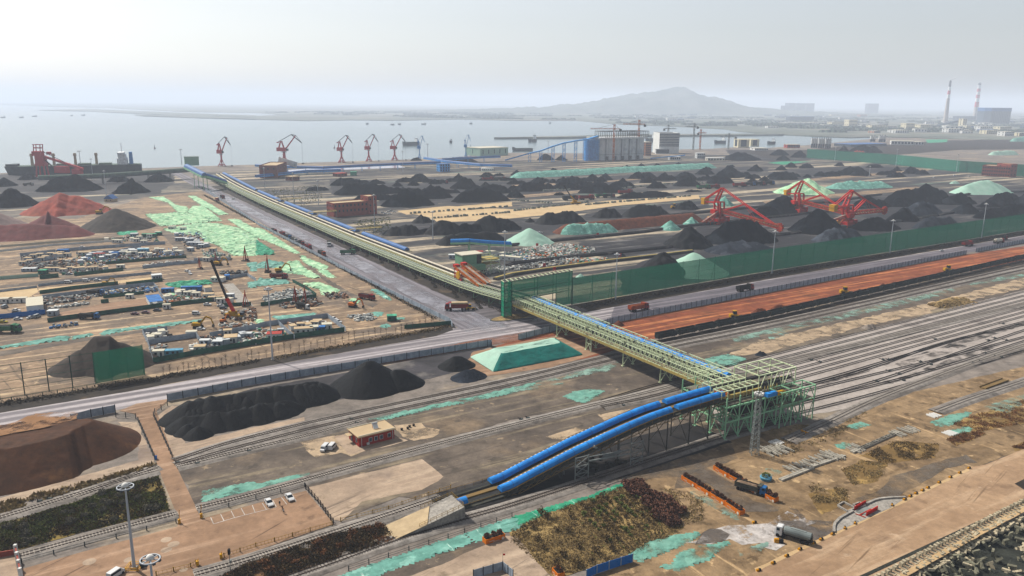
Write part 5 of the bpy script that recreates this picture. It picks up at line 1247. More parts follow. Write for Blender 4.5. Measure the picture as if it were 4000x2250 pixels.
def tripper(label,u,v0,v1):
 r = empty('belt_tripper',label,'belt tripper',S(u,v0),0,'red and orange belt trippers');o0 = r.location.copy()
 Q = lambda a,v,z: S(a,v,z) - Vector((o0.x,o0.y,0))
 m = MB()
 for a in (u - 2,u+2):
  for v in (v0,v0 - 6): m.beam(Q(a,v,4),Q(a,v,11),.4)
  for z in (5.2,7.4,9.6): m.beam(Q(a,v0,z),Q(a,v0 - 6,z),.3)
  m.beam(Q(a,v0,5),Q(a,v0 - 6,10),.25)
 for z in (5.2,7.4,9.6): m.beam(Q(u - 2,v0,z),Q(u+2,v0,z),.3)
 m.box(Q(u - 2,v0 - 9,4),(3,1.2,1.6),ROTV,True);m.build('frame','red',r)
 m = MB();m.box(Q(u,v0+1,11),(3.4,3.2,1.8),ROTV,True);m.build('head_house','red',r)
 m = MB()
 for a in (u - 1.5,u+1.5): m.beam(Q(a,v0,10.8),Q(a,v1,4.9),.35,1.3)
 for i in range(12): t = i/11;v = v0+(v1 - v0)*t;z = 10.8 - 5.9*t;m.beam(Q(u - 2.1,v,z+.7),Q(u - 2.1,v,z+1.7),.14);m.beam(Q(u+2.1,v,z+.7),Q(u+2.1,v,z+1.7),.14)
 m.beam(Q(u - 2.1,v0,12.4),Q(u - 2.1,v1,6.5),.14);m.beam(Q(u+2.1,v0,12.4),Q(u+2.1,v1,6.5),.14);m.build('incline_frame','orange',r)
 MB().beam(Q(u,v0,11.4),Q(u,v1,5.5),1.6,.3).build('belt','belt_grey',r)
 MB().cyl(Q(u - 2.9,v0 - 6.5,7.2),Q(u - 2.2,v0 - 6.5,7.2),2.6,n=20).build('cable_reel','yellow_bright',r)
tripper('red and orange belt tripper on the lane nearer the diagonal road',228.2,449,417)
tripper('red and orange belt tripper on the lane nearer the belt house',235.2,452,420)

mat('mast_white','#c9cdd2','#b8bdc3',s=.3,fine=.05,rough=.4);mat('lamp_white','#e8e6e0');mat('lamp_glass','#4d5257',rough=.2)
def mast(base,h,label,big=False,rr=1.0):
 r = empty('high_mast_light',label,'light mast',base,0,'tall light masts')
 MB().cyl((0,0,0),(0,0,h),.42*rr,.2*rr,12).build('pole','mast_white',r)
 MB().box((0,0,0),(1.3*rr,1.3*rr,.5),0,True).build('base','concrete',r)
 m = MB();R_ = (1.9 if big else 1.7)*rr
 for i in range(20):
  a,b = i*math.tau/20,(i+1)*math.tau/20;m.beam((R_*math.cos(a),R_*math.sin(a),h - .1),(R_*math.cos(b),R_*math.sin(b),h - .1),.22*rr)
 for i in range(6): a = i*math.tau/6;m.beam((0,0,h - .1),(R_*math.cos(a),R_*math.sin(a),h - .1),.16*rr)
 m.build('lamp_ring','mast_white',r)
 MB().lathe([(0.02,h+.95),(.45*rr,h+.85),(.8*rr,h+.45),(.85*rr,h),(.02,h - .1)],n=16).build('dome','lamp_white',r,True)
 me = MB().box((0,0,0),(.5*rr,.6*rr,.34*rr)).mesh('floodlight','lamp_glass')
 for i in range(8): a = i*math.tau/8;link('floodlight',me,r,(R_*math.cos(a),R_*math.sin(a),h - .35),a)
 return r
ML = [((525,2222),(492,1899),'white light mast with yellow guard rails standing on the paved area',1),
      ((1065,1407),(1049,1128),'grey light mast beside the cabins at the corner of the construction camp',0),((1691,937),(1691,828),'light mast just behind the pale green belt house',0),
      ((1971,1103),(1973,906),'light mast next to the orange belt trippers',0),((2404,1175),(2410,993),'white light mast in front of the net, closest to the gallery',0),((3015,1070),(3030,905),'white light mast in front of the net below the nearest stacker',0),
      ((3475,990),(3490,862),'white light mast by the net opposite the white car',0),((3834,930),(3853,797),'white light mast by the net near the cream tanker truck',0),((1464,905),(1460,762),'thin light mast in front of the long brick office',0),
      ((1244,801),(1241,706),'thin light mast behind the long low gallery, closest to the office',0),((1149,789),(1146,677),'thin light mast near the small brick shed',0),((1035,735),(1033,656),'thin light mast in front of the square brick tower house',0),
      ((416,768),(412,668),'thin light mast beside the blue-roofed hut',0),((364,706),(356,621),'thin light mast between the rear black heaps',0),((316,655),(310,590),'stout light tower on the quay by the ship loader',2),((710,642),(706,584),'stout light tower on the quay by the green transfer house',2),
      ((1671,621),(1670,563),'light tower on the quay beside the first blue crane',2),((1574,673),(1573,592),'slim pole by the pond',0),((2141,604),(2142,551),'light tower by the blue inclined conveyor',2),((3260,631),(3264,578),'light mast before the far green net, closest to the silos',0),((3499,649),(3505,584),'light mast before the middle of the far green net',0),((3735,672),(3745,603),'light mast before the far green net near the brick block',0),((3395,690),(3400,650),'rusty pole in the hazy stockyard',0)]
for b,t,lab,k in ML:
 bb = G(*b);hh = topz(bb,*t);mast(bb,hh,lab,k == 1,1 if k == 1 else (1.0 if k == 0 else 1.7))
b = G(586,2183,24);mast(Vector((b.x,b.y,0)),24,'white light mast whose foot is cut off by the picture edge',True)
b = empty('guard_rail','yellow guard rails round the foot of the white mast','guard rail',G(525,2222));m = MB()
for sx in (-1.6,1.6):
 for z in (.5,1.1): m.beam((sx,-1.4,z),(sx,1.4,z),.14);m.beam((-1.6,sx*.9,z),(1.6,sx*.9,z),.14)
 for sy in (-1.4,1.4): m.beam((sx,sy,0),(sx,sy,1.1),.16)
m.build('railing','yellow_bright',b)
lb = G(*R2(890,1430));lh = topz(lb,*R2(965,600));r = empty('lattice_tower','grey lattice lamp tower in front of the green transfer tower','lattice tower',lb)
m = MB();n = 11
for i in range(n):
 z0,z1 = lh*i/n,lh*(i+1)/n;w0,w1 = 1.25 - .55*i/n,1.25 - .55*(i+1)/n
 c0 = [(-w0,-w0),(w0,-w0),(w0,w0),(-w0,w0)];c1 = [(-w1,-w1),(w1,-w1),(w1,w1),(-w1,w1)]
 for k in range(4):
  a,b_ = c0[k],c0[(k+1) % 4];c,d = c1[k],c1[(k+1) % 4]
  m.beam((*a,z0),(*c,z1),.16);m.beam((*a,z0),(*d,z1),.1);m.beam((*b_,z0),(*c,z1),.1);m.beam((*c,z1),(*d,z1),.1)
m.build('lattice','steel_grey',r);m = MB();m.box((0,0,lh),(2.6,2.6,.25),0,True);m.build('platform','steel_grey',r)
for i in range(8): a = i*math.tau/8;MB().box((1.3*math.cos(a),1.3*math.sin(a),lh+.8),(.6,.6,.5),a).build('floodlight','lamp_white',r)

mat('crane_red','#d6454c','#ba3a42',s=.3);mat('crane_dark','#3c3336');mat('crane_blue','#4f98dc','#4386c8',s=.3)
def portal_crane(m1,m2):
 r = empty('portal_crane','','portal crane');k = .197;c = lambda x,z: (x*k,0,z*k)
 m = MB()
 for a in (-30,28):
  for y in (-5,5): m.beam((a*k,y,0),(a*k*.25,y*.3,50*k),1.3);m.box((a*k,y,0),(3,1.6,1.4),0,True)
 for y in (-5,5): m.beam((-30*k,y,3),(28*k,y,3),1)
 for a in (-30,28): m.beam((a*k,-5,3),(a*k,5,3),1)
 m.box((0,0,42*k),(5,5,2.5),0,True);m.build('portal',m1,r)
 MB().cyl((0,0,44*k),(0,0,114*k),2.3,1.8,14).build('column',m1,r)
 MB().cyl((0,0,108*k),(0,0,112*k),4.2,4.2,16).build('platform',m2,r)
 m = MB();m.box((-18*k,0,116*k),(68*k,5.5,34*k),0,True);m.build('machine_house',m1,r)
 MB().box((24*k,0,120*k),(18*k,3,20*k),0,True).build('operator_cab',m2,r)
 m = MB()
 for y in (-1.5,1.5):
  m.beam((-36*k,y,150*k),(-22*k,y*.6,206*k),1.2);m.beam((0,y,150*k),(-14*k,y*.6,206*k),1.2)
 m.beam((-30*k,0,205*k),(-8*k,0,207*k),2,1.2);m.build('mast',m1,r)
 m = MB()
 for y in (-1,1): m.beam((10*k,y,132*k),(92*k,y*.6,258*k),.9,1.5)
 for i in range(7): t = i/7;m.beam((10*k+82*k*t,-1,(132+126*t)*k),(10*k+82*k*t,1,(132+126*t)*k),.5)
 m.build('main_jib',m1,r)
 m = MB();m.beam((62*k,0,270*k),(138*k,0,196*k),1.3,1.3);m.beam((62*k,0,270*k),(96*k,0,262*k),1.1);m.beam((96*k,0,262*k),(138*k,0,196*k),.5);m.build('fly_jib',m2,r)
 m = MB();m.beam((62*k,0,270*k),(-44*k,0,198*k),.8,.9);m.build('tie_beam',m2,r)
 m = MB();m.box((-44*k,0,196*k),(16*k,2.4,9*k));m.build('counterweight',m1,r)
 m = MB();m.beam((139*k,0,196*k),(139*k,0,22*k),.22);m.build('hoist_rope',m2,r)
 m = MB();m.prism([(128*k,-1.6),(150*k,-1.6),(150*k,1.6),(128*k,1.6)],2*k,14*k,[(136*k,-.6),(142*k,-.6),(142*k,.6),(136*k,.6)]);m.build('grab',m2,r)
 return r
rc,bc_ = Proto(portal_crane('crane_red','crane_dark')),Proto(portal_crane('crane_blue','crane_blue'))
for p,sx,lab,pr in (((867,649),.62,'red portal crane closest to the green transfer house',rc),((1112,640),1.1,'red portal crane with the widest jib, by the square brick house',rc),((1335,635),.72,'red portal crane behind the near end of the pond',rc),((1441,630),.64,'red portal crane third along the pond quay',rc),((1542,626),.76,'red portal crane closest to the blue cranes',rc),((1639,619),.42,'blue portal crane beside the light tower',bc_),((1820,612),.38,'blue portal crane standing alone near the pale tank shed',bc_)):
 b = G(*p);hh = {867: 534,1112: 525,1335: 528,1441: 524,1542: 525,1639: 530,1820: 526}[p[0]];s_ = topz(b,p[0],hh)/53.2
 pr.put(b,-.1,lab,'portal cranes on the quay',(s_*sx*1.15,s_,s_))
for i,(x,y) in enumerate(((425,690),(740,672),(905,675),(1142,668),(1200,665),(1405,655))):
 pass
mat('hull','#2f3f45','#28363b',s=.1);mat('ship_white','#ffffff','#f0f4f4',s=.2);mat('hull_red','#7a3a35');mat('deck_green','#5d6f62','#516256',s=.2);mat('glass_dark','#22303a',rough=.15)
def ship(label,p,q,beam=24,fb=9,m='hull',cranes=4,house=True,hs=1.0,flip=False,name='bulk_carrier',cat='ship',hz0=-1):
 a,b = G(*p),G(*q);
 if flip: a,b = b,a
 Lh = (b - a).length;rz = heading(a,b);r = empty(name,label,cat,a,rz)
 pl = [(0,0),(Lh*.06,-beam*.4),(Lh*.12,-beam/2),(Lh*.95,-beam/2),(Lh,-beam*.4),(Lh,beam*.4),(Lh*.95,beam/2),(Lh*.12,beam/2),(Lh*.06,beam*.4)]
 lo = [(Lh*.03+x*.97,y*.85) for x,y in pl]
 MB().prism(lo,-4,fb,pl).build('hull',m,r)
 MB().prism([(x*.98+Lh*.01,y*.93) for x,y in pl],fb,fb+.6*hs).build('deck','deck_green',r)
 MB().prism([(Lh*.01,0),(Lh*.07,-beam*.4),(Lh*.1,-beam*.4),(Lh*.1,beam*.4),(Lh*.07,beam*.4)],fb+.6*hs,fb+3*hs).build('forecastle',m,r)
 if house:
  m_ = MB();x0 = Lh*.86
  m_.box((x0,0,fb),(Lh*.075,beam*.8,9*hs),0,True);m_.box((x0,0,fb+9*hs),(Lh*.06,beam*.7,5*hs),0,True);m_.box((x0 - Lh*.005,0,fb+14*hs),(Lh*.05,beam*.98,3*hs),0,True);m_.build('superstructure','ship_white',r)
  MB().box((x0 - Lh*.031,0,fb+15*hs),(.6,beam*.9,1.4*hs),0,True).build('bridge_window','glass_dark',r)
  MB().box((x0+Lh*.065,0,fb),(Lh*.03,beam*.3,17*hs),0,True,.8).build('funnel','crane_blue',r)
  mm = MB();mm.beam((x0,0,fb+16*hs),(x0,0,fb+29*hs),.8*hs);mm.beam((x0,-4*hs,fb+23*hs),(x0,4*hs,fb+23*hs),.6*hs);mm.build('mast','ship_white',r)
 for i in range(cranes):
  x = Lh*(.2+.62*i/cranes)
  mm = MB();mm.box((x,0,fb),(4,4,15),0,True,.8);mm.box((x,0,fb+15),(5,5,4),0,True,.7);mm.build('deck_crane','conc_warm',r)
  MB().box((x+Lh*.065,0,fb),(Lh*.09,beam*.6,3),0,True).build('hatch_cover','deck_green',r)
 return r
ship('dark bulk carrier moored at the quay with four cream deck cranes',(20,684),(555,672),30,13,cranes=4,hs=1.15)
r = empty('ship_loader','red ship loader tower with long boom over the moored ship','ship loader',G(168,690));b = r.location;s_ = topz(b,157,560)/60
m = MB()
for x in (-8,8):
 for y in (-6,6): m.beam((x,y,0),(x*.8,y*.8,22),2)
m.box((0,0,20),(17,14,4),0,True);m.build('gantry','crane_red',r)
m = MB();m.box((0,0,24),(15,13,14),0,True);m.box((-4,0,38),(16,13,8),0,True);m.build('tower_house','crane_red',r)
m = MB()
for x in (-9,3):
 for y in (-4,4): m.beam((x,y,46),(x+1,y,58),1.2)
m.beam((-10,-4,58),(5,-4,58),1);m.beam((-10,4,58),(5,4,58),1);m.beam((-10,0,52),(4,0,52),2);m.build('top_frame','crane_red',r)
m = MB();m.beam((8,0,36),(86,-20,16),3,4);m.build('boom','crane_red',r);m = MB();m.beam((4,0,46),(60,-14,23),.8);m.beam((8,0,30),(30,-6,12),1.6);m.build('tie','crane_dark',r)
m = MB();m.box((42,-10,8),(26,9,12),-.25,True);m.box((74,-18,6),(18,8,10),-.25,True);m.build('tripper_house','crane_red',r);MB().box((16,0,40),(7,5,5),0,True).build('operator_cab','crane_red',r)
r.scale = (s_,s_,s_)
mat('quay_grey','#57605f','#4a5352',s=.05)
def elev(name,label,pts,w,h,mc,msup,cat='conveyor',sup=None,supm='beam',arch=True):
 o0 = Vector((pts[0].x,pts[0].y,0));r = empty(name,label,cat,o0);q = [p - o0 for p in pts]
 for a,b in zip(q,q[1:]):
  m = MB();m.beam(a,b,w,h*.6);m.build('deck',msup,r)
  if arch: cover(r,'belt_cover',a+Vector((0,0,h*.3)),b+Vector((0,0,h*.3)),w*.9,h,mc,seg=30)
 line = resample(q,sup or 30)
 for p in line[1:-1]:
  m = MB()
  if supm == 'tower': lattice(m,(p.x,p.y,0),(p.x,p.y,p.z - h*.3),w*.9,max(2,int(p.z/6)),.7)
  else:
   t = Vector((-(q[-1] - q[0]).y,(q[-1] - q[0]).x,0)).normalized()*w*.4
   for sg in (-1,1): m.beam(p*1+t*sg - Vector((0,0,p.z)),p+t*sg*.8,.7)
  m.build('support',msup,r)
 return r
elev('quay_conveyor','long grey-green belt line along the quay beside the moored ship',[G(150,700,9),G(400,692,9),G(745,668,11)],9,4,'deck_green','quay_grey',sup=26)
th_ = G(745,672);
def gbox(name,label,cat,f,a,b,depth,top,mw,mr=None,win=None,wm='glass_dark',roof=.6,over=.5,group=None,par=0,z=0):
 """building from its front foot line a-b in the photo, depth back from it, height to the photo row of its top"""
 p,q = G(*f(*a)),G(*f(*b));
 h = topz(p,*f(*top)) if isinstance(top,tuple) else top
 return house(name,label,cat,p,q,depth,h,mw,mr,win,wm,roof,over,group,par)
def house(name,label,cat,p,q,depth,h,mw,mr=None,win=None,wm='glass_dark',roof=.6,over=.5,group=None,par=0):
 L_ = (q - p).length;rz = heading(p,q);r = empty(name,label,cat,p,rz,group)
 MB().box((L_/2,depth/2,0),(L_,depth,h),0,True).build('wall',mw,r)
 if par:
  m = MB();t = .35
  for (cx,cy,dx,dy) in ((L_/2,t/2 - .06,L_+.12,t),(L_/2,depth - t/2+.06,L_+.12,t),(t/2 - .06,depth/2,t,depth - 2*t+.12),(L_ - t/2+.06,depth/2,t,depth - 2*t+.12)): m.box((cx,cy,h),(dx,dy,par),0,True)
  m.build('parapet',mw,r);MB().box((L_/2,depth/2,h+.003),(L_ - .7,depth - .7,.12),0,True).build('roof',mr or mw,r)
 elif mr: MB().box((L_/2,depth/2,h+.003),(L_+2*over,depth+2*over,roof),0,True).build('roof',mr,r)
 if win:
  nx,nz,ww,wh = win[:4];ns = win[4] if len(win) > 4 else max(1,int(nx*depth/L_));me = None
  me = MB().box((0,0,0),(ww,.16,wh)).mesh('window',wm)
  z0 = win[5] if len(win) > 5 else 0
  for k in range(nz):
   z = z0+(h - z0)*(k+.55)/nz
   for i in range(nx): link('window',me,r,(L_*(i+.5)/nx,-.06,z),0)
   for i in range(ns):
    link('window',me,r,(-.06,depth*(i+.5)/ns,z),math.pi/2)
 return r
mat('house_green','#7fa98a','#74a081',s=.1,fine=.06);mat('roof_cream','#d8d2bf','#ccc5b0',s=.3,fine=.06)
gbox('transfer_house','green belt transfer house at the quay end of the gallery','transfer house',A1,(1745,718),(1880,715),22,(1745,640),'house_green','deck_green')
elev('covered_conveyor','blue covered belt sloping down from the green transfer house',[G(730,655,24),G(800,690,18),G(880,715,7)],9,4,'cover_dull','mid_green',sup=30)

mat('brick','#a3564a','#8f4a40',s=.4,fine=.12);mat('brick_far','#8f4a40','#7f4139',s=.1,fine=.08);mat('brick_orange','#c58a68','#b57c5c',s=.1,fine=.08)
mat('brick_hut','#b03a2e','#983228',s=.5,fine=.15,bump=.1,bs=4);mat('roof_sand','#cdb592','#bda686',s=.15,fine=.08);mat('white_wall','#f2f2ee','#e4e4de',s=.2,fine=.05);mat('cream_wall','#f0e6c6','#e4d9b6',s=.1,fine=.05)
mat('grey_conc','#e0e2e0','#d0d3d2',s=.06,c3='#bfc3c6',s3=.04,fine=.08);mat('blue_roof','#3f6fb5','#3763a4',s=.2,fine=.06);mat('blue_steel','#55a6ec','#4a98dc',s=.2);mat('dim_glass','#3e4a55',rough=.2);mat('dark_slate','#4e5a66','#444f5b',s=.05);mat('red_roof','#b0463a','#a03d33',s=.3)
gbox('brick_office','long brown brick office block with flat cream roof and end tower','office block',A2,(735,1205),(1060,1178),17,(735,1080),'brick','roof_sand',(9,2,1.6,2.2,4,3),par=.8)
gbox('brick_tower','square brick stair tower at the end of the brick office','stair tower',A2,(1062,1180),(1143,1172),15,(1062,1012),'brick','roof_sand',(2,3,1.3,1.8,2),par=.6)
gbox('brick_house','square red brick house with slanted white roof panel near the quay','brick house',A2,(200,835),(295,795),26,(200,722),'brick_far','roof_sand',(4,2,2,2.4,3),par=1.2)
r = empty('roof_panel','slanted white panel on the roof of the square brick house','roof panel',G(*A2(245,800))+Vector((6,16,0)));hz_ = topz(r.location,*A2(245,715))
m = MB();rz = -.5;m.beam((-16,4,hz_+9),(16,-5,hz_+1),.6,9);m.build('panel','white_wall',r);m = MB();m.beam((-12,3,hz_ - 1),(-12,3,hz_+8),.5);m.beam((12,-4,hz_ - 1),(12,-4,hz_+2),.5);m.build('support','steel_grey',r)
gbox('brick_shed','low brick shed with sandy roof in front of the square brick house','shed',A2,(340,862),(412,855),14,(340,825),'brick_far','roof_sand',(3,1,2,2,2))
gbox('brick_shed','small red-roofed brick shed beside the green net under the pond','shed',A2,(768,822),(860,815),12,(768,795),'brick_far','red_roof',(3,1,2,2,2))
gbox('green_kiosk','green netted block beside the small red-roofed brick shed','kiosk',A2,(890,812),(945,812),10,(890,780),'net_emerald','net_emerald')
gbox('brick_block','brown brick block with rows of windows below the far green net','office block',A4,(2012,932),(2275,948),30,(2012,838),'brick','roof_sand',(12,3,2,2.4,3),par=1)
gbox('brick_tower','brick stair tower at the end of the block below the far green net','stair tower',A4,(2277,948),(2338,945),24,(2277,828),'brick','roof_sand',(2,3,1.6,2,2),par=.8)
bh = empty('belt_house','pale green belt house on legs with cream roof beside the gallery','belt house',S(246,470));gi = bh.location.copy()
p0,p1,p2 = G(*R5(-155,370),8),G(*R5(105,350),8),G(*R5(215,300),8)
u0,v0 = UV(G(*B2(1530,240),4));u1,v1 = UV(G(*B2(1705,235),4))
def sl(a,b,c,d,z0,z1): return slab(a,b,c,d,z0,z1)
bp0 = G(*B2(1475,185),8.5);uu,vv_ = UV(bp0)
q0,q1 = UV(G(*B2(1475,188),9)),UV(G(*B2(1630,192),9))
sl(243,254,470,481,6.5,13.5).build('wall','house_green',bh);sl(254,258,470.5,480.5,6.6,13.4).build('open_bay','steel_dark',bh)
sl(242.5,259,469.5,481.5,13.55,14.1).build('roof','roof_cream',bh);sl(245,258,464.5,469.8,3.5,7.2).build('lower_wall','house_green',bh)
m = MB()
for u in (244,250,257,263,270):
 for v in (466,479): m.beam(L(u,v,0),L(u,v,6.4 if u < 258 else 11.5),.4)
 m.beam(L(u,466,.3),L(u,479,6),.25)
for v in (466,472,479):
 for z in (6.3,9,11.5): m.beam(L(257,v,z),L(270,v,z),.35)
 m.beam(L(257,v,1),L(270,v,6),.22);m.beam(L(270,v,1),L(257,v,6),.22)
m.build('column','pale_green',bh);sl(258,270,467,478,9.2,10).build('gallery_floor','walk_yellow',bh);sl(258,270,468,477,6.2,6.6).build('gallery_floor','walk_yellow',bh)
elev('covered_conveyor','raised blue covered belt leaving the belt house over dark legs',[G(*B2(1835,120),11),G(*B2(2010,115),11.5),G(*B2(2200,132),9),G(*B2(2400,142),6)],4,2.4,'cover_blue','mid_green',sup=16)
h0,h1 = S(85,241.7),S(98.2,242.6)
hu = house('brick_hut','dark red brick hut with sandy flat roof and water heater','hut',h0,h1,8.6,3.6,'brick_hut','roof_sand',None,roof=.35,over=.5,par=0)
fm = MB().box((0,0,0),(1.25,.1,1.5)).mesh('window','white_wall');gm_ = MB().box((0,-.06,0),(1.05,.06,1.3)).mesh('pane','dim_glass')
for x in (4.2,6.3,8.3,11.3):
 w_ = link('window',fm,hu,(x,-.04,1.9),0);link('pane',gm_,w_,(0,0,0),0)
d_ = MB().box((-.06,6.2,0),(.12,1.4,2.4),0,True).build('door','dim_glass',hu);MB().box((-.14,5.7,1.1),(.06,.1,.25)).build('handle','steel_grey',d_)
w_ = link('window',fm,hu,(-.04,2.2,1.9),math.pi/2);link('pane',gm_,w_,(0,.12,0),0)
MB().box((-1,6.2,2.7),(2,2.6,.15),0,True).build('canopy','roof_sand',hu)
for x in (.9,12.6): MB().cyl((x,-.12,0),(x,-.12,3.5),.09,n=8).build('downpipe','white_wall',hu)
MB().box((3.1,-.4,.5),(.9,.5,.7),0,True).build('air_conditioner','white_wall',hu)
m = MB()
for a,b,c,d in ((6.6,.0,13.9,.25),(6.6,8.6,13.9,.25)): m.box((a,b,3.95),(c,d,.22),0,True)
m.build('roof_edge','roof_cream',hu)
r = empty('water_heater','white solar water heater on the roof of the brick hut','water heater',h0+Vector((UX,UY,0))*7.5+Vector((-UY,UX,0))*4+Vector((0,0,4.0)),ROTU)
m = MB();m.add([(-.9,-.8,.2),(.9,-.8,.2),(.9,.5,1.5),(-.9,.5,1.5),(-.9,-.75,.1),(.9,-.75,.1),(.9,.55,1.4),(-.9,.55,1.4)],[(0,1,2,3),(7,6,5,4),(0,4,5,1),(2,6,7,3),(1,5,6,2),(3,7,4,0)]);m.build('collector','white_wall',r)
MB().cyl((-1,.6,1.7),(1,.6,1.7),.28,n=12).build('tank','mast_white',r);m = MB()
for x in (-.8,.8): m.beam((x,.6,0),(x,.6,1.6),.1);m.beam((x,-.8,0),(x,-.8,.2),.1)
m.build('leg','red_roof',r)
p,q = G(*A3(820,790)),G(*A3(1255,775));Ls = (q - p).length;rz = heading(p,q);hS = topz(p,*A3(820,590))
r = empty('silo_block','row of six joined grey concrete silos under construction','silo block',p,rz)
rad = Ls/12
for i in range(6):
 for j in range(2): MB().cyl((rad+i*2*rad,rad+j*2*rad,0),(rad+i*2*rad,rad+j*2*rad,hS),rad*1.02,n=24).build('silo','grey_conc',r)
MB().box((Ls/2,2*rad,hS),(Ls+3,4*rad+3,3.4),0,True).build('top_slab','grey_conc',r)
for i in range(1,6): MB().box((i*2*rad,.6,0),(3.4,2.2,hS),0,True).build('pilaster','grey_conc',r);MB().box((i*2*rad,-.8,0),(6,1.2,8),0,True).build('doorway','steel_dark',r)
MB().box((Ls/2,2*rad,hS*.27),(Ls+1.5,4*rad+1,.7)).build('joint_line','steel_grey',r)
m = MB();ht = topz(p,*A3(820,518)) - hS
for i in range(25):
 x = 10+(Ls - 8)*i/24+6
 for y in (1,4*rad - 1): m.beam((x,y,hS+3),(x,y,hS+ht),.9)
for y in (1,4*rad - 1): m.beam((16,y,hS+ht),(Ls+8,y,hS+ht),1.1);m.beam((Ls*.6,y,hS+ht*.55),(Ls+8,y,hS+ht*.55),.9)
for i in range(5): x = 16+(Ls - 8)*i/4;m.beam((x,1,hS+ht),(x,4*rad - 1,hS+ht),1)
m.build('roof_steel','steel_dark',r)
p = G(*A3(698,792));q = G(*A3(818,790));r = empty('scaffold_tower','blue scaffolded stair tower beside the grey silos','scaffold tower',p,heading(p,q));Lw = (q - p).length;m = MB();ht = topz(p,*A3(698,585))
for i in range(7):
 for y in (0,16): m.beam((Lw*i/6,y,0),(Lw*i/6,y,ht),.9)
for k in range(13):
 z = ht*k/12
 for y in (0,16): m.beam((0,y,z),(Lw,y,z),.8)
 if k < 12:
  for i in range(6): m.beam((Lw*i/6,0,z),(Lw*(i+1)/6,0,z+ht/12),.45)
m.build('scaffold','blue_steel',r);MB().box((Lw/2,8,0),(Lw*.92,14,ht*.93),0,True).build('core','blue_steel',r);MB().box((Lw*.6,8,ht),(Lw*.8,12,4),.15,True).build('head_house','roof_cream',r)
ic = []
for x,yb,yt in ((-60,792,785),(165,800,722),(270,800,698),(385,800,655),(488,800,624),(597,798,604),(700,796,590),(800,792,560)):
 b_ = G(*A3(x,yb));ic.append(b_+Vector((0,0,topz(b_,*A3(x,yt)))))
elev('inclined_conveyor','long blue inclined belt climbing on lattice towers to the silo scaffold',ic,6,4,'blue_steel','blue_steel',sup=999,supm='tower',arch=False)
gbox('brick_block','orange brick block between the silos and the white office tower','apartment block',A3,(1256,745),(1312,742),46,(1256,618),'brick_orange','roof_cream',(5,6,2.2,3.2,5))
gbox('office_tower','white twelve-storey office slab with rows of dark windows','office tower',A3,(1385,725),(1572,725),50,(1385,535),'white_wall','grey_conc',(16,8,2.6,2.8,0,16),par=2)
gbox('office_podium','low white columned hall in front of the office tower','hall',A3,(1358,727),(1480,728),14,(1358,682),'white_wall','grey_conc',(11,1,2.8,9,2))
gbox('concrete_shed','pale concrete sheds below the office tower','shed',A3,(1490,785),(1590,785),14,(1490,757),'grey_conc','grey_conc',(5,1,3,4,1))
gbox('concrete_shed','grey two-storey site building right of the office tower','shed',A3,(1745,770),(1820,770),14,(1745,722),'grey_conc','grey_conc',(4,2,3,3,1))
gbox('concrete_shed','long low pale site shed with open front','shed',A3,(1845,792),(2010,792),14,(1845,768),'roof_cream','grey_conc',(6,1,3,3,1))
gbox('tank_shed','pale green storage shed with ribbed front at the water edge','shed',A2,(2115,630),(2378,618),55,(2115,555),'net_mint','roof_cream',(5,1,2,9,1))
elev('inclined_conveyor','blue belt line running low past the brick and white towers',[G(*A3(1310,768),3),G(*A3(1630,740),12)],7,3,'blue_steel','blue_steel',sup=40,arch=False)
for lab,fl,z in (('long pale blue belt line crossing below the pond',[0,765,300,780,640,790,1000,770,1500,745,1740,735],8),('second pale blue belt line rising to meet the first below the pond',[0,850,200,830,480,800,800,790],4),('pale blue belt line toward the silo conveyor',[1590,690,1800,725,2120,760,2415,770],8),('blue belt line along the coal heaps on the quay',[1760,705,2000,690,2300,675],8)):
 pts = gp(A2,fl);elev('covered_conveyor',lab,[p+Vector((0,0,z)) for p in pts],5,2.6,'cover_dull','blue_steel',sup=32)
gbox('drive_house','blue belt drive house where the pale blue belts meet','drive house',A2,(1735,775),(1830,772),16,(1735,705),'blue_steel','cover_dull',(4,3,2,3,2))
gbox('container','long white container shed beside the blue drive house','container',A2,(2128,768),(2240,768),10,(2128,745),'white_wall','white_wall',(6,1,1,1.5,1))
for (px,py,x0,x1,m_) in ((1560,650,0,0,0),): pass
heap(A2,(1450,1570,640,672),'coal','dark heap on the quay under the first blue crane');heap(A2,(1740,2130,632,690),'coal','long dark heap on the quay behind the blue belts',slope=.5);heap(A3,(220,420,730,790),'coal','dark heap under the blue inclined belt, nearest its foot');heap(A3,(390,530,740,790),'coal','dark heap under the blue inclined belt, nearest the scaffold');heap(A3,(1900,2415,712,790),'coal','wide dark heap behind the site sheds',slope=.4)
def tower_crane(lab,f,base,top,jl,jr,m_='orange'):
 b = G(*base_(f,base));h = topz(b,*f(*top));s_ = (f(*base)[1] - YH - 6)/H
 r = empty('tower_crane',lab,'tower crane',b,0,'tower cranes');lf = (f(*jl)[0] - f(*top)[0])/s_;rt = (f(*jr)[0] - f(*top)[0])/s_
 m = MB();lattice(m,(0,0,0),(0,0,h),3,int(h/5),.7);m.build('tower',m_,r)
 zj = h - 9;m = MB();lattice(m,(lf,0,zj),(rt,0,zj),2,12,.5);m.build('jib',m_,r)
 m = MB();m.beam((0,0,h),(lf*.7,0,zj+1),.4);m.beam((0,0,h),(rt*.7,0,zj+1),.4);m.build('tie','steel_dark',r)
 sh = lf if abs(lf) < abs(rt) else rt;MB().box((sh,0,zj - 3),(5,3,5)).build('counterweight','steel_dark',r);MB().box((0,-2.5,zj - 4),(3,3,3.4)).build('cab','white_wall',r)
def base_(f,p): return f(*p)
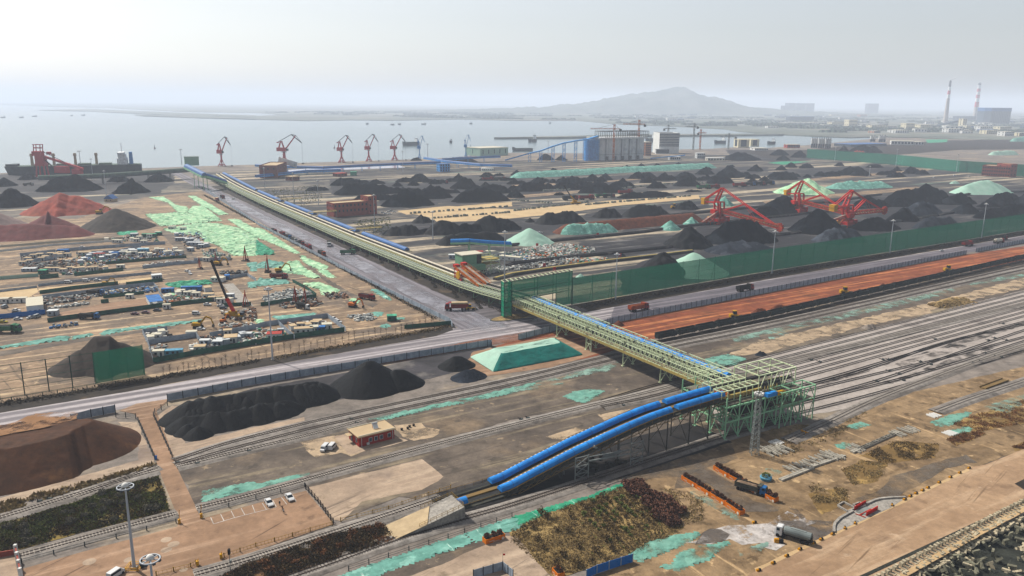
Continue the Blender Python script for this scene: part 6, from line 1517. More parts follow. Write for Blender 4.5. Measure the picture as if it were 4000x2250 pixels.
tower_crane('orange tower crane in front of the silos',A3,(955,795),(960,447),(735,470),(1018,480));tower_crane('tower crane rising behind the roof steel of the silos',A3,(1186,775),(1190,405),(1040,430),(1245,437))
tower_crane('grey tower crane behind the white office slab',A3,(1465,700),(1468,453),(1428,478),(1545,474),'steel_grey');tower_crane('grey tower crane on the shore beyond the office slab',A3,(1708,690),(1725,435),(1640,467),(1758,470),'steel_grey')
tower_crane('shorter orange tower crane on the shore',A3,(1772,685),(1785,495),(1760,527),(1838,530),'orange');tower_crane('tower crane nearest the cream gantry building',A3,(2040,680),(2048,532),(1960,562),(2114,566),'steel_grey')
gbox('gantry_house','cream gantry building with dark archway by the water','gantry building',A3,(2132,668),(2235,668),30,(2132,592),'cream_wall','cream_wall',(1,1,16,18,1));gbox('gantry_house','paler cream gantry building behind the first archway','gantry building',A3,(2250,660),(2330,660),30,(2250,592),'cream_wall','cream_wall',(1,1,12,16,1))
gbox('long_shed','long white shed along the water before the twin-roofed sheds','shed',A3,(2290,695),(2415,695),30,(2290,675),'white_wall','roof_cream',(8,1,3,3,1))
def silo_pair(lab,f,x0,x1,y0,y1,n):
 p = G(*f(x0,y1));q = G(*f(x1,y1));r = empty('cement_silos',lab,'silos',p,heading(p,q),'white storage silos');Lx = (q - p).length;h = topz(p,*f(x0,y0));rr = Lx/n/2
 for i in range(n):
  MB().cyl((rr+2*rr*i,0,h*.45),(rr+2*rr*i,0,h),rr*.93,n=14).build('tank','white_wall',r);MB().cyl((rr+2*rr*i,0,h*.02),(rr+2*rr*i,0,h*.44),rr*.8,n=12).build('hopper','dark_slate',r);MB().box((rr+2*rr*i,0,h),(rr*.6,rr*.6,h*.12),0,True).build('vent','dark_slate',r)
silo_pair('three white cement silos by the water, nearest the red frame sheds',A4,402,465,580,672,3);silo_pair('middle set of three white cement silos by the water',A4,468,532,582,674,3);silo_pair('set of white cement silos with dark base, farthest along the water',A4,534,592,582,676,3);silo_pair('pair of small white silos behind the blue roofed hall',A4,960,1012,558,612,2);silo_pair('three small white silos beside the blue roofed hall',A4,1040,1108,555,616,3)
gbox('hall','long hall with pale blue roof by the white silos','hall',A4,(790,662),(1118,652),60,(790,640),'dark_slate','cover_dull');gbox('hall','long white hall with dark doors beyond the blue roofed hall','hall',A4,(1160,640),(1375,645),40,(1160,605),'white_wall','roof_cream',(7,1,6,6,1));gbox('hall','smaller white hall at the end of the long white hall','hall',A4,(1388,645),(1470,645),30,(1388,615),'white_wall','roof_cream',(3,1,6,6,1))
gbox('frame_shed','low red-framed shed on the shore before the cement silos','shed',A4,(180,672),(300,672),20,(180,640),'red_roof','roof_cream',(8,1,3,6,1))
mat('chim_dark','#4f4a50','#454147',s=.02);mat('chim_red','#d0404e');mat('chim_white','#ffffff');mat('chim_conc','#d6ccc4','#c2b9b2',s=.02)
def chimney(lab,f,base,top,r0,r1,bands):
 b = G(*f(*base));h = topz(b,*f(*top));r = empty('chimney',lab,'chimney',b,0,'power plant chimneys')
 for z0,z1,m_,nm in bands: MB().cyl((0,0,h*z0),(0,0,h*z1),r0+(r1 - r0)*z0,r0+(r1 - r0)*z1,24).build(nm,m_,r)
 MB().cyl((0,0,h),(0,0,h+6),r1*.55,n=16).build('flue','chim_dark',r)
 m = MB();m.lathe([(.5,0),(5,8),(7,20),(5,34),(.5,40)],(0,0,0),10)
 for i,v in enumerate(m.v): m.v[i] = (v[0]+v[2]*1.1,v[1],v[2]*.55+h+4)
 m.build('steam','steam',r,True)
mat('steam','#f2f2f2',alpha=.45)
chimney('slimmer chimney with dark top and one red band',A4,(1670,442),(1745,40),15,6.5,[(0,.24,'chim_conc','shaft'),(.24,.6,'chim_conc','shaft'),(.6,.69,'chim_white','white_band'),(.69,.78,'chim_red','red_band'),(.78,.87,'chim_white','white_band'),(.87,1,'chim_dark','cap')])
chimney('thicker chimney with three red and white bands',A4,(1950,408),(2005,62),19,12,[(0,.36,'chim_conc','shaft'),(.36,.5,'chim_red','red_band'),(.5,.6,'chim_white','white_band'),(.6,.69,'chim_red','red_band'),(.69,.78,'chim_white','white_band'),(.78,.86,'chim_red','red_band'),(.86,.95,'chim_white','white_band'),(.95,1,'chim_dark','cap')])
b = G(*A4(2150,448));h = topz(b,*A4(2150,325));r = empty('boiler_house','huge dark slate boiler house with blue rim and angled corners','power station',b);W_ = 118/2.415/((480 - 414)/H)
oc = [(-W_,0),(-W_*.75,-40),(W_*.75,-40),(W_,0),(W_*.8,110),(-W_*.8,110)]
MB().prism(oc,0,h).build('wall','dark_slate',r);MB().prism([(x*1.02,y*1.02) for x,y in oc],h+.1,h+22).build('rim','cover_dull',r);m = MB()
for i in range(12): x = -W_*.7+W_*1.4*i/11;m.beam((x,-41,0),(x,-41,h),2)
m.build('rib','steel_grey',r)
gbox('turbine_hall','dark turbine hall between the two chimneys','power station',A4,(1800,412),(1960,412),60,(1800,372),'dark_slate','dark_slate',(6,1,12,20,2))
pp = [G(*A4(1600,470)),G(*A4(1850,470))];zz = topz(pp[1],*A4(1850,402));elev('inclined_conveyor','cream inclined coal belt climbing to the power plant',[pp[0]+Vector((0,0,6)),pp[1]+Vector((0,0,zz))],18,14,'cream_wall','dark_slate',sup=200,arch=False)
gbox('junction_house','tall cream junction house at the head of the inclined coal belt','junction house',A4,(1832,482),(1870,482),30,(1832,396),'cream_wall','cream_wall',(2,4,6,8,1))
WB = [((975,490),(1130,455),'long cream block at the head of the row'),((1130,490),(1210,465),'low cream block beside the long one'),((1300,490),(1380,438),'white portal shaped block'),((1435,495),(1550,452),'cream block with a taller end'),((1700,525),(1850,490),'wide low cream block nearest the inclined belt'),((1850,525),(1925,500),'cream block with orange floors'),((1870,490),(1968,458),'white block behind the low cream ones'),((2000,508),(2112,468),'white block with window rows below the boiler house'),((2185,515),(2295,470),'white block below the corner of the boiler house'),((2060,540),(2180,505),'low cream row below the boiler house'),((2232,560),(2320,518),'stepped white block near the teal heap'),((2370,560),(2415,530),'white block at the picture edge'),((600,460),(715,428),'cream roofed hall in the hazy plain'),((180,455),(480,432),'long white warehouse row in the hazy plain'),((760,470),(840,405),'pale towers standing together in the hazy plain'),((200,420),(430,375),'blue-grey works in the hazy plain'),((870,380),(930,355),'orange roofed hall far in the haze'),((600,372),(850,355),'pale field greenhouse rows far in the haze'),((1000,530),(1060,512),'small reddish hall on the shore plain'),((1200,530),(1330,505),'low white sheds on the shore plain')]
for i,((x0,y1),(x1,y0),lab) in enumerate(WB): gbox('plant_block',lab,'building',A4,(x0,y1),(x1,y1),40,(x0,y0),('cream_wall','white_wall','cream_wall')[i % 3] if i not in (15,16,18) else ('dark_slate' if i == 15 else 'brick_orange'),'roof_cream' if i != 15 else 'cover_dull',(6,2,5,5,2),group='pale blocks around the power plant')
for x0,x1,y0,y1,lab in ((150,185,272,318,'lower grey apartment tower at the start of the hazy group'),(187,247,247,318,'grey apartment tower beside the lower one in the haze'),(276,342,250,318,'grey apartment tower standing in the middle of the hazy group'),(365,432,250,318,'grey apartment tower ending the hazy group'),(945,1038,252,330,'broad faint grey tower alone in the haze')):
 yb = 345;p,q = G(*A4(x0,yb)),G(*A4(x1,yb));house('apartment_tower',lab,'apartment tower',p,q,60,topz(p,*A4(x0,y0)),'dark_slate','dark_slate',(5,8,9,9,3),group='apartment towers in the haze')
mat('wood_far','#4b5a4a','#3d4a3e',s=.01);RR = random.Random(5)
for nm,cnt,yy0,yy1,xx0,xx1,kind,mm in (('treeline',260,440,520,1500,4100,'stuff','wood_far'),('treeline',120,436,466,950,2000,'stuff','wood_far')):
 m = MB()
 for i in range(cnt):
  px,py = RR.uniform(xx0,xx1),RR.uniform(yy0,yy1)
  if nm and px < 3200 and py > 470+(px - 2000)*.03: continue
  p = G(px,py);ln = RR.uniform(60,320)
  for k in range(int(ln/16)): m.box((p.x+k*16+RR.uniform(-6,6),p.y+RR.uniform(-10,10),0),(20,24,RR.uniform(5,12)),RR.random(),True,.6)
 tag(m.build(nm,mm),kind='stuff')
sh = Proto(tag(house('far_shed','','shed',Vector((0,0,0)),Vector((60,0,0)),30,10,'white_wall','roof_cream',(4,1,6,5,1)),None,'shed'));sb = Proto(house('far_shed','','shed',Vector((0,0,0)),Vector((60,0,0)),30,10,'dark_slate','cover_dull',(4,1,6,5,1)))
for i in range(64):
 px,py = RR.uniform(2450,4000),RR.uniform(452,525)
 if px < 3300 and py > 478+(px - 2400)*.04: py = RR.uniform(450,475)
 (sh if i % 3 else sb).put(G(px,py),RR.uniform(-.3,.5),'small '+('pale' if i % 3 else 'blue-roofed')+' shed scattered on the hazy plain across the bay',('pale' if i % 3 else 'blue-roofed')+' sheds across the bay',(RR.uniform(.5,1.8),RR.uniform(.6,1.4),RR.uniform(.6,1.5)))
ship('grey-green coaster anchored behind the last red crane',A2(1380,520),A2(1535,516),16,7,'quay_grey',cranes=0,hs=.6,name='coaster');ship('small dark tug-like vessel off the silos',A3(160,608),A3(222,604),12,6,'hull',cranes=0,hs=.7,name='coaster')
ship('small dark ship near the tower cranes',A3(1912,622),A3(2008,620),14,6,'hull',cranes=0,hs=.6,name='coaster');ship('bluish ship partly hidden behind the orange brick block',A3(1262,605),A3(1345,603),14,8,'hull',cranes=0,hs=.8,name='coaster');ship('dark work barge before the blue inclined belt',A3(0,690),A3(190,688),16,4,'hull',cranes=0,house=False,name='barge',cat='barge');ship('dark boat by the shore at the cement silos',A4(0,628),A4(60,626),12,5,'hull',cranes=0,hs=.5,name='coaster')
for i,(f,x,y,w_) in enumerate(((A1,5,262,55),(A1,180,262,52),(A1,302,252,56),(A1,665,246,24),(A1,765,241,45),(A2,1038,324,26),(A2,1270,330,40),(A2,1340,326,30),(A2,1560,325,50),(A2,2015,320,28),(A2,1832,493,14),(A3,352,437,14),(A1,2000,250,90))):
 ship(f'tiny grey fishing boat on the pale bay, {nth(i)} out from the picture edge',f(x,y),f(x+w_*.8,y - 1),7,3,'hull',cranes=0,hs=.3,name='fishing_boat',cat='boat')
for f,x,y,lab in ((A1,1460,555,'small dark navigation buoy off the moored ship'),(A2,740,552,'small dark navigation buoy off the red cranes'),(A2,2024,550,'small navigation buoy beyond the lone blue crane')):
 r = empty('buoy',lab,'buoy',G(*f(x,y),-3));MB().cyl((0,0,0),(0,0,2),2.4,1.8,12).build('float','hull_red',r);MB().cyl((0,0,2),(0,0,9),.9,.4,8).build('mast','hull',r)

mat('car_white','#dcdcda',rough=.3,spec=.5);mat('car_black','#22262b',rough=.3,spec=.5);mat('car_maroon','#6c3535',rough=.35,spec=.5);mat('car_yellow','#b9a93a',rough=.4);mat('car_silver','#9aa0a2',rough=.3,spec=.5);mat('tyre','#1a1a1a');mat('truck_red','#8e1f1d','#7c1b1a',s=.6,rough=.5);mat('truck_orange','#a84a26','#94401f',s=.5,rough=.6);mat('truck_blue','#2f6ea8','#295f92',s=.6,rough=.5);mat('truck_green','#3f7a55','#356a4a',s=.6);mat('bed_grey','#5c5d52','#4b4c43',s=.7);mat('bed_dark','#2c2c2b','#232322',s=.7);mat('ore_load','#8d4d2e','#7a4229',s=.8,bump=.4);mat('coal_load','#1c1d1f','#252628',s=.8,bump=.4);mat('sand_load','#8a7460','#7a6653',s=.8,bump=.4);mat('tank_grey','#7f8684','#727977',s=.6,rough=.4);mat('loader_yellow','#c99a26','#a67f22',s=.6,fine=.15)
def loft(m,secs):
 """body from cross sections (x, half width, z0, z1)"""
 o = len(m.v)
 for x,w_,z0,z1 in secs: m.v += [(x,-w_,z0),(x,w_,z0),(x,w_*.86,z1),(x,-w_*.86,z1)]
 n = len(secs)
 for i in range(n - 1):
  a = o+i*4
  for k in range(4): m.f.append((a+k,a+(k+1) % 4,a+4+(k+1) % 4,a+4+k));m.mi.append(m.m)
 m.f += [(o+3,o+2,o+1,o),(o+4*n - 4,o+4*n - 3,o+4*n - 2,o+4*n - 1)];m.mi += [m.m]*2
 return m
WHM = {}
def wheels(r,pts,rad,w_):
 k = (rad,w_)
 if k not in WHM: WHM[k] = MB().cyl((0,-w_/2,0),(0,w_/2,0),rad,n=14).cyl((0,-w_/2 - .02,0),(0,w_/2+.02,0),rad*.5,n=10).mesh('wheel','tyre')
 for x,y in pts: link('wheel',WHM[k],r,(x,y,rad))
def car(m_,van=False):
 r = empty('van' if van else 'parked_car','','van' if van else 'car');m = MB()
 if van:
  loft(m,[(-2.2,.84,.35,1.2),(-2.1,.86,.3,1.9),(1.0,.86,.3,1.95),(1.7,.86,.3,1.15),(2.2,.8,.35,.9)]);m.build('body',m_,r)
  m = MB();loft(m,[(-2.0,.875,1.2,1.72),(.95,.875,1.2,1.75)]);m.build('side_window','glass_dark',r);m = MB();m.add([(1.06,-.7,1.85),(1.06,.7,1.85),(1.68,.74,1.22),(1.68,-.74,1.22)],[(3,2,1,0)]);m.build('windscreen','glass_dark',r);wheels(r,[(-1.4,-.8),(-1.4,.8),(1.4,-.8),(1.4,.8)],.33,.22)
 else:
  loft(m,[(-2.25,.78,.4,.85),(-2.1,.88,.3,.98),(-1.4,.9,.26,1.0),(1.0,.9,.26,.98),(2.0,.86,.28,.78),(2.25,.74,.38,.66)]);m.build('body',m_,r)
  m = MB();loft(m,[(-1.75,.8,.95,.99),(-1.05,.78,.95,1.4),(.25,.78,.95,1.42),(1.1,.8,.93,.97)]);m.build('window_band','glass_dark',r)
  m = MB();loft(m,[(-1.05,.7,1.38,1.44),(-.4,.72,1.38,1.48),(.25,.7,1.38,1.45)]);m.build('roof',m_,r);wheels(r,[(-1.35,-.82),(-1.35,.82),(1.4,-.82),(1.4,.82)],.32,.22)
 return r
CP_ = {k: Proto(car('car_'+k)) for k in ('white','black','maroon','yellow','silver')};CP_['van'] = Proto(car('car_white',True));CP_['greyvan'] = Proto(car('car_silver',True))
CARS = [(C2,100,910,'white',-.98,'white car in the marked car park, beside the standing people'),(C2,255,870,'white',-.98,'white car in the marked car park, nearest the picket fence'),(C2,518,500,'van',-1.75,'white van near the brick hut, the one farther from it'),(C2,576,487,'van',1.4,'white van near the brick hut, the one closer to it'),
 (B1,155,763,'white',0,'white car behind a black car inside the blue hoarding'),(B1,158,780,'black',0,'black car parked against a white one inside the blue hoarding'),(B1,45,732,'greyvan',1.5,'grey van by the cabins inside the blue hoarding'),(B1,172,845,'white',.1,'white car just outside the blue hoarding'),(B1,290,832,'white',1.2,'white car by the end of the blue hoarding'),(B1,350,823,'greyvan',1.4,'small grey van by the hoarding corner post'),(B1,30,872,'yellow',.1,'yellow-green car at the picture edge'),
 (B1,645,500,'van',.1,'white van on the cream slab yard'),(B1,812,485,'van',.1,'second white van on the cream slab yard'),(B1,918,476,'white',.05,'white car on the cream slab yard'),(B1,775,165,'white',.1,'white car behind the low scrap yards'),(B1,962,336,'white',0,'white car amid the scrap yard fences'),(B1,655,420,'silver',.1,'grey car by the dark green hoarding'),
 (B1,1275,796,'maroon',.05,'maroon car beside green netting at the hoarding'),(B1,1375,783,'maroon',.05,'maroon car next to a black car at the hoarding'),(B1,1485,763,'black',.05,'black car at the end of the hoarding row'),(B1,1852,795,'van',-.1,'white minibus in the open camp ground'),(B1,1957,708,'white',.1,'white car outside the camp fence'),(B1,2085,720,'white',.1,'white car beside a dark car near the red boom'),(B1,2108,741,'black',.05,'dark car in front of a white car near the red boom'),(B1,1895,940,'white',0,'white car beside the yellow excavator'),
 (B1,1985,232,'white',.1,'white car among the cabins by the green nets'),(B1,1770,393,'white',-.4,'white car on the sandy clearing'),(B1,1795,415,'white',-.9,'second white car on the sandy clearing'),(B2,735,842,'white',-.6,'white car behind the corner cabin yard'),(B2,778,870,'white',-.6,'black-topped white car behind the corner cabin yard'),(B4,1635,198,'white',ROTU,'white car alone on the cross road'),
 (R5,1145,500,'van',2.6,'first white van in the row by the white site office'),(R5,1190,518,'van',2.6,'second white van in the row by the white site office'),(R5,1225,532,'white',2.6,'white car in the row by the white site office'),(R5,1265,545,'white',2.6,'second white car in the row by the white site office'),(R5,1318,555,'van',2.6,'last white van of the row by the white site office'),
 (A2,1195,1165,'silver',.3,'silver car parked beside the brick stair tower'),(A2,1225,1175,'white',.3,'white car parked beside the brick stair tower'),(A2,1250,1158,'white',.3,'third car from the brick stair tower'),(A2,1275,1148,'silver',.3,'fourth car from the brick stair tower'),(A2,1262,1178,'white',.3,'white car in the nearer line by the brick stair tower'),(A2,1305,1160,'white',.3,'outermost white car by the brick stair tower'),(A2,190,980,'white',.3,'white car behind the long low gallery'),(A1,2205,1035,'white',.3,'white van on the dirt beside the long low gallery'),(A4,1570,955,'van',0,'white van below the brick block'),(A4,1900,945,'white',0,'white car in front of the brick block'),(A4,1760,935,'van',0,'pale van on the hazy lane'),(R2 if 0 else R3,2200,50,'white',1,'') ,(B3,265,25,'white',.2,'white car between the two mint covered heaps')]
for f,x,y,k,rz,lab in CARS:
 if lab: CP_[k].put(G(*f(x,y))+Vector((0,0,.12)),rz,lab,'parked cars and vans')
def truck(mc,mb_,ml=None,Lb=6.6,cover_=None,tank=None,hb=1.5,name='dump_truck'):
 r = empty(name,'','truck');x0 = -4.4
 m = MB();m.box((-.3,0,.75),(9.2,.95,.35),0,True);m.build('chassis','rail_dark',r)
 m = MB();loft(m,[(3.05,1.2,.65,2.95),(3.3,1.22,.6,3.05),(4.6,1.22,.6,2.9),(5.05,1.18,.55,1.7),(5.1,1.15,.5,1.2)]);cab = m.build('cab',mc,r)
 m = MB();m.add([(4.66,-1.0,2.78),(4.66,1.0,2.78),(5.09,1.02,1.72),(5.09,-1.02,1.72)],[(3,2,1,0)]);m.build('windscreen','glass_dark',cab)
 m = MB();m.box((4.1,0,1.9),(.8,2.36,.72),0,True);m.build('side_window','glass_dark',cab)
 if tank:
  m = MB();n = 14;pf_ = [(-4.6,.9),(-4.4,1.12),(2.5,1.12),(2.7,.9)];o = 0
  for x,q in pf_:
   for i in range(n): a = i*math.tau/n;m.v.append((x,q*1.05*math.cos(a),2.1+q*math.sin(a)))
  for j in range(3):
   for i in range(n): m.f.append((j*n+i,j*n+(i+1) % n,(j+1)*n+(i+1) % n,(j+1)*n+i));m.mi.append(0)
  m.f += [tuple(range(n - 1,-1,-1)),tuple(range(3*n,4*n))];m.mi += [0,0];m.build('tank',tank,r);MB().box((-4.3,0,.8),(.6,2.2,1.6),0,True).build('pump_box','bed_dark',r)
  m = MB();m.box((-1,0,3.16),(4,.7,.12),0,True);m.build('catwalk','steel_grey',r)
 else:
  m = MB();h0 = 1.15
  for y in (-1.22,1.22):
   m.box((-1.1,y,h0),(Lb+.6,.12,hb),0,True)
   for i in range(8): m.box((-1.1 - Lb/2+i*Lb/7,y*1.05,h0),(.16,.12,hb),0,True)
  m.box((-1.1 - Lb/2 - .3,0,h0),(.12,2.32,hb),0,True);m.box((2.35,0,h0),(.14,2.32,hb+.5),0,True);m.box((-1.1,0,h0 - .12),(Lb+.6,2.5,.14),0,True);m.box((2.9,0,h0+hb+.42),(1.1,2.3,.12),0,True);m.build('body',mb_,r)
  if ml:
   me = heap_mesh('load',[[(-3.4,0,.62),(1,0,.62)]],.5,ml,10,.12);
   for v in me.vertices: v.co.x = max(-4.6,min(2.2,v.co.x));v.co.y = max(-1.15,min(1.15,v.co.y))
   o = link('load',me,r,(0,0,h0+hb - .45));MB().box((-1.1,0,h0+hb - .62),(Lb+.4,2.3,.2),0,True).build('load',ml,r)
  if cover_:
   m = MB();loft(m,[(-4.7,1.25,h0+hb,h0+hb+.35),(-4.4,1.3,h0+hb,h0+hb+.6),(2.2,1.3,h0+hb,h0+hb+.6),(2.4,1.25,h0+hb,h0+hb+.35)]);m.build('tarpaulin',cover_,r)
 wheels(r,[(x,y) for x in (-3.6,-2.3,2.6,4.1) for y in (-1.05,1.05)],.52,.4)
 return r
TP = {'red': Proto(truck('truck_red','bed_dark')),'ore': Proto(truck('truck_red','truck_orange','ore_load')),'redbed': Proto(truck('truck_red','truck_red','coal_load')),'blue': Proto(truck('truck_blue','bed_grey','sand_load')),'covered': Proto(truck('truck_red','truck_red',None,cover_='conc_warm',hb=1.7)),'green': Proto(truck('truck_green','truck_green','coal_load')),'white': Proto(truck('car_white','bed_grey','coal_load')),'tank': Proto(truck('car_white',None,tank='tank_grey',name='tanker_truck')),'cream': Proto(truck('truck_red',None,tank='pipe_cream',name='tanker_truck')),'orange': Proto(truck('truck_orange','bed_dark','coal_load')),'bluebed': Proto(truck('truck_blue','bed_dark','coal_load'))}
VD = ROTV+math.pi;TR = [(B3,1190,757,'ore',ROTU,'orange dump truck loaded with ore on the cross road',1.35),(B3,2195,572,'red',ROTU,'red dump truck with dark open bed on the cross road',1.35),(B4,1880,145,'redbed',ROTU,'red dump truck ahead of the white car on the cross road',1.3),(B4,2175,120,'cream',ROTU,'cream tanker truck near the picture edge',1.3),(B4,2205,90,'red',ROTU,'red truck behind the cream tanker',1.3),
 (B2,1895,752,'covered',math.pi+.1,'red truck with pale tarpaulin at the road junction',1.35),(B2,172,18,'red',VD,'first dark truck parked along the sheet fence',1.1),(B2,250,45,'redbed',VD,'second dark truck parked along the sheet fence',1.1),(B2,310,75,'bluebed',VD,'blue truck parked in the line along the sheet fence',1.1),(B2,362,102,'white',VD,'white truck parked in the line along the sheet fence',1.1),(B2,428,135,'red',VD,'fifth truck parked along the sheet fence',1.1),(B2,495,168,'redbed',VD,'red truck near the head of the parked line',1.1),(B2,622,235,'orange',VD,'dark truck standing alone ahead of the parked line',1.2),
 (B2,690,145,'white',VD - .3,'white-cabbed truck crossing the diagonal road',1.2),(B2,865,225,'green',VD+1.2,'green dump truck on the verge by the gallery',1.2),(B2,925,192,'orange',VD+2.4,'orange-red truck beside the green one',1.2),(A1,2100,1025,'red',VD,'red truck where the diagonal road turns pale and wet',1.3),(A1,2050,1048,'covered',VD,'pale covered truck behind the red one on the wet road',1.1),(A1,1922,942,'white',VD,'small white truck far up the diagonal road',1.1),(A1,268,905,'white',.8,'white truck between the rear black heaps',1.3),
 (B2,1045,650,'redbed',-.55,'maroon dump truck on the camp slope by the road fence',1.15),(B2,215,455,'redbed',-.1,'dark red dump truck among the teal nets',1.2),(C3,1800,815,'blue',-.62,'blue-cabbed dump truck with sandy load by the orange planters',1.0),(C4,195,1175,'tank',2.55,'white-cabbed grey water tanker by the wet patch',1.0),
 (A3,548,1165,'red',0.3,'red truck under the mobile crane boom',2.0),(A3,702,1160,'redbed',.3,'red truck next beyond the mobile crane',2.0),(A3,840,1138,'green',.3,'dark truck at the end of the windrow',1.6),(A3,912,1140,'red',.3,'red truck at the foot of the windrow',1.6),(A3,1068,1108,'redbed',.3,'red truck behind the windrow',2.0),(A3,1805,1058,'green',.3,'dark green truck parked on the lane behind the stackers',2.0),(A3,1895,1055,'redbed',.3,'maroon truck parked next to the dark green one',2.0),(A3,2142,1038,'redbed',.3,'maroon truck leading the second parked row',2.0),(A3,2232,1030,'bluebed',.3,'dark truck in the second parked row',2.0),(A3,2325,1026,'red',.3,'red truck in the second parked row',2.0),(A4,0,1020,'bluebed',.3,'blue-grey truck ending the second parked row',2.0),
 (A2,1430,1100,'cream',.4,'red and cream tanker below the heap by the lane',1.6),(A2,2190,858,'redbed',.3,'dark red truck in the hazy middle row',1.8),(A2,2300,858,'red',.3,'second dark red truck in the hazy middle row',1.8),(A2,1760,888,'red',.3,'red truck beside a small heap in the middle distance',1.6),(B1,60,965,'green',.1,'dark green truck at the picture edge of the camp',1.4),(B1,840,835,'bluebed',0,'blue-cabbed flatbed truck at the hoarding',1.1),(B1,900,205+400,'bluebed',.1,'blue truck among the dark machine parts',1.0)]
for f,x,y,k,rz,lab,s_ in TR: TP[k].put(G(*f(x,y))+Vector((0,0,.1)),rz,lab,'trucks at work in the port',s_)
def loader(m_):
 r = empty('wheel_loader','','wheel loader');m = MB();loft(m,[(-3.4,1.0,.8,1.9),(-3.2,1.1,.8,2.3),(-.6,1.1,.9,2.2),(-.2,.8,.8,1.5),(1.4,.8,.8,1.5)]);m.build('body',m_,r)
 m = MB();m.box((-.9,0,2.1),(1.5,1.6,1.5),0,True,.92);m.build('cab','glass_dark',r);MB().box((-.9,0,3.62),(1.7,1.8,.16),0,True).build('cab_roof',m_,r);m = MB()
 for y in (-.6,.6): m.beam((.9,y,1.6),(3.0,y,.9),.3)
 m.build('arm',m_,r);m = MB();m.prism([(2.9,-1.5),(4.1,-1.5),(4.1,1.5),(2.9,1.5)],.15,1.3,[(2.8,-1.5),(3.3,-1.5),(3.3,1.5),(2.8,1.5)]);m.build('bucket','steel_dark',r);wheels(r,[(-2.2,-1.15),(-2.2,1.15),(1.2,-1.15),(1.2,1.15)],.85,.6);return r
lp = Proto(loader('loader_yellow'))
for f,x,y,rz,lab,s_ in ((B3,2115,832,.2,'yellow wheel loader on the red pad nearest the gallery',1.2),(B4,740,605,.1,'yellow wheel loader beside the middle ore heaps',1.3),(B4,1712,392,.1,'yellow wheel loader beside the farther ore heaps',1.3),(B2,2030,752,.3,'small yellow loader beside the junction truck',.9),(A3,1540,1245,.2,'pale yellow loader between heaps behind the first stacker',1.5)): lp.put(G(*f(x,y))+Vector((0,0,.1)),rz,lab,'wheel loaders',s_)
def excavator(m_):
 r = empty('excavator','','excavator');m = MB()
 for y in (-1.1,1.1): m.box((0,y,.05),(4.0,.6,.9),0,True,.92)
 m.build('track','tyre',r);m = MB();loft(m,[(-2.4,1.3,1.1,2.1),(-2.2,1.35,1.1,2.4),(1.2,1.35,1.1,2.2)]);m.build('house',m_,r);m = MB();m.box((.7,.75,1.2),(1.6,1.1,2.0),0,True,.92);m.build('cab','glass_dark',r)
 m = MB();m.beam((1,-.2,1.8),(3.6,-.2,5.0),.5,.7);m.beam((3.6,-.2,5.0),(5.6,-.2,4.2),.45,.6);m.build('boom',m_,r);m = MB();m.beam((5.6,-.2,4.4),(6.5,-.2,1.6),.4,.5);m.build('arm',m_,r);m = MB();m.prism([(5.9,-.8),(6.9,-.8),(6.9,.4),(5.9,.4)],.4,1.6,[(6.2,-.8),(6.7,-.8),(6.7,.4),(6.2,.4)]);m.build('bucket','steel_dark',r);return r
ex,ex2 = Proto(excavator('loader_yellow')),Proto(excavator('orange'))
for p_,f,x,y,rz,lab,s_ in ((ex,B1,1870,920,.1,'yellow excavator beside the white car at the teal net strip',1.2),(ex2,B2,915,725,-.4,'orange-red excavator digging the camp slope',1.1),(ex,B1,2060,330,-.2,'yellow excavator on spoil near the crane boom tip',1.2),(ex,B2,220,395,.4,'yellow excavator between the teal and bright green nets',1.2),(ex,A1,940,1175,.3,'small excavator working between the red and dark heaps',1.6),(ex,B1,1000,515,.2,'yellow excavator beside the cream slab hoarding',.9),(ex2,B1,2110,870,1.2,'orange machine at the foot of the red boom',.8),(ex,A1,1100,1260,2,'dark excavator in front of the dark brown heap',1.4),(ex,R1,1430,395,1,'pale excavator in the coal between the stackers',1.3)): p_.put(G(*f(x,y))+Vector((0,0,.1)),rz,lab,'excavators',s_)
r = empty('mixer_truck','white-cabbed concrete mixer with dark drum in the camp','truck',G(*B2(440,740)),-.4);m = MB();m.box((-.3,0,.75),(8.6,1,.35),0,True);m.build('chassis','rail_dark',r);m = MB();loft(m,[(2.8,1.2,.6,2.9),(4.1,1.2,.6,2.8),(4.5,1.1,.5,1.4)]);m.build('cab','car_white',r);MB().add([(4.13,-1,2.7),(4.13,1,2.7),(4.5,1,1.5),(4.5,-1,1.5)],[(3,2,1,0)]).build('windscreen','glass_dark',r);m = MB();m.cyl((-4,0,3.1),(-2.4,0,2.7),.8,1.5,16);m.cyl((-2.4,0,2.7),(.4,0,2.3),1.5,1.45,16);m.cyl((.4,0,2.3),(2.3,0,2.1),1.45,.9,16);m.build('drum','bed_dark',r);wheels(r,[(x,y) for x in (-3,-1.8,2.4,3.7) for y in (-1,1)],.5,.4)
b = G(*B1(2215,820));tp = G(*B1(1990,275));dd = ray(*B1(1990,275));ds = ray(*B1(2215,820));hgt = 27;tpt = None
k_ = (b.length)/ds.length
def at_depth(f,x,y,ref):
 d = ray(*f(x,y));t = ref.y/d.y;return Vector((d.x*t,ref.y,H+d.z*t))
r = empty('mobile_crane','mobile crane with long red and black telescopic boom over the camp','mobile crane',b,0);t1 = at_depth(B1,2140,640,b) - b;t2 = at_depth(B1,1990,280,b) - b
m = MB();m.box((0,0,.9),(11,2.7,1),-.3,True);m.build('carrier','loader_yellow',r);m = MB();m.box((-1,.4,1.9),(4,2.4,1.6),-.3,True);m.build('superstructure','loader_yellow',r);MB().box((4.6,-1.4,1.9),(1.6,2.2,1.4),-.3,True).build('cab','glass_dark',r);MB().beam((0,0,2.5),t1,1.5,1.6).build('boom','red',r);MB().beam(t1,t2,1.0,1.1).build('boom_extension','black',r);m = MB()
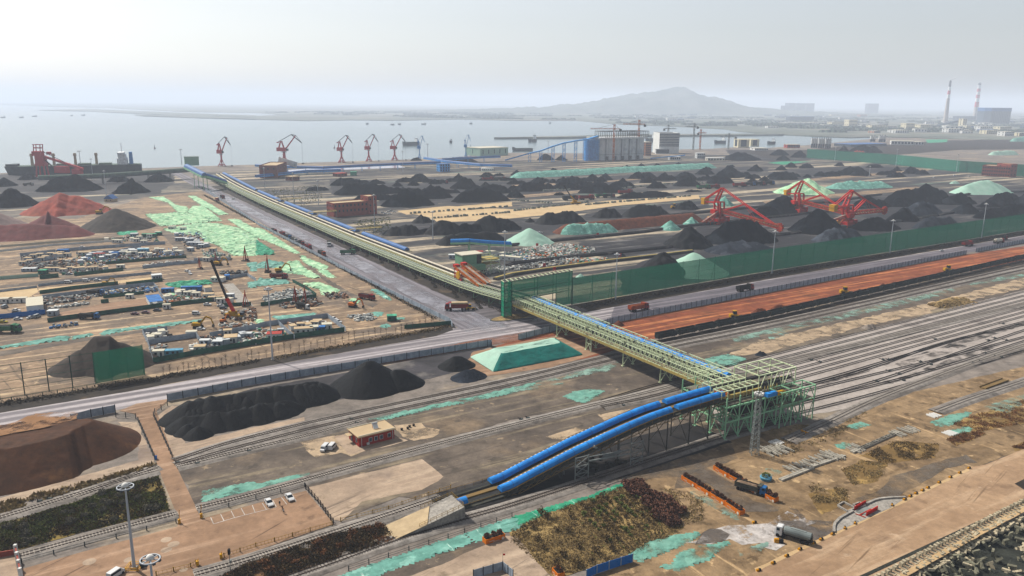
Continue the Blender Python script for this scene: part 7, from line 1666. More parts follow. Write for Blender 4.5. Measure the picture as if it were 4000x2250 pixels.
for x in (-4,4):
 for y in (-3.6,3.6): m.beam((x,0,1.2),(x,y,1.0),.4);m.beam((x,y,0),(x,y,1.1),.35)
m.build('outrigger','steel_dark',r);wheels(r,[(x,y) for x in (-4,-2.6,2.6,4) for y in (-1.2,1.2)],.6,.5)
b = G(*A3(600,1200));r = empty('mobile_crane','yellow mobile crane with raised dark boom behind the trucks','mobile crane',b,0);t2 = at_depth(A3,488,1022,b) - b;m = MB();m.box((0,0,.9),(12,3,1.4),.3,True);m.build('carrier','loader_yellow',r);MB().box((-1,0,2.3),(5,2.6,2),.3,True).build('superstructure','loader_yellow',r);t1 = t2*.45;MB().beam((0,0,3),t1,1.6,1.7).build('boom','loader_yellow',r);MB().beam(t1,t2,1.2,1.2).build('boom_extension','black',r);wheels(r,[(x,y) for x in (-4,-2.6,2.6,4) for y in (-1.3,1.3)],.7,.5)
def drill(m_='steel_dark'):
 r = empty('drill_rig','','drill rig');m = MB()
 for x,y in ((-1.6,-1.2),(-1.6,1.2),(1.6,0)): m.beam((x,y,.3),(0,0,8.5),.3)
 m.beam((0,0,0),(0,0,9.5),.35);m.build('mast','red_rust',r);m = MB();m.box((0,0,.1),(4.4,2.6,.5),0,True);m.box((-1.2,0,.6),(1.6,1.4,1.1),0,True);m.build('skid',m_,r);return r
dp = Proto(drill())
for f,x,y,lab,s_ in ((B1,2318,715,'drill rig with red mast beside the crane boom foot',1),(B2,372,690,'drill rig behind the concrete mixer',1.1),(B2,465,680,'second drill rig behind the concrete mixer',1.0),(B1,2315,290,'tall drill rig below the bright green nets',1.2),(B1,1885,365,'drill rig on the sandy clearing',.9),(B2,112,395,'dark drill rig by the sheet fence',1.3),(B1,2035,290,'drill rig beside the scrap yard cabins',.8)): dp.put(G(*f(x,y)),R.random()*3,lab,'drill rigs',s_)

def hoard(lab,f,fl,m_,h=2.2): fence('hoarding',lab,'hoarding',gp(f,fl),h,m_,None,6)
for lab,fl,m_,h in (('dark green hoarding closing the corner cabin yards along the verge',[1445,1255,1900,1170,2415,1080,2780,1020,3250,958],'panel_green',2.6),('grey panel wall dividing the corner yards, with a kink',[1345,975,1400,1085,1445,1255],'panel_grey',2.6),('grey panel wall behind the corner yards',[1400,1085,1500,1060,1850,1010,1960,1140],'panel_grey',2.6),('grey panel wall at the back of the corner yards',[1345,975,1580,945],'panel_grey',2.4),('grey panel wall behind the corner cabins',[1980,1010,2415,930,2500,905,3090,825,3260,955],'panel_grey',2.6),('grey inner partition by the corner cabins',[2625,890,2780,1030],'panel_grey',2.4),
 ('bright blue hoarding at the picture edge',[-120,850,0,835,430,790],'panel_blue',2.6),('long dark green hoarding around the paved machine yard',[450,870,640,840,1100,780,1440,735,1830,690,2100,660],'panel_green',2.4),('dark green hoarding in front of the cream slab yard',[375,600,700,555,1115,510],'panel_green',2.2),('dark green hoarding at the far end of the cream slab',[1190,520,1535,480],'panel_green',2.2),('grey wall behind the cream slab yard',[360,530,900,465,1430,410],'panel_grey',1.6),('grey wall along the back lane above the cream slab',[-60,590,350,540],'panel_grey',1.4),('dark fence around the row of old machine parts',[400,640,830,590,1050,555,1450,515,1510,590],'panel_grey',2),('dark green fence around the parked buses',[975,640,1360,600],'panel_green',2),('short dark green fence piece in the machine yard',[953,688,1027,680],'panel_green',2.2),
 ('wire-grey fence between machine yard and scrap cabins',[1500,590,1590,705],'panel_grey',2),('grey fence around the far scrap yard',[190,245,640,195,780,185,1180,155,1560,130],'panel_grey',2.4),('grey fence closing the end of the far scrap yard',[190,245,205,310,540,275],'panel_grey',2.4),('grey fence through the middle of the scrap yards',[720,225,1100,210,1330,160],'panel_grey',2),('dark green fence below the scrap yards',[1000,320,1300,295,1640,265,1760,260],'panel_green',2),('grey panel fence in front of the scrap yards',[1345,360,1640,325,1860,310,1870,285],'panel_grey',2.2),('dark green hoarding beside the emerald cabins',[700,430,1165,380],'panel_green',2.2),('dark green block hoarding at the back lane',[375,460,555,440],'panel_green',2.6),('pale mint hoarding along the back lane',[-60,470,185,450,365,435],'net_mint',2.2),('pale wall along the far lane below the maroon heap',[-60,210,500,145,1180,100],'white_wall',1.6),('second pale wall along the far lane',[-60,165,600,110,1150,80],'roof_cream',1.6),('grey fence by the net-side cabins',[1830,290,2170,280,2180,260],'panel_grey',2.2),('grey fence beside the pale slab',[2005,480,2330,430,2415,480],'panel_grey',2.2),('dark green hoarding at the foot of the pale slab',[2110,720,2370,705],'panel_green',2)):
 hoard(lab,B1,fl,m_,h)
for lab,fl in (('low dark green hoarding around the rubble plot',[45,715,300,675,570,632]),('dark green net fence above the rubble plot',[345,490,480,560,570,625]),('dark green hoarding turning into the road fence',[1400,930,1840,890])): hoard(lab,B2,fl,'panel_green',2.2)
CAB = {}
def cabin(mw,mr,L_,W_,h=2.7,gable=False):
 r = empty('site_cabin','','cabin');MB().box((0,0,.1),(L_,W_,h),0,True).build('wall',mw,r);m = MB()
 if gable: m.add([(-L_/2 - .3,-W_/2 - .3,h+.1),(L_/2+.3,-W_/2 - .3,h+.1),(L_/2+.3,W_/2+.3,h+.1),(-L_/2 - .3,W_/2+.3,h+.1),(-L_/2 - .3,0,h+1),(L_/2+.3,0,h+1)],[(0,1,5,4),(2,3,4,5),(1,2,5),(3,0,4),(3,2,1,0)])
 else: m.box((0,0,h+.103),(L_+.3,W_+.3,.16),0,True)
 m.build('roof',mr,r);d = MB().box((L_*.25,-W_/2 - .04,.15),(.9,.08,2),0,True).build('door','dim_glass',r)
 me = MB().box((0,0,0),(1.1,.08,1)).mesh('window','glass_dark')
 for x in ((-.3,0) if L_ > 5 else (-.2,)): link('window',me,r,(L_*x,-W_/2 - .04,1.6))
 return r
mat('blue_panel','#3f78b8','#356aa5',s=.4);mat('sky_panel','#6aa3bd','#5b93ad',s=.4)
CK = {'w': ('white_wall','roof_cream'),'g': ('panel_grey','grey_conc'),'b': ('white_wall','blue_panel'),'B': ('blue_panel','blue_panel'),'r': ('white_wall','red_roof'),'s': ('sky_panel','sky_panel'),'c': ('grey_conc','roof_sand'),'e': ('panel_green','net_emerald')}
def put_cabin(k,f,x,y,L_,W_,rz,lab,h=2.7):
 key = (k,L_,W_,h)
 if key not in CAB: CAB[key] = Proto(cabin(*CK[k],L_,W_,h))
 CAB[key].put(G(*f(x,y))+Vector((0,0,.05)),rz,lab,'site cabins in the construction camp')
CABS = [('w',B1,335,745,8,22,ROTU,'large cream-roofed shed at the end of the blue hoarding',4.5),('b',B1,1460,690,7,18,ROTU,'white cabin with blue roof bearing white characters',3),('g',B1,505,800,5,4,.2,'grey cabin at the corner of the dark green hoarding',2.7),('g',B1,1480,460,6,5,ROTU,'grey cabin at the end of the cream slab yard',3),('w',B1,175,680,9,3,.2,'white cabin with doors inside the blue hoarding',2.7),('w',B1,50,685,8,3,.2,'white cabin at the picture edge inside the blue hoarding',2.7),
 ('B',B1,1810,570,12,3,.15,'long blue container behind the scrap cabins',2.6),('B',B1,1585,585,7,3,.2,'short blue container beside the emerald net pile',2.4),('c',B1,1960,575,6,4,ROTV,'sandy-roofed cabin by the long blue container',2.8),('c',B1,1970,640,6,4,.2,'sandy-roofed cabin facing the camp fence',2.8),('c',B1,2000,665,4,3,.2,'small sandy cabin in front of the larger one',2.4),('w',B1,2150,680,6,3,-.3,'white cabin under the red crane boom',2.6),('w',B1,2060,480,8,5,-.1,'white and lilac roofed cabin beyond the boom',2.6),('B',B1,2145,462,3,4,.2,'blue cube cabin beyond the boom',2.8),('g',B1,2170,640,5,3,.1,'grey cabin behind the boom',2.6),
 ('w',B1,1500,1185,5,3,.2,'white cabin in the corner yard by the hung net',2.6),('s',B1,1640,1175,8,3,.2,'pale blue cabin in the corner yard',2.4),('w',B1,1810,1000,5,3,.2,'white cabin on the back wall of the corner yard',2.6),('c',B1,1890,1140,5,4,.2,'sandy cabin at the yard partition',2.6),('c',B1,2180,1050,6,6,.3,'two-tone cabin with sandy roof in the middle corner yard',2.8),('c',B1,2150,985,4,3,.3,'small sandy cabin behind the two-tone one',2.6),('r',B2,175,1020,7,5,.2,'red-walled cabin beside the light mast',2.8),('c',B2,450,970,9,4,.25,'long sandy-roofed cabin in the last corner yard',2.8),('w',B2,550,955,4,4,.25,'white cube cabin with blue window',2.8),('B',B2,615,955,4,3,.25,'blue cabin between two white ones',2.6),('w',B2,670,930,5,4,.25,'white cabin at the corner of the last yard',2.8),('e',B2,1282,850,5,4,.2,'green garden shed beside torn netting',2.8),('g',B2,235,970,3,2,.2,'small grey box cabin behind the red one',2.2),
 ('w',A1,1625,1320,6,4,0,'white cabin at the edge of the bright green nets',3),('w',A1,1730,1330,5,4,.1,'second white cabin at the edge of the nets',3),('g',A1,1270,1390,6,4,.2,'grey cabin beside a green container row',3),('e',A1,1410,1390,12,3,.1,'long green roofed container row',2.6),('e',A1,1505,1375,4,3,.2,'bright green box at the end of the container row',2.6),
 ('B',B1,600,215,8,3,.1,'dark blue container in the far scrap yard',2.8),('B',B1,1090,245,5,3,.1,'blue container beside the red roofed shed',3),('r',B1,940,248,8,3,.1,'red roofed low shed in the scrap yards',2.4),('s',B1,1350,210,8,3,.1,'turquoise cabin in the scrap yards',2.8),('g',B1,1260,215,6,3,.1,'grey cabin beside the turquoise one',2.6),('w',B1,1690,225,6,4,-.3,'blue and white cabin at the end of the scrap yards',2.8),('c',B1,800,235,9,3,.1,'long tan-roofed shed in the scrap yards',2.4),('c',B1,560,215,4,3,.1,'small cream cabin in the far scrap yard',2.6),('w',B1,1360,125,5,3,.1,'white cabin at the lane below the maroon heap',2.6),('g',B1,280,385,9,4,.1,'grey sheeted cabin at the emerald row',2),('e',B1,410,410,5,4,.1,'mint green cabin at the back lane',2.6),('c',B1,500,385,10,3,.1,'brown roofed long cabin at the back lane',2.4),('w',B1,1140,358,5,3,.2,'white arched cabin by the fence',2.4),('w',B1,1950,290,5,3,0,'white cabin beside the net-side fence',2.6),('g',B1,1800,195,4,4,-.2,'grey cabin by the spoil lane',2.6),('w',B1,1940,145,6,3,0,'white cabin among the dark stacks by the nets',2.6),('c',B1,2010,200,5,4,0,'tan cabin near the parked white car',2.6),('g',B1,1840,140,12,5,0,'dark open-topped store beside the nets',2.4),('w',B1,1225,640,4,3,.1,'white box with poster by the parked buses',2.2),('w',B1,1575,740,4,2,.1,'white gate cabin in the long hoarding',2.6),('w',B1,2085,685,5,2,.1,'white gate panel cabin by the parked cars',2.6),
 ('w',R5,1290,455,16,5,-.5,'white site office with red stripe near the parked vans',3.4),('w',R5,1560,530,17,5,-.45,'long white site office with green hoarding',3.0),('g',R5,560,500,8,4,.1,'dark grey box cabin behind the belt trippers',3),('r',R5,990,440,7,4,.1,'red-roofed shelter below the raised blue belt',3),('g',R5,820,620,12,8,-.4,'low grey-roofed store by the stacked crates',3)]
for c in CABS: put_cabin(c[0],c[1],c[2],c[3],c[4],c[5],c[6],c[7],c[8])
rc_ = G(*D1(470,640),3);sg = empty('roof_lettering','row of white and red characters painted on the blue cabin roof','lettering',Vector((0,0,0)))
for i in range(5):
 p = G(*D1(495+i*20,655+i*15),3.15);m = MB();t = Vector((UX,UY,0));n_ = Vector((-UY,UX,0))
 for (a,b,c,d) in ((-.7,.8,.7,.8),(-.7,0,.7,0),(-.5,-.8,.6,-.8),(0,1,0,-1),(-.6,.8,-.8,-.8)): m.beam(p+n_*a*.9+t*b*1.2,p+n_*c*.9+t*d*1.2,.3,.06)
 m.build('character','lamp_white',sg)
for k_,f,fl,n,lab in (('c',B1,(210,300,640,240),12,'small tan-roofed hut packed into the far scrap yard rows'),('g',B1,(740,290,1330,200),14,'small grey-roofed hut packed into the middle scrap yard rows'),('w',B1,(1120,250,1680,190),12,'small white hut packed into the scrap yards by the spoil lane'),('w',B1,(1000,110,1500,60),8,'small white hut in the yards under the dark heap'),('c',B1,(560,400,1000,350),7,'small tan-roofed hut along the emerald hoarding'),('w',B1,(1530,640,1900,610),7,'small white hut among the rusty goods beside the long blue container'),('g',B1,(1640,60,1960,170),9,'small grey hut among the stacks beside the bright nets'),('w',B1,(1400,1030,1560,1010),3,'small white hut in the first corner yard'),('g',B1,(1920,1080,2400,1020),7,'small grey hut in the corner yards along the verge'),('c',B2,(300,930,640,890),5,'small tan hut in the last corner yard')):
 for i in range(n):
  t = (i+R.random())/n;put_cabin(k_,f,fl[0]+(fl[2] - fl[0])*t,fl[1]+(fl[3] - fl[1])*t+R.uniform(-28,28),4.5,3,R.choice((.1,.15,ROTV))+R.uniform(-.1,.1),lab,2.5)
mat('crate','#c89a68','#b48958',s=.6);mat('scrap_rust','#8f6a52','#7b5844',s=.8);mat('scrap_grey','#9da19f','#868a89',s=.8);mat('scrap_white','#e2dfd6','#cfccc3',s=.8);mat('scrap_blue','#4a80b8','#4272a5',s=.8);mat('scrap_green','#5d9480','#52836f',s=.8);mat('scrap_dark','#454443','#393837',s=.8)
SM = ['scrap_rust','scrap_grey','scrap_white','scrap_blue','scrap_green','scrap_dark','orange']
def scrap(f,fl,n,mix,size=(.5,2.8),hgt=(.25,1.5),name='debris'):
 """loose stored material lying about a yard: nobody could count it"""
 pts = [Vector((*f(fl[i],fl[i+1]),0)) for i in range(0,len(fl),2)];m = MB()
 def ins(x,y):
  c = False;j = len(pts) - 1
  for i in range(len(pts)):
   a,b = pts[i],pts[j]
   if (a.y > y) != (b.y > y) and x < (b.x - a.x)*(y - a.y)/(b.y - a.y)+a.x: c = not c
   j = i
  return c
 x0,x1,y0,y1 = min(p.x for p in pts),max(p.x for p in pts),min(p.y for p in pts),max(p.y for p in pts);k = 0
 for _ in range(n*6):
  x,y = R.uniform(x0,x1),R.uniform(y0,y1)
  if not ins(x,y): continue
  p = G(x,y);m.m = mix[R.randrange(len(mix))];t = R.random();rz = R.choice((ROTU,ROTV,R.random()*3))+R.uniform(-.2,.2)
  if t < .25: a = Vector((math.cos(rz),math.sin(rz),0))*R.uniform(1,4);m.cyl(p+Vector((0,0,.4)),p+a+Vector((0,0,.4)),R.uniform(.15,.5),n=7)
  elif t < .4: m.cyl(p,p+Vector((0,0,R.uniform(.5,1.4))),R.uniform(.4,1.1),n=9)
  else: m.box(p,(R.uniform(*size),R.uniform(size[0],size[1]*.5),R.uniform(*hgt)),rz,True,R.uniform(.8,1))
  k += 1
  if k >= n: break
 return tag(m.build(name,SM),kind='stuff')
for f,fl,n,mix in ((B1,[400,650,840,600,860,650,430,710],170,[1,1,0,5,5,2]),(B1,[840,610,1050,570,1450,530,1490,580,900,630],130,[5,5,1,3,2]),(B1,[430,740,840,680,840,700,450,750],40,[2,1,1]),(B1,[1520,640,1850,600,1990,660,1600,700],120,[0,1,2,4,6,0]),(B1,[215,320,700,280,720,350,230,370],190,[5,1,0,5,1]),(B1,[720,240,1130,225,1330,290,760,340],170,[0,1,2,5,3,4]),(B1,[1120,230,1650,170,1720,250,1180,290],150,[0,1,2,5,3]),(B1,[200,250,640,205,640,270,220,300],90,[0,1,5,2]),(B1,[1340,330,1640,290,1840,300,1360,350],80,[2,2,1,0]),(B1,[560,390,900,350,1000,370,600,420],80,[1,0,4,2]),(B1,[1370,985,1560,955,1600,1020,1400,1060],90,[5,1,2,0]),(B1,[1410,1110,1580,1080,1560,1180,1450,1200],60,[0,1,2,5]),(B1,[1790,1090,1860,1080,1900,1130,1800,1140],40,[1,2]),(B1,[1890,1010,2080,1000,2090,1110,1930,1130],80,[5,1,0,2]),(B1,[2230,1010,2415,980,2415,1080,2260,1090],80,[1,2,0,4]),(B2,[0,940,120,930,330,1000,340,1010,0,1060],60,[1,2,4,0]),(B2,[290,890,640,850,700,900,380,960],90,[0,0,1,2]),(B2,[200,690,570,640,600,720,260,740],70,[0,1,5]),(B2,[60,640,300,560,500,570,540,620,100,690],220,[1,2,1,1]),(B1,[2060,770,2415,740,2415,860,2200,850],90,[0,0,1,5,2]),(B1,[2060,890,2415,880,2415,930,2080,960],50,[0,1,2]),(B1,[2070,395,2330,380,2330,410,2090,420],50,[5,5,1]),(B1,[1640,30,1900,20,1960,90,1760,110],90,[1,2,5,3]),(B1,[1730,90,1880,85,1900,180,1740,190],60,[5,5,1]),(B1,[1900,190,2170,230,2170,270,1930,250],50,[1,2,4]),(B1,[500,900,720,880,720,910,460,930],24,[3,1,5]),(B1,[1000,80,1180,60,1200,40,1480,60,1500,110,1100,110],60,[1,4,2,5]),(B2,[870,810,1100,790,1120,850,930,860],60,[1,2,1]),(B2,[640,600,860,590,860,640,700,650],40,[0,5,1]),
   (B3,[0,200,200,165,560,140,760,170,780,205,500,240,180,300,60,250],360,[2,2,2,1,6,4,2]),(B3,[190,150,560,125,580,190,240,210],150,[2,2,1]),(B3,[-150,330,0,345,400,280,640,250,640,290,300,350,-200,400],200,[1,1,5,2]),(R5,[1450,420,1750,380,1900,500,1750,560,1600,520],110,[1,3,2,4]),(R5,[1000,720,1500,650,1600,690,1100,780],130,[1,5,1,2]),(B3,[500,280,900,255,900,300,520,320],60,[6,2,4])):
 scrap(f,fl,int(n*1.6),mix)
m0 = Proto(tag(MB().box((0,0,0),(2.4,2.0,1.7),0,True).box((0,0,1.72),(2.2,1.8,.2),0,True).build('crate','crate'),None,'crate'))
for i,(x,y) in enumerate(((930,590),(960,580),(990,570),(1020,575),(985,600),(1020,610),(1055,600),(1080,590),(1050,625),(1090,615),(850,500),(880,510),(900,490),(940,500),(970,495))): m0.put(G(*R5(x,y))+Vector((0,0,0 if i % 3 else 1.9 if i in (3,6) else 0)),-.4,'tan wooden crate stacked with others behind the belt trippers','tan crates by the grey store')
mat('marker_red','#c02b28')
mk = Proto(tag(MB().box((0,0,1.2),(2.2,.2,2),.0,True).box((-.8,0,0),(.2,.2,1.2),0,True).box((.8,0,0),(.2,.2,1.2),0,True).build('marker_board','marker_red'),None,'marker board'))
for i,(x,y) in enumerate(((237,158),(305,352),(400,388),(1018,255),(808,58))): mk.put(G(*B3(x,y)),.4,f'red marker board beside the black belt lines, {nth(i)} one','red marker boards')
mat('block_teal','#8f948a','#7c8178',s=.5)
bk = Proto(tag(MB().prism([(-1.2,-.8),(1.2,-.8),(1.2,.8),(-1.2,.8)],0,1.6,[(-1,-.6),(1,-.6),(1,.6),(-1,.6)]).build('concrete_block','block_teal'),None,'concrete block'))
for f,a,b,n in ((A3,(30,1265),(740,1180),26),(A3,(700,1210),(1700,1125),44),(A3,(0,1165),(400,1195),14),(A2,(1920,1140),(2415,1105),22),(A2,(1690,1215),(2415,1160),24),(A2,(1460,1172),(1900,1140),10),(A3,(1000,1060),(1500,1010),24),(A3,(300,1080),(560,1065),12),(A3,(1480,1015),(2000,1000),18)):
 for i in range(n):
  if R.random() < .12: continue
  t = (i+R.uniform(-.2,.2))/n;bk.put(G(*f(a[0]+(b[0] - a[0])*t,a[1]+(b[1] - a[1])*t)),R.uniform(0,.6),'small grey concrete block in a broken row along the sandy lane','grey blocks lining the sandy lanes',R.uniform(.9,1.5))

mat('leaf_dark','#4c4231','#3a3225',s=.7,fine=.3);mat('leaf_brown','#75613f','#5c4b31',s=.6,fine=.3);mat('leaf_rust','#8c6140','#745034',s=.8,fine=.3);mat('leaf_green','#7a8046','#626a3a',s=.6,fine=.3);mat('leaf_grey','#77715f','#625d50',s=.7,fine=.25);mat('straw','#ad966a','#8f7b56',s=.5,fine=.25);mat('bark','#4d3c2c');mat('leaf_maroon','#745040','#5c3f31',s=.8,fine=.3)
def leaves(m,c,r,n,size,flat=1.0,rr=R):
 """many small leaf faces spread through a crown's volume"""
 for _ in range(n):
  a,b = rr.uniform(0,math.tau),math.acos(rr.uniform(-.4,1));k = rr.uniform(.45,1) ** .5
  p = Vector((c[0]+r[0]*k*math.sin(b)*math.cos(a),c[1]+r[1]*k*math.sin(b)*math.sin(a),c[2]+r[2]*k*math.cos(b)))
  u = Vector((rr.uniform(-1,1),rr.uniform(-1,1),rr.uniform(-.6,.9))).normalized();v = u.cross(Vector((rr.uniform(-1,1),rr.uniform(-1,1),.3))).normalized();s_ = size*rr.uniform(.6,1.4)
  m.add([p - u*s_,p+v*s_*.6,p+u*s_,p - v*s_*.6],[(0,1,2,3)])
def bush(name,m_,rad,hgt,n,size,stem=True,spread=3):
 r = empty(name,'',name.replace('_',' '));m = MB();rr = random.Random(hash(name+m_) % 999)
 for k in range(spread+3):
  a = rr.uniform(0,math.tau);d = rr.uniform(0,rad*.5);leaves(m,(d*math.cos(a),d*math.sin(a),hgt*rr.uniform(.35,.6)),(rad*rr.uniform(.45,.7),rad*rr.uniform(.45,.7),hgt*rr.uniform(.3,.5)),n // (spread+3),size,rr=rr)
 m.build('foliage',m_,r)
 if stem:
  m = MB();m.cyl((0,0,0),(0,0,hgt*.5),rad*.08,rad*.04,6)
  for k in range(5): a = k*1.3;m.cyl((0,0,hgt*.15),(rad*.5*math.cos(a),rad*.5*math.sin(a),hgt*.6),rad*.05,.015,5)
  m.build('stem','bark',r)
 return r
def hedge(lab,line,w_,h,m_,dens=9,size=.32,name='hedge',kind=None):
 o0 = line[0];m = MB();pts = resample([p - o0 for p in line],1.0);rr = random.Random(len(pts))
 for i,p in enumerate(pts):
  f_ = .55+.45*mnoise.noise((p.x*.08,p.y*.08,2))+.25*mnoise.noise((p.x*.4,p.y*.4,7))
  for _ in range(max(1,int(dens*max(.15,f_)))):
   q = p+Vector((rr.gauss(0,w_*.3),rr.gauss(0,w_*.3),rr.uniform(.05,1)*h*max(.25,f_)));u = Vector((rr.uniform(-1,1),rr.uniform(-1,1),rr.uniform(-.5,1))).normalized();v = u.cross(Vector((.3,rr.uniform(-1,1),.8))).normalized();s_ = size*rr.uniform(.6,1.5)
   m.add([q - u*s_,q+v*s_*.7,q+u*s_,q - v*s_*.7],[(0,1,2,3)])
 o = m.build(name,m_);o.location = o0
 return tag(o,lab,name.replace('_',' '),kind=kind)
hedge('dark straggling hedge along the verge between camp and cross road, nearer the brown heap',gp(P,[-150,1612,0,1582,300,1535,560,1490,1004,1412]),4,1.5,'leaf_dark',46,.42)
hedge('dark straggling hedge along the verge between the mast and the road corner',gp(P,[1090,1400,1400,1342,1704,1288,1752,1272]),4,1.4,'leaf_brown',40,.42)
hedge('dark hedge outside the sheet fence along the diagonal road',[S(178.5+v*0,v) for v in range(378,1040,30)],2.6,1.6,'leaf_dark',16,.45)
hedge('dark low hedge between cross road and windbreak net',gp(P,[2260,1203,3000,1076,4000,910,4400,840]),5,1.8,'leaf_dark',14,.6)
for i in range(7): hedge(f'row of dark low shrubs on the verge under the gallery, {nth(i)} row from the junction',[S(209+(v - 380 - i*30)*.35,v) for v in range(385+i*30,413+i*30,4)],2.6,1.2,'leaf_dark',22,.4)
hedge('dark shrub row along the foot of the gallery trestles',[S(217,v) for v in range(372,560,10)],2.2,2.2,'leaf_dark',12,.4)
hedge('ragged brown weeds around the gateway island',[S(206+23*t/10,361 - 2*math.sin(t/10*math.pi)) for t in range(11)],3.4,.9,'leaf_brown',26,.3)
def cover_stuff(name,f,fl,n,m_,size,hgt,clump=.1,thr=-.2):
 pts = gp(f,fl);m = MB();rr = random.Random(n);x0,x1,y0,y1 = min(p.x for p in pts),max(p.x for p in pts),min(p.y for p in pts),max(p.y for p in pts);k = 0
 def ins(x,y):
  c = False;j = len(pts) - 1
  for i in range(len(pts)):
   a,b = pts[i],pts[j]
   if (a.y > y) != (b.y > y) and x < (b.x - a.x)*(y - a.y)/(b.y - a.y)+a.x: c = not c
   j = i
  return c
 for _ in range(n*8):
  x,y = rr.uniform(x0,x1),rr.uniform(y0,y1)
  if not ins(x,y) or mnoise.noise((x*clump,y*clump,4)) < thr+rr.uniform(-.25,.25): continue
  for _ in range(4):
   u = Vector((rr.uniform(-1,1),rr.uniform(-1,1),rr.uniform(.2,1))).normalized();v = u.cross(Vector((rr.uniform(-1,1),rr.uniform(-1,1),0))).normalized();s_ = size*rr.uniform(.5,1.4);q = Vector((x+rr.uniform(-.5,.5),y+rr.uniform(-.5,.5),rr.uniform(.05,hgt)))
   m.add([q - v*s_*.5,q+v*s_*.5,q+u*s_*1.2],[(0,1,2)])
  k += 1
  if k >= n: break
 return tag(m.build(name,m_),kind='stuff')
FIELD = [0,1062,560,900,850,790,1190,700,1278,962,600,1120,0,1288]
cover_stuff('grass',C1,FIELD,4200,'leaf_green',.36,.35,.12,-.1);cover_stuff('weeds',C1,FIELD,3000,'leaf_brown',.34,.35,.15,0);cover_stuff('weeds',C1,FIELD,2200,'leaf_dark',.36,.4,.2,-.1)
SCR = [-300,1480,-60,1362,600,1138,948,1066,1055,1180,500,1365,200,1470]
cover_stuff('weeds',C2,SCR,4200,'leaf_brown',.34,.7,.2,-.2);cover_stuff('weeds',C2,SCR,2600,'leaf_dark',.34,.8,.2,-.1);cover_stuff('weeds',C2,SCR,1200,'leaf_rust',.34,.7,.25,.05)
NUR = [0,1095,200,990,500,895,820,770,1000,795,1295,1085,1130,1185,905,1290,560,1395,330,1460,0,1190]
cover_stuff('grass',C3,NUR,6500,'straw',.26,.2,.2,-.35);cover_stuff('weeds',C3,NUR,1200,'leaf_brown',.26,.25,.25,0)
for f,fl,n,m_ in ((C4,[560,650,700,580,900,600,840,735,640,760],260,'straw'),(C4,[690,545,960,430,1285,458,1255,560,900,600],500,'leaf_brown'),(C4,[1350,420,1560,330,1640,380,1420,470],400,'leaf_rust'),(C4,[1370,300,1640,210,1932,120,1932,300,1600,360],600,'leaf_rust'),(C4,[1850,480,1990,420,1960,500],160,'leaf_rust'),(C4,[300,740,600,800,600,900,350,900],260,'straw'),(C3,[1150,790,1450,850,1440,1040,1310,1060],500,'straw'),(C4,[0,330,420,300,800,180,500,420,100,560],500,'straw'),(C1,[0,900,600,760,1180,600,1180,625,600,800,0,990],400,'straw'),(A2,[0,960,600,900,640,1040,300,1140,500,1180,200,1090],500,'leaf_green'),(A2,[880,1250,1260,1200,1280,1330,1120,1360],300,'leaf_green')):
 cover_stuff('weeds',f,fl,n*(2 if f is C4 else 1),m_,.28 if f in (C4,C3) else .8,.25,.22,.0 if f is C4 else -.2)
GB = Proto(bush('bush','leaf_grey',1.5,1.5,260,.22))
for i,(x,y) in enumerate(((490,975),(545,975),(780,960),(785,895),(820,910),(770,840),(925,905),(1125,950),(1180,950),(520,1030),(560,1040),(530,1060),(865,1030),(185,1065),(180,1090),(185,1120),(190,1150),(240,1190),(200,1185),(190,1220),(60,1090),(640,1000),(900,850),(1040,870),(700,930))):
 GB.put(G(*C1(x,y)),R.random()*6,'round grey bush growing in the dark green field','round grey bushes in the green field',R.uniform(.7,1.25))
RB = Proto(bush('bush','leaf_rust',1.4,1.5,260,.22))
for x,y in ((60,1370),(190,1315),(370,1330),(470,1215),(510,1290),(640,1240),(730,1140),(300,1360),(840,1110),(930,1090),(110,1420),(700,1180)): RB.put(G(*C2(x,y)),R.random()*6,'round rust-brown bush in the weedy strip between the two lower tracks','rust-brown bushes between the tracks',R.uniform(.8,1.3))
DB = Proto(bush('bush','leaf_maroon',2.4,2.6,520,.3,spread=5))
DBP = [(870,770),(920,760),(960,760),(900,800),(950,805),(1000,790),(920,840),(975,850),(1030,840),(1080,850),(1010,890),(1060,890),(1110,890),(1160,900),(1040,930),(1090,940),(1140,940),(1190,940),(1080,980),(1130,985),(1180,990),(1230,980),(1100,1020),(1160,1030),(1210,1030),(1250,1060),(1190,1070),(1280,970)]
for x,y in DBP: DB.put(G(*C3(x,y)),R.random()*6,'dark maroon bush in the dense clump on the edge of the planted field','dark bushes clumped beside the planted field',R.uniform(.75,1.2))
SG = Proto(bush('young_tree','leaf_green',.9,1.3,150,.2,spread=2));SBR = Proto(bush('young_tree','leaf_brown',.9,1.6,90,.2,spread=2));n = 0
for k in range(11):
 a,b = Vector((480+k*42,935 - k*16,0)),Vector((790+k*42,1235 - k*22,0))
 for i in range(11):
  t = (i+R.uniform(-.25,.25))/11;p = a+(b - a)*t
  if R.random() < .25 or p.x > 1180: continue
  (SG if (k % 3 == 0 or R.random() < .15) else SBR).put(G(*C3(p.x,p.y)),R.random()*6,('dark green' if 0 else 'small')+' clipped young tree standing in the planted rows of the field','young trees in the planted field',R.uniform(.6,1.15))
for x,y in ((160,1085),(270,1020),(340,1110),(190,1180),(430,1120),(240,1250),(380,1300),(510,1240),(640,1270),(490,1370),(340,1385),(700,1180),(600,1340),(90,1120),(760,1260),(215,985),(440,1010)): SBR.put(G(*C3(x,y)),R.random()*6,'thin bare young tree in the straw-coloured part of the field','thin trees in the straw field',R.uniform(1.0,1.7))
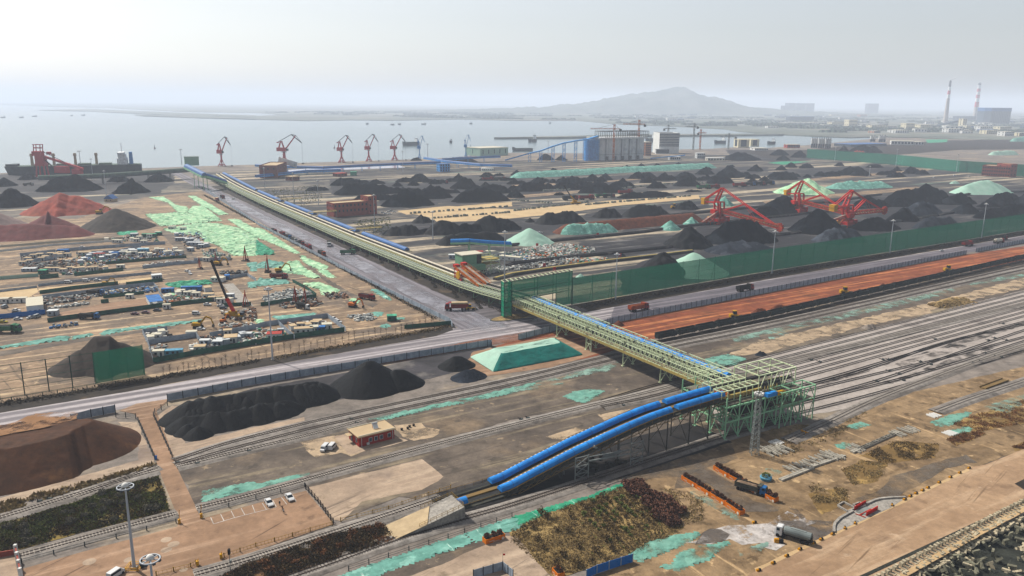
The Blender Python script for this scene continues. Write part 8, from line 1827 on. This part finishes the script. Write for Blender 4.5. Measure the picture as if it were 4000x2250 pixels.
for k in range(22):
 a,b = Vector((300+k*36,1010 - k*11.5,0)),Vector((660+k*24,1330 - k*9,0))
 if b.x > 1150: break
 ln = [G(*C3(*(a+(b - a)*t).xy)) for t in (0,.25,.5,.75,1)]
 hedge(f'low planted row of brown seedlings in the field, {nth(k)} from the bottom corner',ln,.5,.7,'leaf_brown' if k % 4 else 'leaf_green',7 if k > 6 else 4,.26)  # planted seedling rows; the object name hedge is only the function's default
def sapling():
 r = empty('bare_tree','','bare tree');m = MB();m.cyl((0,0,0),(0,0,4.2),.09,.03,6);m.build('trunk','bark',r);m = MB();rr = random.Random(4)
 for i in range(22): a = rr.uniform(0,6.3);z = rr.uniform(1.6,4);l_ = rr.uniform(.5,1.4);m.cyl((0,0,z),(l_*math.cos(a),l_*math.sin(a),z+l_*1.1),.035,.01,4)
 m.build('crown','bark',r);return r
SP_ = Proto(sapling())
for i in range(44):
 t = i/44;x = 640+(1740 - 640)*t;y = 1470+(1262 - 1470)*t;SP_.put(G(x+R.uniform(-6,6),y+R.uniform(-5,5)),R.random()*6,'thin leafless tree in the row along the camp verge','leafless trees along the camp verge',R.uniform(.8,1.25))

mat('planter','#f58a2c','#e07a24',s=.6,rough=.6,fine=.12);PL = Proto(bush('planter_shrub','leaf_maroon',1.25,1.9,260,.22,spread=3))
mat('planter_letter','#e9e2d3')
def planter(lab,p,q,n,seed,hgt=1.5,w_=1.9):
 rz = heading(p,q);Lp = (q - p).length;r = empty('planter_box',lab,'planter',p,rz,'orange planter boxes');m = MB()
 for y in (0,w_): m.box((Lp/2,y,0),(Lp,.1,hgt),0,True)
 for x in (.05,Lp - .05): m.box((x,w_/2,0),(.1,w_ - .1,hgt),0,True)
 for i in range(int(Lp/.7)): m.box((.35+i*.7,-.06,0),(.08,.06,hgt),0,True)
 m.build('box','planter',r);MB().box((Lp/2,w_/2,hgt - .25),(Lp - .2,w_ - .2,.15),0,True).build('soil','soil_dark',r)
 m = MB()
 for row,x0,n_ in ((.68,Lp*.18,5),(.32,Lp*.38,6)):
  for i in range(n_): x = x0+i*Lp*.055;m.box((x,-.11,row),(.07,.03,.22),0);m.box((x+.1,-.11,row+.07),(.2,.03,.05),0);m.box((x+.1,-.11,row - .06),(.2,.03,.05),0)
 m.build('lettering','planter_letter',r);m = MB();m.cyl((Lp*.88,-.13,.5),(Lp*.88,-.09,.5),.42,n=14);m.build('emblem','planter_letter',r)
 rr = random.Random(seed)
 for i in range(n): pp = p+(q - p)*((i+.5)/n)+Vector((-math.sin(rz),math.cos(rz),0))*(w_/2+rr.uniform(-.2,.2));PL.put(pp+Vector((0,0,hgt - .25)),rr.random()*6,'dark leafy shrub growing in an orange planter','shrubs in the orange planters',rr.uniform(.6,.95))
row = [(340,300),(640,480),(950,670),(1280,868),(1625,1095)]
for i,(a,b) in enumerate(zip(row,row[1:])): planter(f'orange planter box with white lettering, {nth(i)} down the row of four',G(*D2(*a)),G(*D2(b[0] - 12,b[1] - 8)),4,i)
for i,(a,b) in enumerate((((1035,80),(1335,255)),((1350,268),(1600,395)))): planter(('orange planter box at the head of the row behind the blue truck','orange planter box touching the tail of the blue truck')[i],G(*D2(*a)),G(*D2(*b)),4,10+i)
planter('orange planter box hidden partly by the blue truck',G(*D2(1640,440)),G(*D2(2000,640)),4,14);planter('orange planter box in front of the blue truck cab',G(*D2(2160,700)),G(*D2(2360,808)),3,15)
planter('single orange planter box beside the teal net strip',G(*C2(1735,1215)),G(*C2(1880,1168)),3,20);planter('orange planter corner cut off at the lower picture edge',G(*C3(302,1425)),G(*C3(345,1475)),2,22)

kb = empty('barrier_block','','barrier block');MB().prism([(-.9,-.45),(0,-.45),(0,.45),(-.9,.45)],0,.9,[(-.9,-.3),(0,-.3),(0,.3),(-.9,.3)]).build('yellow_half','yellow',kb);MB().prism([(.002,-.45),(.9,-.45),(.9,.45),(.002,.45)],0,.9,[(.002,-.3),(.9,-.3),(.9,.3),(.002,.3)]).build('black_half','black',kb);kp = Proto(kb)
for i,(x,y) in enumerate(((1515,640),(1445,675),(1375,708),(1290,748),(1205,788),(1165,808),(1115,830),(1072,852),(1030,876),(935,918),(655,1055),(578,1092),(486,1138),(400,1178),(343,1207),(240,1252),(140,1303),(38,1357))): kp.put(G(*C4(x,y)),ROTU+.5*(i in (9,10,11)),f'yellow and black barrier block on the apron edge, {nth(i)} from the inland end','yellow and black barrier blocks',.72)
kp.put(G(*C3(1828,1050)),.3,'yellow and black barrier block lying by the white salt crust','yellow and black barrier blocks');kp.put(G(*C4(80,1198)),-.2,'toppled yellow barrier block beside the water tanker','yellow and black barrier blocks',1.3);kp.put(G(*C3(1860,1412)),.4,'yellow and black barrier block at the lower picture edge','yellow and black barrier blocks')
r = empty('weighbridge','small weighbridge with two red side boards and concrete pits','weighbridge',G(*C4(720,960)));o0 = r.location.copy();q = lambda x,y,z=0: G(*C4(x,y),z) - Vector((o0.x,o0.y,0))
for a,b in (((650,955),(735,908)),((740,1000),(825,950))): A_,B_ = q(*a),q(*b);d = B_ - A_;c = (A_+B_)/2;MB().box((c.x,c.y,.1),(d.length,.22,1.2),math.atan2(d.y,d.x),True).build('side_board','red',r)
pl = [q(665,968),q(735,930),q(800,955),q(735,992)];MB().prism([(p.x,p.y) for p in pl],.15,.32).build('platform','steel_grey',r)
pl = [q(655,985),q(740,1005),q(690,990),q(660,972)];m = MB();m.beam(q(660,980,.2),q(735,1008,.2),.3);m.beam(q(690,990,.25),q(775,945,.25),.3);m.build('rail','red_rust',r)
for a,b,c,d in (((525,925),(570,898),(660,945),(600,970)),((640,920),(690,902),(735,925),(690,945))):
 pl = [q(*a),q(*b),q(*c),q(*d)];m = MB()
 for i in range(4): m.beam(pl[i]+Vector((0,0,.3)),pl[(i+1) % 4]+Vector((0,0,.3)),.4,.6)
 m.build('pit_wall','concrete',r)
hk = gp(C4,[498,1125,497,1085,505,1058,545,1018,640,965]);r = empty('kerb','curved pale kerb around the lower weighbridge apron','kerb',hk[0]);m = MB()
for a,b in zip(hk,hk[1:]): m.beam(a - hk[0]+Vector((0,0,.3)),b - hk[0]+Vector((0,0,.3)),.7,.6)
m.build('kerb_stone','concrete',r);hk = gp(C4,[735,915,800,885,850,872,940,864,1035,862]);r = empty('kerb','curved pale kerb around the upper weighbridge apron','kerb',hk[0]);m = MB()
for a,b in zip(hk,hk[1:]): m.beam(a - hk[0]+Vector((0,0,.3)),b - hk[0]+Vector((0,0,.3)),.7,.6)
m.build('kerb_stone','concrete',r)
mat('pale_beam','#b9b3a6','#a29c8f',s=.8,fine=.12);bmz = Proto(tag(MB().box((0,0,0),(3.2,.5,.42),0,True).box((0,0,.42),(3.2,.3,.12),0,True).build('concrete_beam','pale_beam'),None,'concrete beam'))
for nm,a,b,n,rows_ in (('by the raised stub track',(0,530),(170,490),9,3),('in the middle stack of the three',(160,660),(470,540),13,2),('beyond the middle stack',(480,560),(560,545),4,3),('in the long thin stack',(640,505),(700,480),4,2),('at the far end of the long stack',(960,385),(1120,335),8,2)):
 for i in range(n):
  for k in range(rows_):
   t = (i+R.uniform(-.15,.15))/n;p = G(*C4(a[0]+(b[0] - a[0])*t,a[1]+(b[1] - a[1])*t))+Vector((UX,UY,0))*0+Vector((-UY,UX,0))*(k*2.1 - 1)
   bmz.put(p+Vector((0,0,.06+.5*(R.random() < .3))),ROTV+R.uniform(-.25,.25),'pale concrete beam lying '+nm,'stacked pale concrete beams')
for lab,a,b in (('long pale beam row linking the middle and far stacks',(700,500),(960,385)),('long pale beam row parallel to the first one',(640,525),(990,370)),('low pale kerb line below the middle stack',(100,735),(345,640)),('pale beams lying side by side in the middle stack',(330,635),(585,548))):
 A_,B_ = G(*C4(*a)),G(*C4(*b));r = empty('beam_row',lab,'beam row',A_);m = MB();n = max(3,int((B_ - A_).length/5.2));d = (B_ - A_)/n
 for i in range(n): m.beam(d*i+Vector((0,0,.35)),d*(i+.96)+Vector((0,0,.35)),.7,.6);m.beam(d*i+Vector((-UY,UX,0))*.9+Vector((0,0,.3)),d*(i+.93)+Vector((-UY,UX,0))*.9+Vector((0,0,.3)),.6,.5)
 m.build('beam','pale_beam',r)
for lab,x,y in (('white sleeper stack at the end of the sandy stub track',1250,240),('white sleeper stack in the brown weeds',1375,375),('white rail stack at the foot of the raised stub track',60,445)):
 r = empty('sleeper_stack',lab,'sleeper stack',G(*C4(x,y)),ROTU)
 for i in range(6): MB().box((i*.8 - 2,R.uniform(-.3,.3),0),(.45,3.6,.4),R.uniform(-.1,.1),True).build('sleeper','lamp_white',r)
r = empty('steel_plates','rusty brown steel trough lying beside the sandy stub track','steel trough',G(*C4(1700,20)));a,b = G(*C4(1620,38)) - r.location,G(*C4(1790,-25)) - r.location;m = MB();m.beam(a+Vector((0,0,.3)),b+Vector((0,0,.3)),2.6,.5);m.build('trough','walk_rust',r);m = MB();t_ = (b - a).normalized();n_ = Vector((-t_.y,t_.x,0))*1.3
for s_ in (1,-1): m.beam(a+n_*s_+Vector((0,0,.7)),b+n_*s_+Vector((0,0,.7)),.25,.5)
m.build('flange','walk_rust',r)
r = empty('garden_pot','round pale planter pot with shrub beside the blue truck','planter',G(*D2(2180,300)));MB().lathe([(.05,0),(1.7,.1),(1.9,1.0),(1.7,1.1),(.05,.9)],n=18).build('pot','sky_panel',r);m = MB();leaves(m,(0,0,1.5),(1.4,1.4,.9),260,.22);m.build('foliage','leaf_green',r)

wl_ = [S(-300,104.5),S(700,108.5)];r = empty('sea_wall','dark capping wall along the edge of the sea apron','wall',wl_[0]);m = MB();m.beam(Vector((0,0,-.5)),wl_[1] - wl_[0]+Vector((0,0,-.5)),1.0,1.4);m.build('wall','rock_under',r)
mb = MB();
for i in range(41):
 for j in range(20):
  u = 120+i*4;v = 104.4+i*.016 - j*2.2;p = S(u,v,-1.0 - min(j*.5,1.4+j*.05)+.4*mnoise.noise((i*.8,j*.8,0)));mb.v.append(tuple(p))
for i in range(40):
 for j in range(19): a = i*20+j;mb.f.append((a,a+20,a+21,a+1));mb.mi.append(0)
tag(mb.build('rock_slope','rock_under'),kind='structure')
def dolos(m_):
 m = MB();m.prism([(-.5,-.4),(.5,-.4),(.42,.4),(-.42,.4)],-.45,.45);m.beam((-.9,0,-.15),(-.9,0,1.25),.62,.72);m.beam((-.95,0,0),(1.0,0,0),.74,.66);m.beam((.95,-1.05,0),(.95,1.05,0),.6,.6);m.beam((-.9,0,-.9),(-.9,0,.1),.58,.62)
 return m.mesh('armour_block',m_)
dm,dw = dolos('conc_block'),dolos('conc_block_wet');k = 0
def put_block(me,p,e,lab,s_): 
 o = link('armour_block',me);o.location = p;o.rotation_euler = e;o.scale = (s_,)*3;tag(o,lab,'armour block','concrete armour blocks on the sea slope')
for i in range(62):
 u = 150+i*1.55
 put_block(dm,S(u,103.2+(u - 177)*.035+R.uniform(-.15,.15),-.3+R.uniform(-.1,.1)),(R.uniform(-.1,.1),R.uniform(-.15,.15),ROTV+math.pi+R.uniform(-.12,.12)),'pale concrete armour block set in the even top row along the sea wall',1.2)
for i in range(52):
 u = 152+i*1.8
 put_block(dm,S(u,101.0+(u - 177)*.035+R.uniform(-.4,.4),-.9+R.uniform(-.3,.2)),(R.uniform(-.3,.3),R.uniform(-.4,.4),ROTV+math.pi+R.uniform(-.6,.6)),'pale concrete armour block in the looser second row below the wall',1.05)
RB2 = random.Random(8)
for i in range(180):
 u = RB2.uniform(162,250);j = RB2.random();v = 99.4+(u - 177)*.035 - j*17
 put_block(dw if RB2.random() < .8 else dm,S(u,v,-1.6 - j*3.2+RB2.uniform(0,.5)),(RB2.uniform(0,6),RB2.uniform(0,6),RB2.uniform(0,6)),'dark weathered armour block tumbled on the lower sea slope',1.0)

for i,(a,b) in enumerate((((1590,1010),(1612,1060)),((1665,985),(1690,1035)),((1745,962),(1770,1012)),((1820,940),(1848,992)),((1905,920),(1925,972)),((1980,903),(2010,950)),((2058,880),(2085,930)),((2125,860),(2165,912)),((2205,838),(2235,890)))):
 strip('bay_line',gp(C1,[*a,*b]),.22,'line_white',7)
strip('bay_line',gp(C1,[1612,1060,1770,1013,2085,932]),.22,'line_white',7)
for i,(x,y,rr_) in enumerate(((1255,1178,1.4),(1310,1212,1.5),(675,1345,1.6),(975,1330,1.3),(1255,1255,1.4),(1385,1405,1.0))):
 c = G(*C1(x,y));m = MB();m.lathe([(.01,.15),(rr_*.8,.15),(rr_,.14),(rr_,.13)],(c.x,c.y,0),20);tag(m.build('drain_cover','pale_slab'),f'round worn drain cover in the paved area, {nth(i)} from the crossing road','drain cover','round drain covers')
mat('skin','#b98a6b',rough=.6);mat('cloth_dark','#20242a','#282c33',s=3);mat('cloth_white','#d9d9d6','#c8c8c6',s=3);mat('hair','#15120f')
def person(lab,p,rz,top,pants,pose=0,cap=None):
 r = empty('person',lab,'person',p,rz);me = bpy.data.meshes.new('body');V_,E_,RD = [],[],[]
 def node(par,x,y,z,rx,ry=None): V_.append((x,y,z));RD.append((rx,ry or rx));(E_.append((par,len(V_) - 1)) if par is not None else None);return len(V_) - 1
 pv_ = node(None,0,0,.95,.13,.16);wa = node(pv_,0,0,1.12,.12,.15);ch = node(wa,0,0,1.36,.13,.19);nk = node(ch,0,0,1.5,.06);hd = node(nk,.02,0,1.6,.075,.08);tp_ = node(hd,.02,0,1.7,.085,.09)
 st = .12 if pose else .04
 for s_ in (-1,1):
  hp = node(pv_,0,s_*.1,.86,.09);kn = node(hp,s_*st,s_*.11,.48,.065);an = node(kn,s_*st*1.2 - .03,s_*.11,.1,.045);node(an,s_*st*1.2+.14,s_*.12,.04,.035)
  sh_ = node(ch,0,s_*.2,1.42,.055);el = node(sh_,.02+.05*pose,s_*.25,1.14,.045);wr = node(el,.1+.14*pose*(s_ > 0),s_*.22,.92+.22*pose*(s_ > 0),.032);pm = node(wr,.13+.16*pose*(s_ > 0),s_*.21,.85+.24*pose*(s_ > 0),.03,.02)
  for j in range(4): f1 = node(pm,.15+.16*pose*(s_ > 0)+.012*j - .02,s_*(.225 - .015*j),.8+.24*pose*(s_ > 0),.009);node(f1,.165+.16*pose*(s_ > 0),s_*(.22 - .015*j),.765+.24*pose*(s_ > 0),.008)
  node(pm,.17+.16*pose*(s_ > 0),s_*.17,.82+.24*pose*(s_ > 0),.011)
 me.from_pydata(V_,E_,[]);o = bpy.data.objects.new('body',me);COL.objects.link(o);o.parent = r
 for mm_ in ('skin',top,pants): me.materials.append(MATS[mm_])
 sk = o.modifiers.new('skin','SKIN')
 for i,sv in enumerate(me.skin_vertices[0].data): sv.radius = RD[i];sv.use_root = i == 0
 o.modifiers.new('sub','SUBSURF').levels = 1
 dg = bpy.context.evaluated_depsgraph_get();ev = o.evaluated_get(dg);nm = bpy.data.meshes.new_from_object(ev);o.modifiers.clear();o.data = nm
 nm.materials.clear()
 for mm_ in ('skin',top,pants): nm.materials.append(MATS[mm_])
 for f_ in nm.polygons:
  c = f_.center;f_.material_index = 2 if c.z < .98 else (1 if c.z < 1.47 and not (abs(c.y) > .17 and c.z < .9+.2*pose) else 0)
  if c.z < .98 and abs(c.y) > .19: f_.material_index = 0
  f_.use_smooth = True
 m = MB();m.lathe([(.01,1.8),(.08,1.785),(.105,1.72),(.1,1.64),(.09,1.63)],(0,0,0),12);m.build('hair',cap or 'hair',r,True)
 m = MB();m.prism([(.09,-.02),(.13,0),(.09,.02)],1.62,1.67);m.build('nose','skin',r)
 return r
person('person in dark clothes with white top cap standing between the two parked cars',G(*C2(180,920)),-1.2,'cloth_dark','cloth_dark',0,'cloth_white');person('person in dark jacket at the front of the pair in the car park',G(*C2(199,960)),.6,'cloth_dark','cloth_dark',1);person('person in white shirt and dark trousers beside the one in a dark jacket',G(*C2(210,980)),2.4,'cloth_white','cloth_dark',1)
b = G(*C1(1740,1412));r = empty('rail_signal','grey railway signal post with black lamp head by the track crossing','signal',b);h = topz(b,*C1(1735,1250));MB().cyl((0,0,0),(0,0,h),.1,.08,8).build('pole','steel_grey',r);MB().box((0,0,h - 1.2),(.5,.7,1.4),0,True).build('lamp_head','black',r);MB().box((0,.5,h*.35),(.4,.5,.7),0,True).build('relay_box','steel_grey',r);MB().box((0,0,0),(.9,.9,.3),0,True).build('base','concrete',r)
for lab,x,y in (('yellow barrier post on the field side of the lower crossing',1355,1055),('yellow barrier post on the car park side of the lower crossing',1520,1012),('yellow barrier post at the end of the paved area railing',1670,1318),('yellow gate post of the railing nearer the mast',1492,1372),('blue and yellow gate post where the brown heap fence meets the track',1178,570)):
 r = empty('barrier_post',lab,'barrier post',G(*C1(x,y)));MB().box((0,0,0),(.7,.7,1.4),.4,True).build('cabinet','yellow_bright' if 'blue' not in lab else 'panel_blue',r);MB().beam((0,0,1.3),(.2,.2,4.2 if 'cross' in lab else 1.9),.14).build('barrier_arm','yellow',r)
r = empty('bin','small black box standing beside the near light mast','utility box',G(*C1(1075,1385)));MB().box((0,0,0),(.9,.9,1.3),.3,True,.9).build('case','black',r);MB().box((0,0,1.31),(1,1,.12),.3,True).build('lid','machine_grey',r)
for i,(x,y) in enumerate(((1100,350),(1145,340),(1160,328),(1190,318))): tag(MB().cyl(G(*C2(x,y)),G(*C2(x,y))+Vector((0,0,.7)),.45,.4,10).cyl(G(*C2(x,y))+Vector((0,0,.7)),G(*C2(x,y))+Vector((0,0,.8)),.5,.5,10).build('barrel','black'),f'small black barrel on the sand beside the brick hut, {nth(i)} from the hut','barrel','black barrels by the hut')
for lab,f,x,y in (('half-cut white car roof at the lower picture edge',C1,875,1452),): CP_['van'].put(G(*f(x,y))+Vector((0,0,.12)),1.2,'white van cut off by the lower picture edge','parked cars and vans')
r = empty('brick_wall','red brick gatehouse wall corner at the lower picture edge','wall',G(*C1(150,1440)));o0 = r.location.copy();a,b,c = G(*C1(-60,1320)) - o0,G(*C1(125,1290)) - o0,G(*C1(160,1470)) - o0;m = MB();m.beam(b+Vector((0,0,1.2)),c+Vector((0,0,1.2)),.4,2.4);m.build('wall','brick',r);m = MB()
for t in (0,.33,.66,1): p = b+(c - b)*t;m.box((p.x,p.y,0),(.7,.7,3.0),0,True)
m.build('pier','white_wall',r);MB().beam(a+Vector((0,0,.8)),b+Vector((0,0,.8)),.3,1.6).build('low_wall','brick',r)
b = G(*C2(1862,1395));r = empty('flag_pole','thin pole with small red flag at the grey corner fence','flag pole',b);MB().cyl((0,0,0),(0,0,4.5),.06,.04,6).build('pole','steel_grey',r);MB().box((.3,0,3.8),(.6,.03,.5),0,True).build('flag','red',r)
gbox('blue_roofed_hut','small hut with grey-blue gabled roof behind the rust-red heap','hut',A1,(985,1060),(1065,1062),9,(985,1030),'roof_sand',None,(2,1,1,1.2,1));b = G(*A1(985,1060));q = G(*A1(1065,1062));Lg = (q - b).length;r0 = [o for o in COL.objects if o.name.startswith('blue_roofed_hut')][-1];hh = topz(b,*A1(985,1030));MB().add([(-.8,-.8,hh),(Lg+.8,-.8,hh),(Lg+.8,9.8,hh),(-.8,9.8,hh),(Lg/2,-.8,hh+4.5),(Lg/2,9.8,hh+4.5)],[(0,4,5,3),(4,1,2,5),(0,1,4),(2,3,5)]).build('roof','cover_dull',r0)
